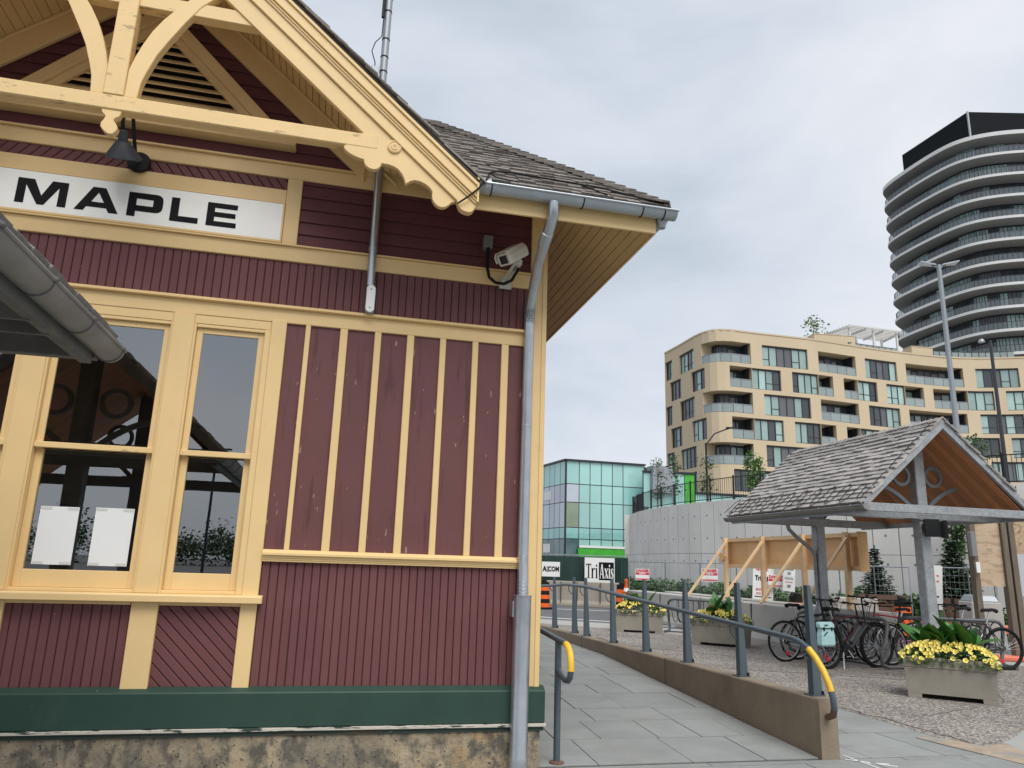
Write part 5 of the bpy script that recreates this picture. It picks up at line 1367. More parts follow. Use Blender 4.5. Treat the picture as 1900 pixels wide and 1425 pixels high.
    hbobj = p('handlebar', MB().tube(hpts, 0.012, 8), M_dark, smooth=True)
    gp = MB()
    gp.tube([hpts[0], Vector(hpts[0]).lerp(Vector(hpts[1]), 0.75)], 0.017, 8); gp.tube([hpts[-1], Vector(hpts[-1]).lerp(Vector(hpts[-2]), 0.75)], 0.017, 8)
    p('grip', gp, M_rubber, hbobj, smooth=True)
    lv = MB()
    for s in (-1, 1): lv.tube([(hx+0.045,s*0.15,bar_h-0.005),(hx+0.09,s*0.19,bar_h-0.03),(hx+0.07,s*0.27,bar_h-0.035)], 0.007, 6)
    p('brake_lever', lv, M_dark, hbobj, smooth=True)
    cb_ = MB().tube([(hx+0.06,0.1,bar_h),(hx+0.15,0.08,bar_h-0.03),(hx+0.15,0.02,bar_h-0.16),(wb-0.21,0.02,0.70)], 0.004, 5).tube([(hx+0.06,-0.1,bar_h),(hx+0.17,-0.06,bar_h-0.05),(hx+0.14,-0.02,bar_h-0.2),(wb-0.2,-0.02,0.66)], 0.004, 5)
    p('brake_cable', cb_, M_rubber)
    ck = MB().lathe([(0.095,-0.052),(0.095,-0.046),(0.03,-0.044)], 20, bb, (0,1,0))
    crank = p('chainring', ck, M_dark)
    for s, a in ((-1, 0.9), (1, 0.9+math.pi)):
        e_ = Vector((bb[0]+0.17*math.cos(a), s*0.075, bb[2]-0.17*math.sin(a)))
        cm = p('crank', MB().bar((bb[0],s*0.065,bb[2]), tuple(e_), 0.014, 0.022, (0,1,0)), M_alu, crank)
        p('pedal', MB().box(e_.x-0.045,e_.x+0.045,min(e_.y,e_.y+s*0.09),max(e_.y,e_.y+s*0.09),e_.z-0.011,e_.z+0.011), M_dark, crank)
    p('chain', MB().tube([(0.0,-0.042,r+0.045),(bb[0],-0.049,bb[2]+0.093)], 0.005, 4).tube([(0.0,-0.042,r-0.045),(bb[0],-0.049,bb[2]-0.093)], 0.005, 4), M_dark)
    if guards:
        for x, a0, a1 in ((0, 20, 200), (wb, -10, 130)):
            rows = []
            for k in range(15):
                a = R(a0+(a1-a0)*k/14); rr_ = r+0.028
                rows.append([(x+rr_*math.cos(a),-0.03,r+rr_*math.sin(a)),(x+(rr_+0.012)*math.cos(a),0,r+(rr_+0.012)*math.sin(a)),(x+rr_*math.cos(a),0.03,r+rr_*math.sin(a))])
            p('mudguard', MB().sheet(rows), M_dark, smooth=True)
    if ebike:
        p('battery', MB().bar((0.56,0,0.40), (wb-0.34,0,0.66), 0.075, 0.085), M_bikegrey, bev=0.01)
        p('motor', MB().lathe([(0.06,-0.05),(0.085,-0.03),(0.085,0.03),(0.06,0.05)], 14, (0.44,0,0.29), (0,1,0)), M_dark, smooth=True)
        cr_ = MB()
        for s in (-0.06, 0.06): cr_.tube([(0.20,s,0.76),(-0.26,s,0.74),(-0.05,s,0.36)], 0.007, 6)
        cr_.bar((-0.26,-0.06,0.74),(-0.26,0.06,0.74),0.012,0.012); cr_.bar((0.0,-0.06,0.75),(0.0,0.06,0.75),0.012,0.012)
        p('luggage_rack', cr_, M_dark)
        p('kickstand', MB().tube([(0.36,-0.03,0.28),(0.22,-0.16,0.01)], 0.010, 6), M_alu, smooth=True)
    p('reflector', MB().lathe([(0.0,-0.012),(0.035,-0.008),(0.035,0.008),(0.0,0.012)], 10, (0.05,0,r-0.2), (0,1,0)), M_red)
    return t
b1 = bicycle('black city bicycle at the left end of the shelter, with a bare rear wheel', (7.87,12.20,0), R(4), M_bikeblack, r=0.34, saddle_h=0.95, bar_h=1.05)
b2 = bicycle('dark grey electric bicycle with mint pannier, wide tyres and raised handlebar', (8.02,11.30,0), R(9), M_bikegrey, r=0.35, step=True, saddle_h=0.94, bar_h=1.13, tyre=0.036, guards=True, ebike=True, wb=1.14)
# brake/lock cable hanging on the e-bike and its pannier (a bag of its own)
pn = thing('pannier_bag', 'mint roll top pannier with black straps on the electric bicycle', 'bag', (7.86,11.18,0.40), None, R(9))
bag = []
for z, hw_, dp_ in ((0.0,0.125,0.055),(0.02,0.145,0.075),(0.16,0.140,0.080),(0.27,0.120,0.07),(0.285,0.150,0.075),(0.34,0.155,0.06),(0.37,0.135,0.03)):
    bag.append([(-hw_,-dp_,z),(hw_*0.6,-dp_*1.1,z),(hw_,-dp_,z),(hw_,dp_*0.4,z),(-hw_,dp_*0.4,z),(-hw_,-dp_,z)])
bgm = MB().sheet(bag); nb_ = len(bag)
bgm.f.append((0,1,2,3,4)); bgm.f.append(tuple((nb_-1)*6+i for i in (4,3,2,1,0)))
obj('bag_body', bgm, M_mint, parent=pn, local=True, loc=(0,-0.10,-0.02), smooth=False, bev=0.008)
sm = MB().box(-0.145,0.145,-0.188,-0.178,0.245,0.258).box(-0.07,0.0,-0.190,-0.180,0.298,0.312).box(0.06,0.085,-0.192,-0.182,0.215,0.272).box(-0.10,-0.075,-0.192,-0.182,0.215,0.272)
sm.bar((-0.10,-0.186,0.14),(-0.02,-0.186,0.20),0.008,0.02,(0,1,0))
obj('strap', sm, M_dark, parent=pn, local=True)
b3 = bicycle('red framed bicycle behind the rack, left of the near shelter post', (10.85,12.55,0), R(178), M_redpaint, r=0.33, saddle_h=0.90, bar_h=1.00)
b4 = bicycle('black bicycle with a low black saddle right of the near shelter post', (11.60,11.95,0), R(186), M_bikeblack, r=0.34, saddle_h=0.97, bar_h=1.03)
b5 = bicycle('rightmost black bicycle, its rear wheel showing beside the nearest planter', (11.42,11.16,0), R(171), M_bikeblack, r=0.345, saddle_h=0.98, bar_h=1.04, tyre=0.024, rimm=M_dark)
b6 = bicycle('dark red bicycle half hidden behind the electric bicycle', (8.35,11.85,0), R(7), M_dredpaint, r=0.34, saddle_h=0.92, bar_h=1.0)
b7 = bicycle('black bicycle squeezed between the city bicycle and the far shelter post', (8.30,12.50,0), R(3), M_bikeblack, r=0.34, saddle_h=0.90, bar_h=1.02, bar='swept')
b8 = bicycle('black bicycle facing the rack directly behind the near shelter post', (10.70,11.75,0), R(180), M_bikeblack, r=0.34, saddle_h=0.93, bar_h=1.04, guards=True)
# ================================================================== CONCRETE BLOCKS AND PLYWOOD SIGN BACK
blk = MB()
def jersey(L, w=0.60, h=0.82, m=M_conc):
    prof = [(-w/2,0.0),(-w/2,0.09),(-w*0.40,0.22),(-w*0.36,h-0.02),(-w*0.33,h),(w*0.33,h),(w*0.36,h-0.02),(w*0.40,0.22),(w/2,0.09),(w/2,0.0)]
    return MB().prism(prof, 'y', -L/2, L/2)
jm = jersey(2.38).mesh('block_body'); jm.materials.append(M_conc)
jb2 = MB().box(-0.24,0.24,-0.012,0.012,0.1,0.80).mesh('lifting_slot'); jb2.materials.append(M_joint)
ORD = ['nearest the bicycles', 'second from the bicycles', 'third from the bicycles', 'farthest from the bicycles']
for row, (x, y0, lab) in enumerate(((9.52, 14.45, 'pale concrete barrier block under the brace feet, %s'), (10.55, 14.0, 'pale concrete barrier block under the plywood sign posts, %s'))):
    for k in range(4):
        t = thing('concrete_block', lab % ORD[k], 'barrier', (x, y0+k*2.42, 0), 'concrete blocks weighting the plywood sign')
        o = bpy.data.objects.new('block_body', jm); COL.objects.link(o); o.parent = t
        o = bpy.data.objects.new('end_joint', jb2); COL.objects.link(o); o.parent = t; o.location = (0, 1.205, 0)
ps = thing('plywood_sign', 'back of a long plywood sign on four braced timber posts', 'sign', (10.4, 16.0, 0.82))
ZB, ZT = 1.58, 2.345
yl, yr = 18.85, 13.25
for i, (a, b) in enumerate(((13.27,14.55),(14.555,16.1),(16.105,17.75),(17.755,18.83))):
    obj('plywood_sheet', MB().box(10.50, 10.518, a, b, ZB+0.01, ZT-0.01), M_ply, parent=ps)
obj('top_rail', MB().box(10.41, 10.499, yr, yl, ZT-0.085, ZT), M_lumber, parent=ps)
obj('bottom_rail', MB().box(10.41, 10.499, yr, yl, ZB, ZB+0.10), M_lumber, parent=ps)
obj('end_stud', MB().box(10.41, 10.499, yr, yr+0.04, ZB+0.101, ZT-0.086), M_lumber, parent=ps)
obj('end_stud', MB().box(10.41, 10.499, yl-0.04, yl, ZB+0.101, ZT-0.086), M_lumber, parent=ps)
obj('end_cheek', MB().box(10.30, 10.52, yr-0.025, yr-0.001, ZB-0.01, ZT+0.01), M_ply, parent=ps)
for y in (18.62, 16.82, 15.16, 13.68):
    p = obj('sign_post', MB().box(10.31, 10.409, y-0.05, y+0.05, 0.822, ZT+0.012), M_lumber, parent=ps)
    obj('brace', MB().bar((10.33, y-0.07, 2.24), (9.18, y-0.09, 0.84), 0.038, 0.089, (0,1,0)), M_lumber, parent=ps)
obj('gusset', MB().prism([(18.40,1.86),(18.84,1.70),(18.84,2.0)], 'x', 10.28, 10.30), M_ply, parent=ps)

# ================================================================== RIGHT-HAND TIMBER NOTICE FRAMES
nf = thing('notice_board', 'tall weathered timber frame backed with knotty plywood, left of two', 'notice board', (12.65, 12.47, 0))
a1 = math.atan2(12.40-12.54, 12.97-12.37)
def framed(t, x0, y0, x1, y1, zt):
    d = Vector((x1-x0, y1-y0, 0)).normalized(); n_ = Vector((d.y,-d.x,0))
    for (x, y) in ((x0,y0),(x1,y1)):
        obj('timber_post', MB().obox((x,y,zt/2), d*0.055, n_*0.075, (0,0,zt/2)), M_oldpost, parent=t, bev=0.006)
    return d, n_
d_, n_ = framed(nf, 12.36, 12.54, 12.97, 12.40, 3.3)
c = Vector((12.665,12.47,0))
obj('plywood_sheet', MB().obox(c+Vector((0,0,1.70)), d_*0.255, n_*0.012, (0,0,0.33)), M_oldply, parent=nf)
obj('plywood_sheet', MB().obox(c+Vector((0,0,2.56)), d_*0.255, n_*0.012, (0,0,0.525)), M_oldply, parent=nf)
nf2 = thing('notice_board', 'right timber frame with strand board above pale grey panels', 'notice board', (13.5, 12.3, 0))
d_, n_ = framed(nf2, 13.12, 12.37, 13.95, 12.18, 3.3)
c = Vector((13.535,12.275,0))
obj('strand_board', MB().obox(c+Vector((0,0,2.55)), d_*0.365, n_*0.012, (0,0,0.545)), M_osb, parent=nf2)
obj('grey_board', MB().obox(c+Vector((0,0,1.60)), d_*0.365, n_*0.010, (0,0,0.40)), M_greypanel, parent=nf2)
obj('lower_board', MB().obox(c+Vector((0,0,0.83)), d_*0.365, n_*0.010, (0,0,0.365)), M_greypanel2, parent=nf2)
gb = thing('meter_box', 'grey utility box hung on the left timber frame post', 'electrical box', (12.30, 12.42, 2.05))
obj('box_body', MB().box(12.20, 12.33, 12.38, 12.47, 1.92, 2.40), M_greyplastic, parent=gb, bev=0.01)
obj('small_card', MB().box(12.245, 12.335, 12.372, 12.379, 1.62, 1.82), M_paper, parent=gb)
# orange water barrier boards lying by the road
ob = thing('orange_board', 'orange plastic board lying flat by the road edge', 'road barrier', (13.3, 12.1, 0))
obj('board_panel', MB().obox((13.35,11.95,0.05), Vector((0.75,-0.55,0)), Vector((0.12,0.16,0)), (0,0,0.045)), M_orange2, parent=ob, bev=0.02)
obj('board_foot', MB().obox((13.0,12.3,0.04), Vector((0.1,0.14,0)), Vector((0.05,-0.04,0)), (0,0,0.04)), M_rubber, parent=ob)
ob2 = thing('orange_board', 'orange plastic barrier board beyond the timber frame posts', 'road barrier', (15.0, 15.6, 0))
obj('board_panel', MB().obox((15.2,15.5,0.35), Vector((1.0,-0.7,0)), Vector((0.05,0.07,0)), (0,0,0.10)), M_orange2, parent=ob2, bev=0.02)
obj('board_foot', MB().obox((14.5,16.0,0.13), Vector((0.06,0.04,0)), Vector((0.1,0.1,0)), (0,0,0.13)).obox((15.8,15.1,0.13), Vector((0.06,0.04,0)), Vector((0.1,0.1,0)), (0,0,0.13)), M_orange2, parent=ob2)

# ================================================================== BARRELS, JERSEY BARRIERS, HOARDING
def barrel(label, x, y, s=1.0, group='orange traffic barrels'):
    t = thing('traffic_barrel', label, 'traffic barrel', (x, y, 0), group)
    zs_ = [0.06, 0.20, 0.34, 0.48, 0.62, 0.76, 0.92]
    for i in range(6):
        r0 = 0.235-0.05*i/6
        b = MB().lathe([(r0,zs_[i]*s),(r0-0.008,(zs_[i+1]-0.002)*s)], 14, (0,0,0))
        obj('band', b, M_orange if i % 2 == 0 else M_rubber, parent=t, local=True, smooth=True)
    obj('base_ring', MB().lathe([(0.32,0.0),(0.32,0.05),(0.24,0.06)], 14, (0,0,0)), M_rubber, parent=t, local=True)
    obj('handle', MB().lathe([(0.10,0.92*s),(0.10,0.97*s),(0.04,1.0*s)], 10, (0,0,0)), M_rubber, parent=t, local=True)
    return t
barrel('black and orange striped traffic barrel beside the station corner', *(dep(1009,1100,27.5).xy))
barrel('black and orange striped traffic barrel at the end of the green hoarding', *(dep(1154,1100,27.0).xy))
barrel('orange and black traffic barrel behind the braced plywood sign', *(dep(1478,1100,20.2).xy))
barrel('black topped orange barrel seen behind the red bicycle', *(dep(1672,1100,19.5).xy))
x, y = dep(1162,1100,26.6).xy
cn = thing('traffic_cone', 'bright orange cone with white collars near the farthest planter', 'traffic cone', (x, y, 0))
obj('cone_body', MB().lathe([(0.17,0.04),(0.16,0.06),(0.045,1.02),(0.055,1.04),(0.055,1.10),(0.02,1.12)], 14), M_orange, parent=cn, local=True, smooth=True)
obj('collar', MB().lathe([(0.128,0.42),(0.107,0.60)], 14).lathe([(0.095,0.70),(0.080,0.82)], 14), M_white, parent=cn, local=True, smooth=True)
obj('cone_base', MB().box(-0.22,0.22,-0.22,0.22,0,0.045), M_rubber, parent=cn, local=True)
for i, (pa, pb, lab) in enumerate((((1016,30.4),(1072,30.0),'left concrete road barrier in front of the green hoarding'),((1074,30.0),(1160,29.4),'right concrete road barrier below the white banner'))):
    A, B = dep(pa[0],1100,pa[1]), dep(pb[0],1100,pb[1]); d = (B-A); d.z = 0; L_ = d.length; d.normalize()
    t = thing('road_barrier', lab, 'barrier', ((A.x+B.x)/2,(A.y+B.y)/2,0), 'concrete road barriers', math.atan2(d.y,d.x)-math.pi/2)
    obj('barrier_body', jersey(L_-0.02, 0.6, 0.92), mat('road_barrier_concrete', (0.33,0.29,0.24), 0.85, var=0.14, vscale=1.2, stain=[((0.22,0.19,0.16), 0.9, 0.5, 0.7, (1,1,0.6), 0.6)]) if i == 0 else bpy.data.materials['road_barrier_concrete'], parent=t, local=True)
    obj('joint_groove', MB().box(-0.30,0.30,-0.01,0.01,0.09,0.90), M_joint, parent=t, local=True)
ho = thing('green_hoarding', 'dark green fabric site hoarding behind the concrete road barriers', 'fence', tuple(dep(1080,1090,31.5).xy)+(0,))
Hs = [dep(p,1090,d).xy for p, d in ((960,31.9),(1010,31.6),(1070,31.3),(1085,31.2),(1141,31.0),(1152,30.9),(1166,30.8))]
for i in range(len(Hs)-1):
    a, b = Hs[i], Hs[i+1]
    rows = []
    n_ = 8
    dd = Vector((b.x-a.x,b.y-a.y,0)); nn = Vector((dd.y,-dd.x,0)).normalized()
    for zz in (0.05, 1.0, 1.88): rows.append([(a.x+dd.x*k/n_+nn.x*0.02*math.sin(k*2.2+zz), a.y+dd.y*k/n_+nn.y*0.02*math.sin(k*2.2+zz), zz) for k in range(n_+1)])
    obj('fabric_panel', MB().sheet(rows), M_hoard, parent=ho, smooth=True)
for a in Hs: obj('fence_post', MB().lathe([(0.03,0),(0.03,1.98)], 8, (a.x,a.y+0.06,0)), M_galv, parent=ho)
ht = MB()
for a, b in zip(Hs, Hs[1:]): ht.tube([(a.x,a.y+0.05,1.93),(b.x,b.y+0.05,1.93)], 0.022, 6)
obj('top_rail', ht, M_galv, parent=ho)

def text_mesh(s, size, bold=0.0, sx=1.0, align='CENTER', extr=0.0):
    c_ = bpy.data.curves.new('txt', 'FONT'); c_.body = s; c_.size = size; c_.align_x = align; c_.align_y = 'CENTER'; c_.offset = bold; c_.extrude = extr; c_.resolution_u = 2
    o = bpy.data.objects.new('txt', c_); COL.objects.link(o)
    bpy.context.view_layer.update()
    me = bpy.data.meshes.new_from_object(o.evaluated_get(bpy.context.evaluated_depsgraph_get()))
    bpy.data.objects.remove(o); bpy.data.curves.remove(c_)
    if sx != 1.0:
        for v in me.vertices: v.co.x *= sx
    return me
def panel_frame(pt, face_to=None):
    """matrix at pt: local x right, y up, z towards the street (facing the camera side)"""
    z = (CAM-pt) if face_to is None else Vector(face_to); z = Vector((z.x,z.y,0)).normalized()
    x = Vector((0,0,1)).cross(z); y = Vector((0,0,1))
    m = Matrix((x,y,z)).transposed().to_4x4(); m.translation = pt
    return m
FACE = Vector((-0.35,-1,0))
def sign_thing(name, label, cat, px, py, d, w, h, m, items, group=None, face=FACE, tilt=0.0):
    """flat board w x h with printed items (text, size, x, y, colour, bold, sx) or bars ('bar', w, h, x, y, colour)"""
    p = dep(px, py, d)
    t = bpy.data.objects.new(name, None); COL.objects.link(t); t.matrix_world = panel_frame(p, face) @ Matrix.Rotation(tilt,4,'Z')
    tag(t, label, cat, group)
    obj('board', MB().box(-w/2,w/2,-h/2,h/2,-0.012,0.0), m, parent=t, local=True)
    for i, it in enumerate(items):
        if it[0] == 'bar':
            _, bw, bh, x, y, mm = it
            obj('printed_bar', MB().box(x-bw/2,x+bw/2,y-bh/2,y+bh/2,0.001,0.003), mm, parent=t, local=True)
        else:
            s, sz, x, y, mm, bo, sx = it
            me = text_mesh(s, sz, bo, sx); 
            obj('lettering', me, mm, parent=t, local=True, loc=(x,y,0.005))
    return t
Hd = Vector((Hs[2].y-Hs[4].y, Hs[4].x-Hs[2].x, 0)); Hd = -Hd if Hd.y > 0 else Hd
sign_thing('company_sign', 'small white AECOM sign fixed on the green hoarding', 'sign', 1022, 1056, 31.0, 0.74, 0.58, M_white, [('bar',.105,.044,-.125,.078,M_black),('bar',.085,.040,-.135,.0,M_black),('bar',.105,.044,-.125,-.078,M_black),('A', .28, -.255, .0, M_black, .014, .80),('COM', .27, .115, .0, M_black, .012, .72)], face=Hd)
tri = []
def serif_items():
    return [('bar', 0.60, 0.70, 0.27, 0.08, M_black)]
tb_ = sign_thing('company_banner', 'large white banner with Tri in black and Axis on a black square, on the hoarding', 'banner', 1112.5, 1063.5, 30.8, 1.20, 1.20, M_white,
    serif_items()+[('TORONTO.ON | 416.673.1', .085, 0.03, -.40, M_black, .0, .95)], face=Hd)
# condensed serif letters built as outlines
def glyph(polys, ox, oy, sx, sy, m):
    mb = MB()
    for p in polys: mb.prism([(ox+u*sx, oy+v*sy) for u, v in p], 'z', 0.0045, 0.0060)
    obj('letter', mb, m, parent=tb_, local=True)
rect = lambda a,b,c,d: [(a,c),(b,c),(b,d),(a,d)]
Tg = [rect(.38,.62,0,1), rect(0,1,.93,1), [(0,.93),(0,.80),(.05,.80),(.12,.93)], [(1,.93),(.88,.93),(.95,.80),(1,.80)], rect(.25,.75,0,.035)]
rg = [rect(.12,.50,0,.70), rect(0,.66,0,.035), rect(0,.5,.665,.70), [(.50,.45),(.62,.60),(.78,.63),(1,.55),(1,.66),(.85,.71),(.65,.69),(.50,.60)]]
ig = [rect(.25,.75,0,.70), rect(.05,.95,0,.035), rect(.05,.75,.665,.70), [(.25+.5*(.5+.5*math.cos(a)),.88+.09*math.sin(a)) for a in [k*math.pi/5 for k in range(10)]]]
Ag = [[(.40,1),(.60,1),(.95,0),(.68,0)], [(.40,1),(.48,.86),(.18,0),(.08,0)], rect(.25,.70,.26,.31), rect(0,.28,0,.035), rect(.58,1.03,0,.035)]
xg = [[(.02,.70),(.38,.70),(.98,0),(.62,0)], [(.80,.70),(.92,.70),(.16,0),(.04,0)], rect(0,.48,.665,.70), rect(.66,1,.665,.70), rect(0,.34,0,.035), rect(.54,1,0,.035)]
sg_ = [[(.05,.0),(.05,.22),(.10,.22),(.25,.06),(.55,.05),(.62,.15),(.5,.24),(.2,.36),(.05,.50),(.15,.66),(.45,.71),(.85,.66),(.85,.50),(.80,.50),(.65,.63),(.40,.65),(.36,.56),(.5,.46),(.82,.36),(.95,.20),(.85,.05),(.5,-.02),(.2,.02)]]
by, sy = -0.20, 0.56
for g_, x0, w_, m_, in ((Tg,-.545,.21,M_black),(rg,-.335,.155,M_black),(ig,-.175,.11,M_black),(Ag,-.005,.20,M_white),(xg,.195,.155,M_white),(ig,.345,.10,M_white),(sg_,.445,.115,M_white)):
    glyph(g_, x0, by, w_, sy, m_)
DG = lambda: [('bar',.78,.13,0,.05,M_red),('bar',.78,.07,0,-.26,M_red),('DANGER',.20,0,.215,M_red,.012,.92),('DUE TO',.10,0,.05,M_white,.006,1.0)]
for lab, px, py, d, w_ in (('red and white DANGER sign low on the fence left of the plywood sign', 1192, 1066, 31, 0.56),('red and white DANGER sign behind the leftmost timber brace', 1317, 1067, 27.5, 0.56),('red and white DANGER sign between the two white notices under the plywood sign', 1440, 1078, 23.5, 0.46)):
    s_ = w_/0.82
    it = []
    for q in DG():
        if q[0] == 'bar': it.append(('bar', q[1]*s_, q[2]*s_, q[3]*s_, q[4]*s_, q[5]))
        else: it.append((q[0], q[1]*s_, q[2]*s_, q[3]*s_, q[4], q[5]*s_, q[6]))
    sign_thing('danger_sign', lab, 'warning sign', px, py, d, w_, w_*0.80, M_white, it, 'danger signs on the site fence')
sign_thing('gate_sign', 'tall white gate notice with red and black print beneath the plywood sign', 'sign', 1416, 1081, 23.7, 0.62, 1.02, M_white, [('GATE',.15,-.05,.40,M_red,.004,1.0),('TriAxis',.20,-.02,.12,M_black,.010,.75),('bar',.10,.12,.24,.02,M_black),('ENTRANCE',.10,.02,-.22,M_red,.003,.9),('SITE OFFICE',.085,.0,-.34,M_red,.002,.9),('bar',.50,.03,.0,-.43,M_black)], tilt=R(-4))
sign_thing('rules_notice', 'narrow white notice with grey print right of the third danger sign', 'sign', 1464, 1074, 23.3, 0.36, 0.74, M_white, [('bar',.24,.05,0,.28,M_greyplastic),('bar',.10,.09,0,.16,M_greypanel2),('bar',.26,.025,0,.03,M_greypanel2),('bar',.26,.025,0,-.01,M_greypanel2),('bar',.22,.02,0,-.10,M_red),('bar',.10,.09,0,-.22,M_greyplastic)], tilt=R(-4))
sign_thing('notice_strip', 'narrow white upright notice half hidden by the near shelter post', 'sign', 1740, 1090, 17.0, 0.20, 0.95, M_white, [('bar',.05,.03,0,.25,M_red),('bar',.05,.03,0,.13,M_red),('bar',.05,.03,0,-.2,M_black)], tilt=R(-5))
# temporary mesh fence panels
def fence_panel(label, A, B, h=1.75, cell=0.10):
    A, B = Vector((A[0],A[1],0)), Vector((B[0],B[1],0)); d = B-A; L_ = d.length; d.normalize()
    t = thing('mesh_fence', label, 'fence', tuple((A+B)/2), 'temporary mesh fence panels')
    fr = MB()
    for P in (A, B): fr.tube([(P.x,P.y,0.0),(P.x,P.y,h)], 0.019, 6)
    for z in (0.12, h): fr.tube([(A.x,A.y,z),(B.x,B.y,z)], 0.017, 6)
    obj('fence_frame', fr, M_galv, parent=t)
    wr_ = MB()
    n_ = int(L_/cell)
    for i in range(1, n_): 
        p = A+d*(L_*i/n_); wr_.tube([(p.x,p.y,0.12),(p.x,p.y,h)], 0.0022, 3, caps=False)
    for k in range(1, int((h-.12)/0.16)):
        z = 0.12+k*0.16; wr_.tube([(A.x,A.y,z),(B.x,B.y,z)], 0.0022, 3, caps=False)
    obj('wire_mesh', wr_, M_meshwire, parent=t, kind='stuff')
FP = [dep(p,1100,d).xy for p, d in ((1168,31.8),(1235,30.3),(1300,28.0),(1368,25.6),(1428,23.8),(1490,22.6),(1560,21.8),(1625,21.4),(1690,20.9))]
FL = ['mesh fence panel left of the first danger sign','mesh fence panel carrying no sign beside the hedge','mesh fence panel with a danger sign by the leftmost brace','mesh fence panel behind the left end of the plywood sign','mesh fence panel holding the white notices','mesh fence panel behind the far shelter post','mesh fence panel in front of the small spruce','mesh fence panel left of the near shelter post']
for i in range(8): fence_panel(FL[i], FP[i], FP[i+1])
FQ = [dep(p,1100,d).xy for p, d in ((1748,19.6),(1800,19.0),(1850,18.4))]
fence_panel('mesh fence panel in front of the leafy tree and spruce', FQ[0], FQ[1]); fence_panel('mesh fence panel behind the timber notice frame', FQ[1], FQ[2])

# ================================================================== RETAINING WALL WITH TERRACE
WP = [(20.7,47.8),(18.4,44.6),(17.0,41.6),(16.35,38.8),(16.1,36.6),(16.0,34.6),(16.1,32.9),(16.35,31.2),(16.75,29.5),(17.25,27.9),(17.85,26.3),(18.5,24.9),(19.2,23.5),(19.95,22.1),(20.8,20.7),(21.7,19.3),(22.7,17.9),(23.8,16.5),(25.0,15.1)]
WZ = 4.52
rwall = thing('retaining_wall', 'tall curved pale concrete retaining wall cast in upright panels', 'wall', (18.0, 30.0, 0))
arcl = [0.0]
for a, b in zip(WP, WP[1:]): arcl.append(arcl[-1]+math.dist(a,b))
def along(s):
    s = max(0, min(s, arcl[-1]-1e-6))
    for i in range(len(WP)-1):
        if s <= arcl[i+1]:
            u = (s-arcl[i])/(arcl[i+1]-arcl[i]); return Vector((WP[i][0]+(WP[i+1][0]-WP[i][0])*u, WP[i][1]+(WP[i+1][1]-WP[i][1])*u, 0))
    return Vector((*WP[-1],0))
pw = 0.92; s = 0.0
tie = MB()
while s < arcl[-1]-0.05:
    s1 = min(s+pw, arcl[-1]); A, B = along(s), along(s1); d = (B-A); L_ = d.length; d.normalize(); n_ = Vector((d.y,-d.x,0)); n_ = -n_ if n_.dot(CAM-A) < 0 else n_
    g_ = 0.019
    for (z0, z1) in ((0.0, 2.22), (2.235, WZ)):
        mid = (A+B)/2
        obj('concrete_panel', MB().obox(mid-n_*0.15+Vector((0,0,(z0+z1)/2)), d*(L_/2-g_), n_*0.15, (0,0,(z1-z0)/2)), M_conc_panel, parent=rwall)
    for z in (0.9, 1.9, 2.9, 3.9): 
        tie.lathe([(0.05,0.0),(0.045,0.004)], 6, A.lerp(B,0.5)+n_*0.001+Vector((0,0,z)), n_)
    s = s1
obj('tie_hole', tie, M_greyplastic, parent=rwall, kind='stuff')
core = [(p[0],p[1]) for p in WP]; inner = [(p[0]+0.75,p[1]+0.35) for p in WP]
cm = MB()
cmr = [[(p[0]+0.10,p[1]+0.05,-0.05) for p in WP],[(p[0]+0.10,p[1]+0.05,WZ-0.06) for p in WP]]
cm.sheet(cmr); obj('wall_core', cm, M_greyplastic, parent=rwall)
terr = MB().add([(p[0]+0.08,p[1]+0.04,WZ-0.05) for p in WP]+[(120,15.1,WZ-0.05),(120,140,WZ-0.05),(60,140,WZ-0.05),(24,51,WZ-0.05)], [tuple(range(len(WP)+4))])
struct('terrace', terr, M_sidewalk)
# railing along the wall top
rl_ = thing('terrace_railing', 'black picket railing along the top of the curved retaining wall', 'railing', (17.0, 34.0, WZ))
rr2 = MB(); pk = MB(); psn = []
s = 0.0
while s < arcl[-1]:
    P = along(s)+Vector((0.22,0.1,0)); psn.append(P); s += 1.5
for a, b in zip(psn, psn[1:]):
    for z in (WZ+0.12, WZ+1.0): rr2.bar((a.x,a.y,z),(b.x,b.y,z),0.03,0.035)
    for k in range(1,11):
        p = a.lerp(b,k/11); pk.bar((p.x,p.y,WZ+0.12),(p.x,p.y,WZ+1.0),0.014,0.014,(1,0,0))
obj('rail', rr2, M_dark, parent=rl_); obj('pickets', pk, M_dark, parent=rl_, kind='stuff')
for p in psn: obj('railing_post', MB().box(p.x-0.03,p.x+0.03,p.y-0.03,p.y+0.03,WZ-0.05,WZ+1.08), M_dark, parent=rl_)

# ================================================================== PLANTS
def leaf_cloud(n, fn, s0, s1, rnd, flat=0.5):
    mb = MB()
    for _ in range(n):
        c = Vector(fn()); a = rnd.uniform(0,6.28); s_ = rnd.uniform(s0,s1)
        u = Vector((math.cos(a),math.sin(a),rnd.uniform(-flat,flat))).normalized(); v = u.orthogonal(); v.rotate(Matrix.Rotation(rnd.uniform(0,6.28),3,u)); 
        mb.add([c-u*s_, c+v*s_*0.55, c+u*s_, c-v*s_*0.55], [(0,1,2,3)])
    return mb
rh = random.Random(77)
def hedge_pt():
    s_ = rh.uniform(3.0, arcl[-1]-8.5); A = along(s_); B = along(s_+0.1); d = (B-A).normalized(); n_ = Vector((d.y,-d.x,0)); n_ = -n_ if n_.dot(CAM-A) < 0 else n_
    zz = rh.random()**0.7*1.02*(0.85+0.15*math.sin(s_*3)+0.1*math.sin(s_*7.7))
    return A+n_*(0.25+rh.uniform(0,0.85))+Vector((0,0,zz))
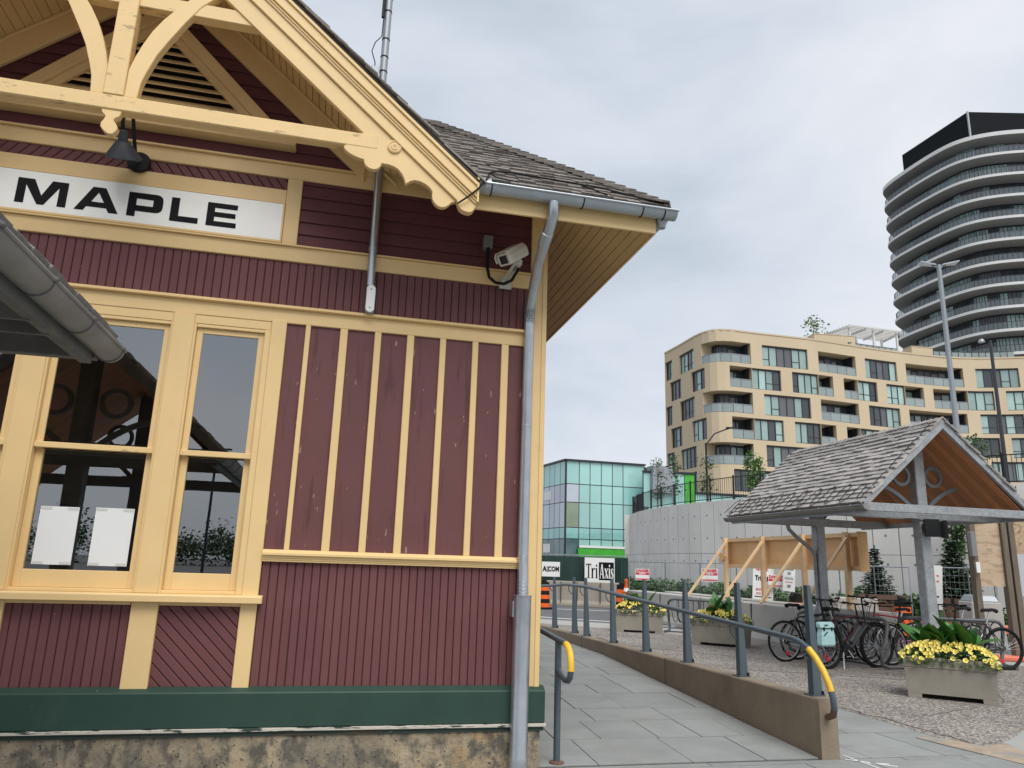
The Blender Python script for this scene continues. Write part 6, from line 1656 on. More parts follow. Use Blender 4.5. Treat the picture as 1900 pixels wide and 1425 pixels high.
hd2 = solo('hedge', leaf_cloud(9000, hedge_pt, 0.05, 0.12, rh, 0.8), M_hedge, 'low green hedge along the foot of the curved concrete wall', 'hedge')
def spruce(label, x, y, h, r, seed, z0=0.0, n=3200):
    rnd = random.Random(seed)
    t = thing('spruce_tree', label, 'tree', (x,y,z0), 'small spruces by the concrete wall')
    obj('trunk', MB().lathe([(0.05*h/2,0),(0.012,h*0.97)], 7), M_bark, parent=t, local=True)
    mb = MB()
    lev = int(h/0.075)
    for k in range(lev):
        zc = 0.12*h+ (0.86*h)*k/lev; rr_ = r*(1-k/lev)**0.85+0.03; nb = max(5, int(12*(1-k/lev))+4)
        for j in range(nb):
            a = 2*math.pi*j/nb+rnd.uniform(-.3,.3)+k; L_ = rr_*rnd.uniform(0.7,1.12)
            m_ = max(4,int(L_/0.055))
            for q in range(m_):
                u = (q+rnd.random())/m_; px_, py_ = math.cos(a)*L_*u, math.sin(a)*L_*u; pz = zc-0.16*L_*u+0.10*L_*u*u+rnd.uniform(-.02,.02)
                for w_ in range(2):
                    b_ = a+rnd.choice((-1,1))*rnd.uniform(0.3,1.2); s_ = rnd.uniform(0.07,0.14)*(h/2.2)
                    du = Vector((math.cos(b_),math.sin(b_),rnd.uniform(-.4,.3))).normalized()*s_; dv = Vector((-math.sin(b_),math.cos(b_),rnd.uniform(-.5,.5)))*s_*0.34
                    c = Vector((px_,py_,pz)); mb.add([c-du*0.2, c+dv+du*0.4, c+du, c-dv+du*0.4], [(0,1,2,3)])
    for q in range(12):
        c = Vector((0,0,h*(0.93+0.006*q))); a = rnd.uniform(0,6.28); mb.add([c, c+Vector((math.cos(a)*.05,math.sin(a)*.05,.03)), c+Vector((0,0,.05)), c+Vector((-math.sin(a)*.02,math.cos(a)*.02,.02))], [(0,1,2,3)])
    obj('crown', mb, M_conifer, parent=t, local=True)
    return t
P = dep(1628,1090,25.0); spruce('small spruce standing behind the mesh fence beside the plywood sign', P.x, P.y, 2.45, 0.80, 3)
P = dep(1772,1090,23.5); spruce('spruce left of the timber frame, partly behind the mesh fence', P.x, P.y, 2.7, 0.95, 4)
def tree(name, label, x, y, z0, h, r, zc, seed, m=M_tree, n=1800, leaf=(0.05,0.10), group=None, tr=0.03, sparse=1.0, cat='tree', ell=1.0):
    rnd = random.Random(seed)
    t = thing(name, label, cat, (x,y,z0), group)
    tk = MB(); tk.tube([(0,0,0),(rnd.uniform(-.03,.03)*h*.3,0,h*0.5),(0.02*h,0.01*h,h*0.93)], [tr*h/3, tr*h/4.5, 0.006], 7)
    cl = []
    nb = 16
    for k in range(nb):
        u = rnd.uniform(0.0,1.0); zz = zc*h+(1-zc)*h*u; a = rnd.uniform(0,6.28); rr_ = r*math.sqrt(max(0.05, 1-(2*u-0.85)**2*0.9))*rnd.uniform(0.45,1.0)
        e_ = Vector((math.cos(a)*rr_, math.sin(a)*rr_, zz+0.15*rr_))
        tk.tube([(0,0,max(0.1*h,zz-0.5*rr_)), tuple(e_*0.6+Vector((0,0,zz*0.35))), tuple(e_)], [tr*h/9, tr*h/14, 0.004], 5)
        cl.append(e_)
    obj('trunk', tk, M_bark, parent=t, local=True, smooth=True)
    def pt():
        c = rnd.choice(cl); s_ = r*0.33*sparse
        f_ = rnd.uniform(0.45,1.05)
        return (c.x*f_+rnd.gauss(0,s_*.6), c.y*f_+rnd.gauss(0,s_*.6), c.z-(1-f_)*0.3*r+rnd.gauss(0,s_*.6)*ell)
    obj('crown', leaf_cloud(n, pt, leaf[0], leaf[1], rnd, 0.7), m, parent=t, local=True)
    return t
P = dep(1790,1090,24.5); tree('leafy_tree', 'slim leafy tree rising behind the spruce and timber frame', P.x, P.y, 0, 4.0, 0.55, 0.3, 12, n=1500, leaf=(0.04,0.085), ell=2.0)
for i, (px, d, h, lab) in enumerate(((1220,41.5,3.1,'sparse young tree on the terrace, left of three before the glass wing'),(1253,40.5,3.4,'sparse young tree on the terrace beside the green strip'),(1312,38.5,3.2,'sparse young tree on the terrace at the foot of the arm lamp'))):
    P = dep(px,900,d); tree('young_tree', lab, P.x, P.y, WZ-0.05, h*0.95, 0.5, 0.30, 40+i, m=M_tree, n=330, leaf=(0.04,0.08), group='young terrace trees', sparse=1.3)
P = dep(1397,900,34.0); tree('young_tree', 'dense green young tree on the terrace beside the shelter roof', P.x, P.y, WZ-0.05, 2.5, 0.48, 0.2, 50, m=M_tree_light, n=1100, leaf=(0.04,0.08), group='young terrace trees', ell=1.6)
P = dep(1815,860,45.0); tree('young_tree', 'pale green terrace tree half hidden behind the right slope of the shelter roof', P.x, P.y, WZ-0.05, 5.2, 1.2, 0.3, 51, m=M_tree, n=420, leaf=(0.07,0.13), group='young terrace trees', sparse=1.3)
# low shrub beds in front of the wall near the benches
def bed_pt():
    u = rh.random(); a = dep(1420+u*430,1100,23.5-3.6*u); return (a.x+rh.uniform(-.35,.35), a.y+rh.uniform(-.35,.35), rh.random()**0.8*0.62)
solo('shrub_bed', leaf_cloud(4200, bed_pt, 0.04, 0.10, rh, 0.8), M_hedge, 'low mixed shrubs behind the benches and fence panels', 'shrubs')
P = dep(1848,1105,20.0)
tp_ = lambda: (P.x+rh.gauss(0,.22), P.y+rh.gauss(0,.22), 0.35+rh.gauss(0,.22))
solo('lime_shrub', leaf_cloud(600, tp_, 0.05, 0.09, rh, 0.8), M_tree_light, 'bright lime shrub right of the concrete litter bin', 'shrub')

# ================================================================== BENCHES AND BIN
def bench(label, px0, px1, d0, d1):
    A, B = dep(px0,1105,d0), dep(px1,1105,d1); A.z = B.z = 0
    d = (B-A); L_ = d.length; d.normalize(); n_ = Vector((d.y,-d.x,0)); n_ = -n_ if n_.dot(CAM-A) < 0 else n_
    t = thing('bench', label, 'bench', tuple((A+B)/2), 'brown slatted benches')
    m_ = (A+B)/2
    for k, z in enumerate((0.62,0.78,0.94)): obj('back_slat', MB().obox(m_-n_*(0.26+0.03*k)+Vector((0,0,z)), d*(L_/2), n_*0.018, (0,0,0.062)), M_benchwood, parent=t)
    for k in range(4): obj('seat_slat', MB().obox(m_-n_*(0.16-0.13*k)+Vector((0,0,0.45)), d*(L_/2), n_*0.055, (0,0,0.018)), M_benchwood, parent=t)
    for P_ in (A+d*0.2, B-d*0.2): obj('bench_leg', MB().obox(P_+Vector((0,0,0.21)), d*0.05, n_*0.24, (0,0,0.215)).obox(P_-n_*0.30+Vector((0,0,0.7)), d*0.03, n_*0.02, (0,0,0.3)), M_dark, parent=t)
bench('brown slatted bench in front of the small spruce', 1592, 1682, 21.0, 20.4)
bench('brown slatted bench left of the concrete litter bin', 1742, 1795, 19.2, 18.7)
P = dep(1816,1105,18.2)
bn = thing('litter_bin', 'square concrete litter bin with grey dome lid behind the timber frame', 'litter bin', (P.x,P.y,0), None, R(-20))
obj('bin_body', MB().add([(-.36,-.36,0),(.36,-.36,0),(.36,.36,0),(-.36,.36,0),(-.33,-.33,.98),(.33,-.33,.98),(.33,.33,.98),(-.33,.33,.98)], [(0,3,2,1),(4,5,6,7),(0,1,5,4),(1,2,6,5),(2,3,7,6),(3,0,4,7)]), M_conc, parent=bn, local=True, bev=0.02)
obj('bin_lid', MB().add([(-.31,-.31,.981),(.31,-.31,.981),(.31,.31,.981),(-.31,.31,.981),(-.24,-.24,1.13),(.24,-.24,1.13),(.24,.24,1.13),(-.24,.24,1.13)], [(0,3,2,1),(4,5,6,7),(0,1,5,4),(1,2,6,5),(2,3,7,6),(3,0,4,7)]), M_lampsteel, parent=bn, local=True, bev=0.02)
P = dep(1584,1100,18.3)
sb2 = thing('concrete_block', 'short square concrete block left of the bench, behind the electric bicycle', 'barrier', (P.x,P.y,0), 'concrete blocks weighting the plywood sign', R(-25))
obj('block_body', MB().box(-.45,.45,-.3,.3,0,.98), M_conc, parent=sb2, local=True, bev=0.02)

# ================================================================== LAMP POSTS
def lamp_post(label, base, z0, pts, r0, r1, heads, m=M_lampsteel, group='street lamps'):
    t = thing('street_lamp', label, 'lamp post', (base.x,base.y,z0), group)
    obj('pole', MB().tube([(base.x,base.y,z0),(base.x,base.y,pts[0])], [r0,r1], 10), m, parent=t, smooth=True)
    for h in heads: h(t)
    return t
P = gz(1778,800,7.0); P = dep(1776,800,27.0)
B0 = Vector((P.x,P.y,0))
zt = dep(1749,492,27.0).z
def head_dual(t):
    for sg_ in (-1, 1):
        d = Vector((0.93*sg_, -0.36*sg_, 0)); 
        obj('lamp_arm', MB().tube([(B0.x,B0.y,zt-0.12),tuple(Vector((B0.x,B0.y,zt-0.02))+d*0.25)], 0.035, 6), M_lampsteel, parent=t)
        c = Vector((B0.x,B0.y,zt+0.02))+d*0.40
        s_ = Vector((-d.y,d.x,0))
        top = [c+d*u+s_*v+Vector((0,0,w+0.10*abs(u)/0.3*0)) for u,v,w in ((-.28,-.10,.0),(.30,-.19,.10),(.30,.19,.10),(-.28,.10,.0))]
        bot = [p+Vector((0,0,-0.06)) for p in top]
        obj('lamp_head', MB().add(bot+top, [(0,3,2,1),(4,5,6,7),(0,1,5,4),(1,2,6,5),(2,3,7,6),(3,0,4,7)]), M_galv, parent=t, bev=0.01)
lamp_post('tall grey street lamp with two flat heads rising behind the shelter', B0, 0.0, [zt], 0.12, 0.085, [head_dual])
P = dep(1868,880,42.0); B1 = Vector((P.x,P.y,0)); zt1 = dep(1840,632,42.0).z
def head_hook(t):
    cx_, cy2 = B1.x, B1.y
    obj('lamp_arm', MB().tube([(cx_,cy2,zt1-0.6),(cx_-0.05,cy2,zt1-0.1),(cx_-0.3,cy2,zt1+0.12),(cx_-0.55,cy2,zt1-0.02)], 0.04, 6), M_dark, parent=t, smooth=True)
    obj('lamp_head', MB().lathe([(0.10,0.12),(0.20,-0.06),(0.16,-0.08)], 12, (cx_-0.62,cy2,zt1-0.1)), M_lampsteel, parent=t)
lamp_post('slender dark street lamp with a hooked head right of the shelter', B1, 0.0, [zt1], 0.15, 0.09, [head_hook], M_frame)
P = dep(1312,900,40.0); B2 = Vector((P.x,P.y,WZ-.05)); zt2 = dep(1309,822,40.0).z
def head_arm(t):
    e_ = dep(1356,794,40.0); 
    obj('lamp_arm', MB().tube([(B2.x,B2.y,zt2-0.1),tuple(Vector((B2.x,B2.y,zt2)).lerp(e_,0.35)+Vector((0,0,.22))),tuple(Vector((B2.x,B2.y,zt2)).lerp(e_,0.75)+Vector((0,0,.10))),tuple(e_)], 0.035, 6), M_dark, parent=t, smooth=True)
    obj('lamp_head', MB().obox(e_, Vector((0.25,-0.05,0)), Vector((0.02,0.08,0)), (0,0,0.035)), M_dark, parent=t)
lamp_post('thin black street lamp with a curved arm before the tan apartment building', B2, WZ-0.05, [zt2], 0.07, 0.05, [head_arm], M_dark)
# ================================================================== GLASS BUILDING
gb_ = thing('glass_building', 'mint green glass curtain wall building behind the green hoarding', 'building', (18.3, 58.5, 0))
GC = Vector((18.31,58.45,0)); GRt = Vector((25.31,58.65,0)); GL = Vector((17.3,66.5,0))
zr = [9.95, 8.05, 6.56, 4.54, 3.64, 2.0]
def curtain(A, B, us, mats, parent, zr=zr, name='glass_panel'):
    d = B-A; L_ = d.length; d.normalize(); n_ = Vector((d.y,-d.x,0)); n_ = -n_ if n_.dot(CAM-A) < 0 else n_
    for i in range(len(us)-1):
        for k in range(len(zr)-1):
            a, b = us[i]*L_, us[i+1]*L_
            c = A+d*((a+b)/2)+Vector((0,0,(zr[k]+zr[k+1])/2))
            m_ = mats(i,k)
            obj(name, MB().obox(c-n_*0.03, d*((b-a)/2-0.03), n_*0.03, (0,0,(zr[k]-zr[k+1])/2-0.03)), m_, parent=parent)
    fr = MB()
    for u in us: fr.obox(A+d*(u*L_)-n_*0.05+Vector((0,0,(zr[0]+zr[-1])/2)), d*0.032, n_*0.055, (0,0,(zr[0]-zr[-1])/2))
    for z in zr: fr.obox(A+d*(L_/2)-n_*0.052+Vector((0,0,z)), d*(L_/2), n_*0.055, (0,0,0.034))
    obj('mullions', fr, M_frame, parent=parent)
    return n_
usR = [0,0.17,0.305,0.447,0.588,0.725,1.0]
def mR(i,k):
    if k == 3: return M_tealmid
    if i == 0 and k == 2: return M_oliveglass
    if i == 0 and k == 1: return M_lilac
    if i == 0 and k == 4: return M_darkteal
    if i == 5 and k == 1: return M_tealmid
    return M_tealbright
curtain(GC, GRt, usR, mR, gb_)
usL = [0,0.13,0.27,0.40,0.55,0.70,0.85,1.0]
def mL(i,k):
    if k in (1,2): return M_lilac
    if k == 4: return M_darkteal
    return M_tealmid if k == 3 else M_tealbright
curtain(GC, GL, usL, mL, gb_)
obj('building_core', MB().prism([(18.5,58.7),(25.25,58.8),(33,66),(33,75),(17.6,75),(17.5,66.4)], 'z', 0.0, 9.9), M_frame, parent=gb_)
obj('roof_edge', MB().bar((17.25,66.6,10.0),(18.26,58.38,10.0),0.2,0.14).bar((18.24,58.38,10.0),(25.4,58.58,10.0),0.2,0.14), M_frame, parent=gb_)
# taped paper on the left face
for z, u in ((7.3,0.45),(2.9,0.45),(2.9,0.93),(7.3,0.93)):
    d = (GL-GC); L_ = d.length; d.normalize(); n_ = Vector((-abs(d.y),d.x*0-0.1,0)).normalized(); n_ = Vector((d.y,-d.x,0)); n_ = -n_ if n_.dot(CAM-GC) < 0 else n_
    obj('taped_sheet', MB().obox(GC+d*(u*L_)+n_*0.02+Vector((0,0,z)), d*0.75, n_*0.006, (0,0,0.36)), M_paper, parent=gb_)
# unfinished green membrane band and ground floor
obj('membrane_band', MB().obox(Vector((22.4,58.36,2.55)), Vector((2.95,0.085,0)), Vector((0,0.10,0)), (0,0,0.45)).obox(Vector((19.50,58.28,1.0)), Vector((0.12,0,0)), Vector((0,0.05,0)), (0,0,1.95)), M_brightgreen, parent=gb_)
obj('membrane_tape', MB().obox(Vector((22.4,58.26,3.05)), Vector((2.95,0.085,0)), Vector((0,0.05,0)), (0,0,0.09)), M_white, parent=gb_)
gw = thing('glass_wing', 'lower mint glass wing with a bright green strip behind the terrace trees', 'building', (27, 57, 0))
G2a, G2b, G2c = Vector((24.6,57.2,0)), Vector((28.9,56.6,0)), Vector((41.0,56.5,0))
zr2 = [9.2, 5.6, 1.8]
curtain(G2a, G2b, [0,.27,.55,.80,1.0], lambda i,k: M_brightgreen if i == 3 else M_tealbright, gw, zr2)
curtain(G2b, G2c, [0,.1,.2,.3,.4,.5,.6,.7,.8,.9,1], lambda i,k: M_tealbright, gw, [7.6,5.6,1.8])
obj('roof_edge', MB().bar((24.5,57.15,9.28),(28.9,56.55,9.28),0.2,0.12).bar((28.9,56.5,7.68),(41,56.4,7.68),0.2,0.12), M_frame, parent=gw)
obj('building_core', MB().box(24.7,41,57.4,70,0,7.5), M_frame, parent=gw)
ac = thing('rooftop_unit', 'grey fan unit on the flat roof of the lower glass wing', 'air conditioner', (28.5, 59.5, 9.0))
Pa = dep(1230,872,61)
obj('unit_casing', MB().box(Pa.x-0.9,Pa.x+0.9,Pa.y,Pa.y+1.2,7.5,9.75), M_lampsteel, parent=ac, bev=0.03)
obj('fan_grille', MB().lathe([(0.33,0),(0.33,0.03),(0.1,0.05)], 16, (Pa.x-0.25,Pa.y-0.01,9.35), (0,-1,0)), M_greyplastic, parent=ac)

# ================================================================== TAN APARTMENT BUILDING
TP = [tuple(gz(px,py,29.5).xy) for px, py in ((1233,655),(1262,639),(1288,623.5),(1302,617),(1315,613),(1328,611),(1342,610.8),(1358,611.5),(1375,613.8),(1400,617),(1450,622.5),(1500,628),(1550,635.5),(1600,643.5),(1650,650.5),(1690,655.3),(1720,658.8),(1750,661.6),(1780,663.3),(1810,664.2),(1850,663.8),(1900,662.2))]
dl = (Vector(TP[-1])-Vector(TP[-2])).normalized()
TP.append(tuple(Vector(TP[-1])+dl*30))
TA = [0.0]
for a, b in zip(TP, TP[1:]): TA.append(TA[-1]+math.dist(a,b))
def tpos(s, off=0.0):
    s = max(0, min(s, TA[-1]-1e-6))
    for i in range(len(TP)-1):
        if s <= TA[i+1]:
            u = (s-TA[i])/(TA[i+1]-TA[i]); p = Vector((TP[i][0]+(TP[i+1][0]-TP[i][0])*u, TP[i][1]+(TP[i+1][1]-TP[i][1])*u, 0))
            def nrm(j):
                d = Vector((TP[j+1][0]-TP[j][0],TP[j+1][1]-TP[j][1],0)).normalized(); return Vector((d.y,-d.x,0))
            n0 = nrm(i)
            n_ = (nrm(max(i-1,0))*(1-u)*0.5 + n0*(0.5+0.5*(1-abs(2*u-1))) + nrm(min(i+1,len(TP)-2))*u*0.5).normalized()
            return p - n_*off if n_.dot(CAM-p) > 0 else p + n_*off
    return Vector((*TP[-1],0))
def thit(px, py):
    r = ray(px, py); best = None
    for i in range(len(TP)-1):
        a, b = Vector(TP[i]), Vector(TP[i+1]); d = b-a
        den = r.x*d.y-r.y*d.x
        if abs(den) < 1e-9: continue
        t = ((a.x-CAM.x)*d.y-(a.y-CAM.y)*d.x)/den; u = ((a.x-CAM.x)*r.y-(a.y-CAM.y)*r.x)/den
        if t > 0 and -1e-6 <= u <= 1+1e-6:
            if best is None or t < best[0]: best = (t, TA[i]+u*d.length, CAM.z+t*r.z)
    return best[1], best[2]
c4 = lambda x, y: (1220+x*0.35789, 560+y*0.35789)
ROWZ = [(25.50,28.05),(22.50,25.05),(19.45,22.0),(16.40,18.95),(13.35,15.90),(10.3,12.85)]
# (row, kind, left x, right x, y) in measured facade samples; w window, b balcony, m = mixed (balcony then window) handled as two
RAW = [(0,'w',40,75,335),(1,'w',65,122,445),(2,'w',45,78,577),(3,'w',70,128,690),(4,'w',50,88,815),
 (0,'w',112,187,300),(1,'w',175,245,400),(2,'w',117,193,545),(3,'w',180,256,655),(4,'w',122,203,790),(5,'w',125,205,905),
 (0,'b',225,483,250),(2,'b',235,495,510),(4,'b',243,500,775),
 (0,'w',543,778,280),(0,'b',835,1027,315),(0,'w',1078,1240,345),(0,'b',1290,1585,375),(0,'w',1650,1875,380),
 (1,'b',375,490,380),(1,'w',492,640,390),(1,'w',700,835,415),(1,'b',837,912,430),(1,'b',968,1040,450),(1,'w',1042,1140,455),(1,'w',1190,1285,475),(1,'b',1287,1383,490),(1,'b',1433,1610,500),(1,'w',1612,1747,500),(1,'w',1810,1990,500),
 (2,'w',555,795,535),(2,'b',850,1045,565),(2,'w',1100,1260,590),(2,'b',1310,1610,620),(2,'w',1678,1905,625),
 (3,'b',388,503,640),(3,'w',505,655,655),(3,'w',715,850,675),(3,'b',852,930,690),(3,'b',985,1055,700),(3,'w',1057,1160,710),(3,'w',1215,1310,730),(3,'b',1312,1410,740),(3,'b',1450,1600,745),(3,'w',1602,1780,750),(3,'w',1840,1990,750),
 (4,'w',567,807,790),(4,'b',870,1060,820),(4,'w',1120,1280,840),(4,'b',1330,1640,860),(4,'w',1735,1950,865),
 (5,'w',398,640,905),(5,'w',720,900,930),(5,'w',1000,1200,950),(5,'w',1500,1700,950)]
tan = thing('apartment_building', 'tan apartment block with rounded corner, staggered windows and glass railed balconies', 'building', (TP[6][0],TP[6][1],0))
ops = {k: [] for k in range(6)}
for (k, kind, xa, xb, y) in RAW:
    try: s0 = thit(*c4(xa,y))[0]; s1 = thit(*c4(xb,y))[0]
    except TypeError: continue
    if s1-s0 > 0.4: ops[k].append((s0, s1, kind))
Z0, Z1 = 4.2, 29.5
wl = MB()
def wquad(s0, s1, z0, z1, off=0.0):
    cuts = [s0]+[t for t in TA if s0+0.01 < t < s1-0.01]+[s1]
    sub = []
    for a, b in zip(cuts, cuts[1:]):
        sub.append(a)
    sub.append(s1)
    rows = [[tuple(tpos(s,off)+Vector((0,0,z))) for s in sub] for z in (z0, z1)]
    wl.sheet(rows)
DW = 0.28; DBk = 1.7
prevz = Z1
for k in range(6):
    z0, z1 = ROWZ[k]
    wquad(0, TA[-1], z1, prevz)
    o_ = sorted(ops[k]); s = 0.0
    for (a, b, kind) in o_:
        if a > s+0.01: wquad(s, a, z0, z1)
        s = max(s, b)
    wquad(s, TA[-1], z0, z1)
    prevz = z0
wquad(0, TA[-1], Z0, prevz)
# reveals
for k in range(6):
    z0, z1 = ROWZ[k]
    for (a, b, kind) in ops[k]:
        dpt = DW if kind == 'w' else DBk
        cuts = [a]+[t for t in TA if a+0.01 < t < b-0.01]+[b]
        for z in (z0, z1): wl.sheet([[tuple(tpos(s,0)+Vector((0,0,z))) for s in cuts],[tuple(tpos(s,dpt)+Vector((0,0,z))) for s in cuts]])
        for s in (a, b): wl.sheet([[tuple(tpos(s,0)+Vector((0,0,z))) for z in (z0,z1)],[tuple(tpos(s,dpt)+Vector((0,0,z))) for z in (z0,z1)]])
obj('wall', wl, M_tan, parent=tan)
cap = MB(); ss = [i*TA[-1]/90 for i in range(91)]
cap.sheet([[tuple(tpos(s,o)+Vector((0,0,z))) for s in ss] for o, z in ((-0.06,29.35),(-0.06,29.55),(0.5,29.55))])
obj('parapet_cap', cap, M_tan, parent=tan)
obj('roof', MB().add([(x,y,29.0) for x, y in TP]+[(TP[-1][0],TP[-1][1]+40,29.0),(TP[0][0]+32,TP[0][1]+40,29.0)], [tuple(range(len(TP)+2))]), M_sidewalk, parent=tan)
obj('side_wall', MB().add([(TP[0][0],TP[0][1],Z0),(TP[0][0]+32,TP[0][1]+40,Z0),(TP[0][0]+32,TP[0][1]+40,Z1),(TP[0][0],TP[0][1],Z1)], [(0,1,2,3)]), M_tan, parent=tan)
rt = random.Random(17)
def seg(s0, s1, z0, z1, off, m, name, par, th=0.05):
    cuts = [s0]+[t for t in TA if s0+0.05 < t < s1-0.05]+[s1]
    mb = MB()
    mb.sheet([[tuple(tpos(s,off)+Vector((0,0,z))) for s in cuts] for z in (z0, z1)])
    mb.sheet([[tuple(tpos(s,off)+Vector((0,0,z))) for s in cuts] if q == 0 else [tuple(tpos(s,off+th)+Vector((0,0,z))) for s in cuts] for q, z in ((0,z1),(1,z1))])
    return obj(name, mb, m, parent=par)
def glazing(a, b, z0, z1, off, par, dark=0.35):
    n_ = max(2, round((b-a)/0.95)); w_ = (b-a)/n_
    spand = set()
    if n_ >= 5: spand = {n_//2, n_//2-1} if n_ >= 6 else {n_//2}
    fr = MB()
    for i in range(n_):
        s0, s1 = a+i*w_, a+(i+1)*w_
        if i in spand: m_ = M_spandrel
        else: m_ = M_paned if rt.random() < dark else M_paneg
        seg(s0+0.05, s1-0.05, z0+0.08, z1-0.16, off, m_, 'spandrel' if m_ is M_spandrel else 'pane', par)
        if i not in spand and rt.random() < 0.5:
            p, q = tpos(s0+0.03,off-0.02), tpos(s1-0.03,off-0.02); fr.bar((p.x,p.y,z0+0.85),(q.x,q.y,z0+0.85),0.05,0.06)
    for i in range(n_+1):
        p = tpos(a+i*w_, off-0.02); d = tpos(a+i*w_+0.05,off)-tpos(a+i*w_-0.05,off); d.normalize(); n2 = Vector((d.y,-d.x,0))
        fr.obox(p+Vector((0,0,(z0+z1)/2)), d*0.05, n2*0.05, (0,0,(z1-z0)/2))
    for z, t_ in ((z0+0.04,0.05),(z1-0.09,0.09)):
        cuts = [a]+[t for t in TA if a+0.05 < t < b-0.05]+[b]
        for s0, s1 in zip(cuts, cuts[1:]):
            p, q = tpos(s0,off-0.02), tpos(s1,off-0.02); fr.bar((p.x,p.y,z),(q.x,q.y,z),0.08,t_*2)
    return fr
for k in range(6):
    z0, z1 = ROWZ[k]
    for (a, b, kind) in ops[k]:
        if kind == 'w':
            w_ = seg(a, b, z0, z1, DW+0.12, M_frame, 'window', tan)
            f_ = glazing(a+0.02, b-0.02, z0+0.01, z1-0.01, DW, w_, 0.85 if k == 5 else (0.6 if b < TA[3] else 0.3))
            obj('window_frame', f_, M_frame, parent=w_)
        else:
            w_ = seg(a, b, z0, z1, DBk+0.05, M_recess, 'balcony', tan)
            f_ = glazing(a+0.3, b-0.3, z0+0.02, z1-0.15, DBk-0.06, w_, 0.6)
            obj('window_frame', f_, M_frame, parent=w_)
            n_ = max(1, round((b-a)/1.3)); wq = (b-a)/n_
            for i in range(n_): seg(a+i*wq+0.03, a+(i+1)*wq-0.03, z0+0.06, z0+1.02, 0.10, M_balglass, 'rail_glass', w_)
            rl2 = MB()
            cuts = [a]+[t for t in TA if a+0.05 < t < b-0.05]+[b]
            for s0, s1 in zip(cuts, cuts[1:]):
                p, q = tpos(s0,0.09), tpos(s1,0.09); rl2.bar((p.x,p.y,z0+1.05),(q.x,q.y,z0+1.05),0.05,0.06)
            obj('balcony_rail', rl2, M_lampsteel, parent=w_)
            obj('divider', MB().add([tuple(tpos(b-0.25,0.3)+Vector((0,0,z0))),tuple(tpos(b-0.25,DBk)+Vector((0,0,z0))),tuple(tpos(b-0.25,DBk)+Vector((0,0,z1))),tuple(tpos(b-0.25,0.3)+Vector((0,0,z1)))], [(0,1,2,3)]), M_frame, parent=w_)
# rooftop things
def on_roof(px, py, z): return gz(px, py, z)
pg = thing('pergola', 'pale steel rooftop pergola on the tan apartment building', 'pergola', tuple(dep(1610,640,96).xy)+(29.0,))
zp = dep(1575,603,94).z
q = [gz(1530,619,zp), gz(1575,603,zp), gz(1671,615,zp), gz(1637,632,zp)]
pgm = MB()
for i in range(9):
    a = q[0].lerp(q[1], i/8); b = q[3].lerp(q[2], i/8); pgm.bar(a, b, 0.16, 0.22)
for i in range(4):
    a = q[0].lerp(q[3], i/3); b = q[1].lerp(q[2], i/3); pgm.bar(a+Vector((0,0,-.2)), b+Vector((0,0,-.2)), 0.2, 0.28)
obj('beams', pgm, M_slabwhite, parent=pg)
for u in (0.05, 0.5, 0.95):
    for v in (0.1, 0.9):
        p = q[0].lerp(q[3],u).lerp(q[1].lerp(q[2],u), v); obj('pergola_post', MB().bar((p.x,p.y,29.0),(p.x,p.y,zp),0.22,0.22,(1,0,0)), M_slabwhite, parent=pg)
Pt = dep(1509,615,97); tree('rooftop_tree', 'lone light green tree growing on the tan building roof terrace', Pt.x, Pt.y, 29.0, 6.6, 1.5, 0.5, 90, m=M_tree_light, n=190, leaf=(0.14,0.26), sparse=1.5)
for lab, pa, pb, dd_ in (('low tan parapet block on the roof left of the pergola', (1504,617), (1580,634), 91.0), ('small tan parapet block on the roof right of the pergola', (1683,645), (1722,650), 94.0)):
    A, B = dep(pa[0],pa[1],dd_), dep(pb[0],pb[1],dd_+0.6); zt3 = (A.z+B.z)/2; z, h = 29.0, zt3-29.0; A.z = B.z = 0; d = (B-A).normalized(); n_ = Vector((d.y,-d.x,0))
    t = thing('roof_block', lab, 'roof structure', tuple((A+B)/2), None)
    obj('block_wall', MB().obox((A+B)/2+Vector((0,0,z+h/2)), d*((B-A).length/2), n_*0.8, (0,0,h/2)), M_tan, parent=t)
    obj('coping', MB().obox((A+B)/2+Vector((0,0,z+h+0.04)), d*((B-A).length/2+0.05), n_*0.85, (0,0,0.04)), M_tan, parent=t)
rr3 = thing('roof_railing', 'glass and steel guard rail along the tan building roof edge', 'railing', (60,80,29.5))
def roof_rail(pxa, pxb, n_, zt_=30.6, off=1.2):
    s0, s1 = thit(pxa, 660)[0], thit(pxb, 660)[0]
    for i in range(n_):
        a, b = s0+(s1-s0)*i/n_, s0+(s1-s0)*(i+1)/n_
        seg(a+0.05, b-0.05, 29.5, zt_-0.05, off, M_balglass, 'rail_glass', rr3)
        p, q_ = tpos(a,off), tpos(b,off); obj('guard_rail', MB().bar((p.x,p.y,zt_),(q_.x,q_.y,zt_),0.06,0.06).bar((p.x,p.y,29.5),(p.x,p.y,zt_),0.06,0.06,(1,0,0)), M_frame, parent=rr3)
roof_rail(1590, 1680, 8, 30.3); roof_rail(1725, 1890, 14)

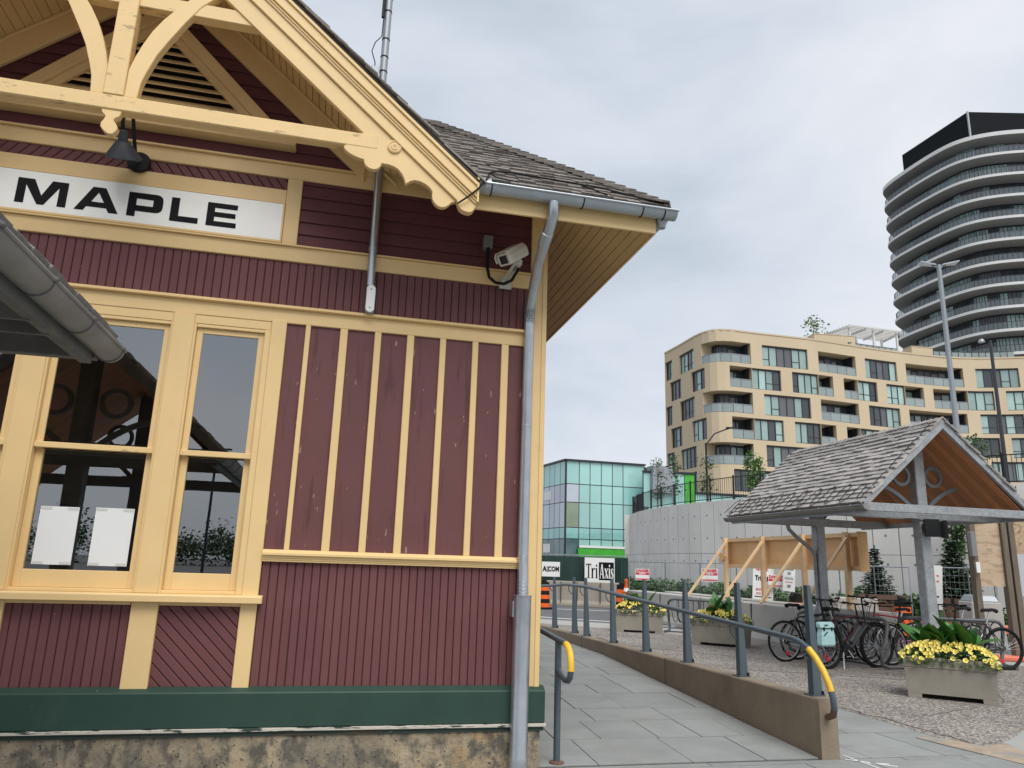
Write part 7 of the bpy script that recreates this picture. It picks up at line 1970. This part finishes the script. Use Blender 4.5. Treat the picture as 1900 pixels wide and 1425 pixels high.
# ================================================================== TOWER
tw = thing('apartment_tower', 'tall apartment tower with rounded white balcony slabs and black top', 'building', (86, 82, 0))
base_pts = [(87.2,98.6),(85.6,97.2),(84.9,95.0),(84.7,91.5),(84.75,87.5),(85.0,84.3),(85.6,81.9),(86.9,80.0),(88.6,78.6),(90.8,77.3),(93.5,76.2),(99,74.4),(108,72.0),(125,68.0),(125,104),(100,104),(92,101.5)]
def chaikin(p, n):
    for _ in range(n):
        o = []
        for i in range(len(p)):
            a, b = p[i-1], p[i]
            o += [(a[0]*.75+b[0]*.25, a[1]*.75+b[1]*.25),(a[0]*.25+b[0]*.75, a[1]*.25+b[1]*.75)]
        p = o
    return p
SLAB = chaikin(base_pts, 2)
def inset(p, d):
    o = []
    n_ = len(p)
    ar = sum(p[i-1][0]*p[i][1]-p[i][0]*p[i-1][1] for i in range(n_))
    sg_ = 1 if ar > 0 else -1
    for i in range(n_):
        a, b, c = Vector(p[i-1]), Vector(p[i]), Vector(p[(i+1)%n_])
        t = (c-a).normalized(); nn = Vector((-t.y,t.x))*sg_
        q = b+nn*d; o.append((q.x,q.y))
    return o
BODY = inset(SLAB, 2.7); RAILP = inset(SLAB, 0.25)
ztop, st_h = 65.0, 3.33
zmin = 20.0
rtw = random.Random(2)
def vis_seg(p, q):
    # outer faces towards the camera side only
    return p[0] < 112 and q[0] < 112 and (p[1] < 103 and q[1] < 103)
k = 0; z = ztop
while z > zmin:
    th = 0.62 if k == 0 else 0.40
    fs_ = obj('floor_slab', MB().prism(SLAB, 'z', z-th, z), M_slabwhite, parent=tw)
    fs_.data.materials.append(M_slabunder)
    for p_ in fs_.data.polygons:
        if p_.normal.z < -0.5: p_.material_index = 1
    zb_ = z-st_h
    if k < 11:
        run = 0.0; PB = MB()
        # glazed wall of this storey: panes between the slabs
        i = 0; n_ = len(BODY)
        pts_ = [Vector((*p,0)) for p in BODY]
        j = 0; acc = []
        wall_o = obj('storey_wall', MB().prism(BODY, 'z', zb_, z-th), M_frame, parent=tw)
        ring_ = [q for q in range(n_) if vis_seg(BODY[q], BODY[(q+1)%n_])]
        L_all = []; runl = 0; mm = M_paned
        for q in ring_:
            a, b = pts_[q], pts_[(q+1)%n_]
            L_all.append((a,b))
        for a, b in L_all:
            d = b-a; Ls = d.length
            if Ls < 0.15: continue
            d.normalize(); nn = Vector((d.y,-d.x,0)); nn = -nn if nn.dot(CAM-a) < 0 else nn
            m_ = max(1, round(Ls/1.25))
            for u in range(m_):
                if runl <= 0:
                    r_ = rtw.random(); mm = M_paned if r_ < 0.40 else (M_paneg if r_ < 0.74 else M_spandrel); runl = rtw.randint(2,5)
                runl -= 1
                c = a+d*(Ls*(u+0.5)/m_)+nn*0.03
                obj('pane', MB().obox(c+Vector((0,0,zb_+1.36)), d*(Ls/m_/2-0.05), nn*0.02, (0,0,1.28)), mm, parent=wall_o)
        rl3 = MB(); gl = MB()
        rp_pts = [Vector((*p,0)) for p in RAILP]
        for q in range(len(rp_pts)):
            a, b = rp_pts[q], rp_pts[(q+1)%len(rp_pts)]
            if not vis_seg(RAILP[q], RAILP[(q+1)%len(RAILP)]): continue
            if (b-a).length < 0.1: continue
            gl.add([(a.x,a.y,zb_+0.05),(b.x,b.y,zb_+0.05),(b.x,b.y,zb_+1.0),(a.x,a.y,zb_+1.0)], [(0,1,2,3)])
            rl3.bar((a.x,a.y,zb_+1.05),(b.x,b.y,zb_+1.05),0.06,0.06)
            rl3.bar((a.x,a.y,zb_),(a.x,a.y,zb_+1.05),0.05,0.05,(1,0,0))
        ro = obj('balcony_rail', rl3, M_frame, parent=tw)
        obj('rail_glass', gl, M_towglass, parent=ro)
    z -= st_h; k += 1
obj('lower_body', MB().prism(BODY, 'z', 0.0, z+st_h-0.5), M_frame, parent=tw)
mech = [tuple(dep(1675,300,112).xy), tuple(dep(1799,240,99.5).xy), tuple((dep(1799,240,99.5)+Vector((24,-6.0,0))).xy), tuple((dep(1799,240,99.5)+Vector((24,14,0))).xy), tuple((dep(1675,300,112)+Vector((10,3,0))).xy)]
obj('plant_enclosure', MB().prism(mech, 'z', ztop, ztop+5.3), M_towdark, parent=tw)
obj('corner_trim', MB().lathe([(0.16,0),(0.16,5.32)], 8, (mech[1][0]-0.02,mech[1][1]-0.02,ztop)), M_lampsteel, parent=tw)

# ================================================================== BEHIND THE CAMERA (seen mirrored in the windows)
rb_ = random.Random(9)
lpp = thing('street_lamp', 'dark lamp pole mirrored in the middle window', 'lamp post', (-3.3, -5.5, 0), 'street lamps')
obj('pole', MB().tube([(-3.55,-5.5,0),(-3.55,-5.5,9.5)], [0.12,0.09], 10), M_frame, parent=lpp, smooth=True)
ftr = [(-85+i*3.1+rb_.uniform(-1.4,1.4), -104+rb_.uniform(-6,6), rb_.uniform(1.6,3.6), rb_.uniform(1.5,2.6)) for i in range(52)]
def far_pt():
    x, y, h, r = rb_.choice(ftr)
    return (x+rb_.gauss(0,r*.62), y+rb_.gauss(0,r*.6), max(0.05, h+rb_.gauss(0,h*.42)))
wood = obj('tree_line', leaf_cloud(42000, far_pt, 0.12, 0.30, rb_, 0.7), M_tree); wood['kind'] = 'stuff'
for lab, x, y, h in (('thin parking lot lamp mirrored low in the right window, left of two', -7.5, -38.0, 8.0), ('thin parking lot lamp mirrored low in the right window, right of two', -4.6, -52.0, 8.5)):
    t = thing('parking_lamp', lab, 'lamp post', (x,y,0), 'mirrored parking lamps')
    obj('pole', MB().tube([(x,y,0),(x,y,h)], [0.10,0.07], 8), M_frame, parent=t, smooth=True)
    obj('lamp_head', MB().box(x-0.9,x+0.9,y-0.12,y+0.12,h,h+0.10), M_frame, parent=t)
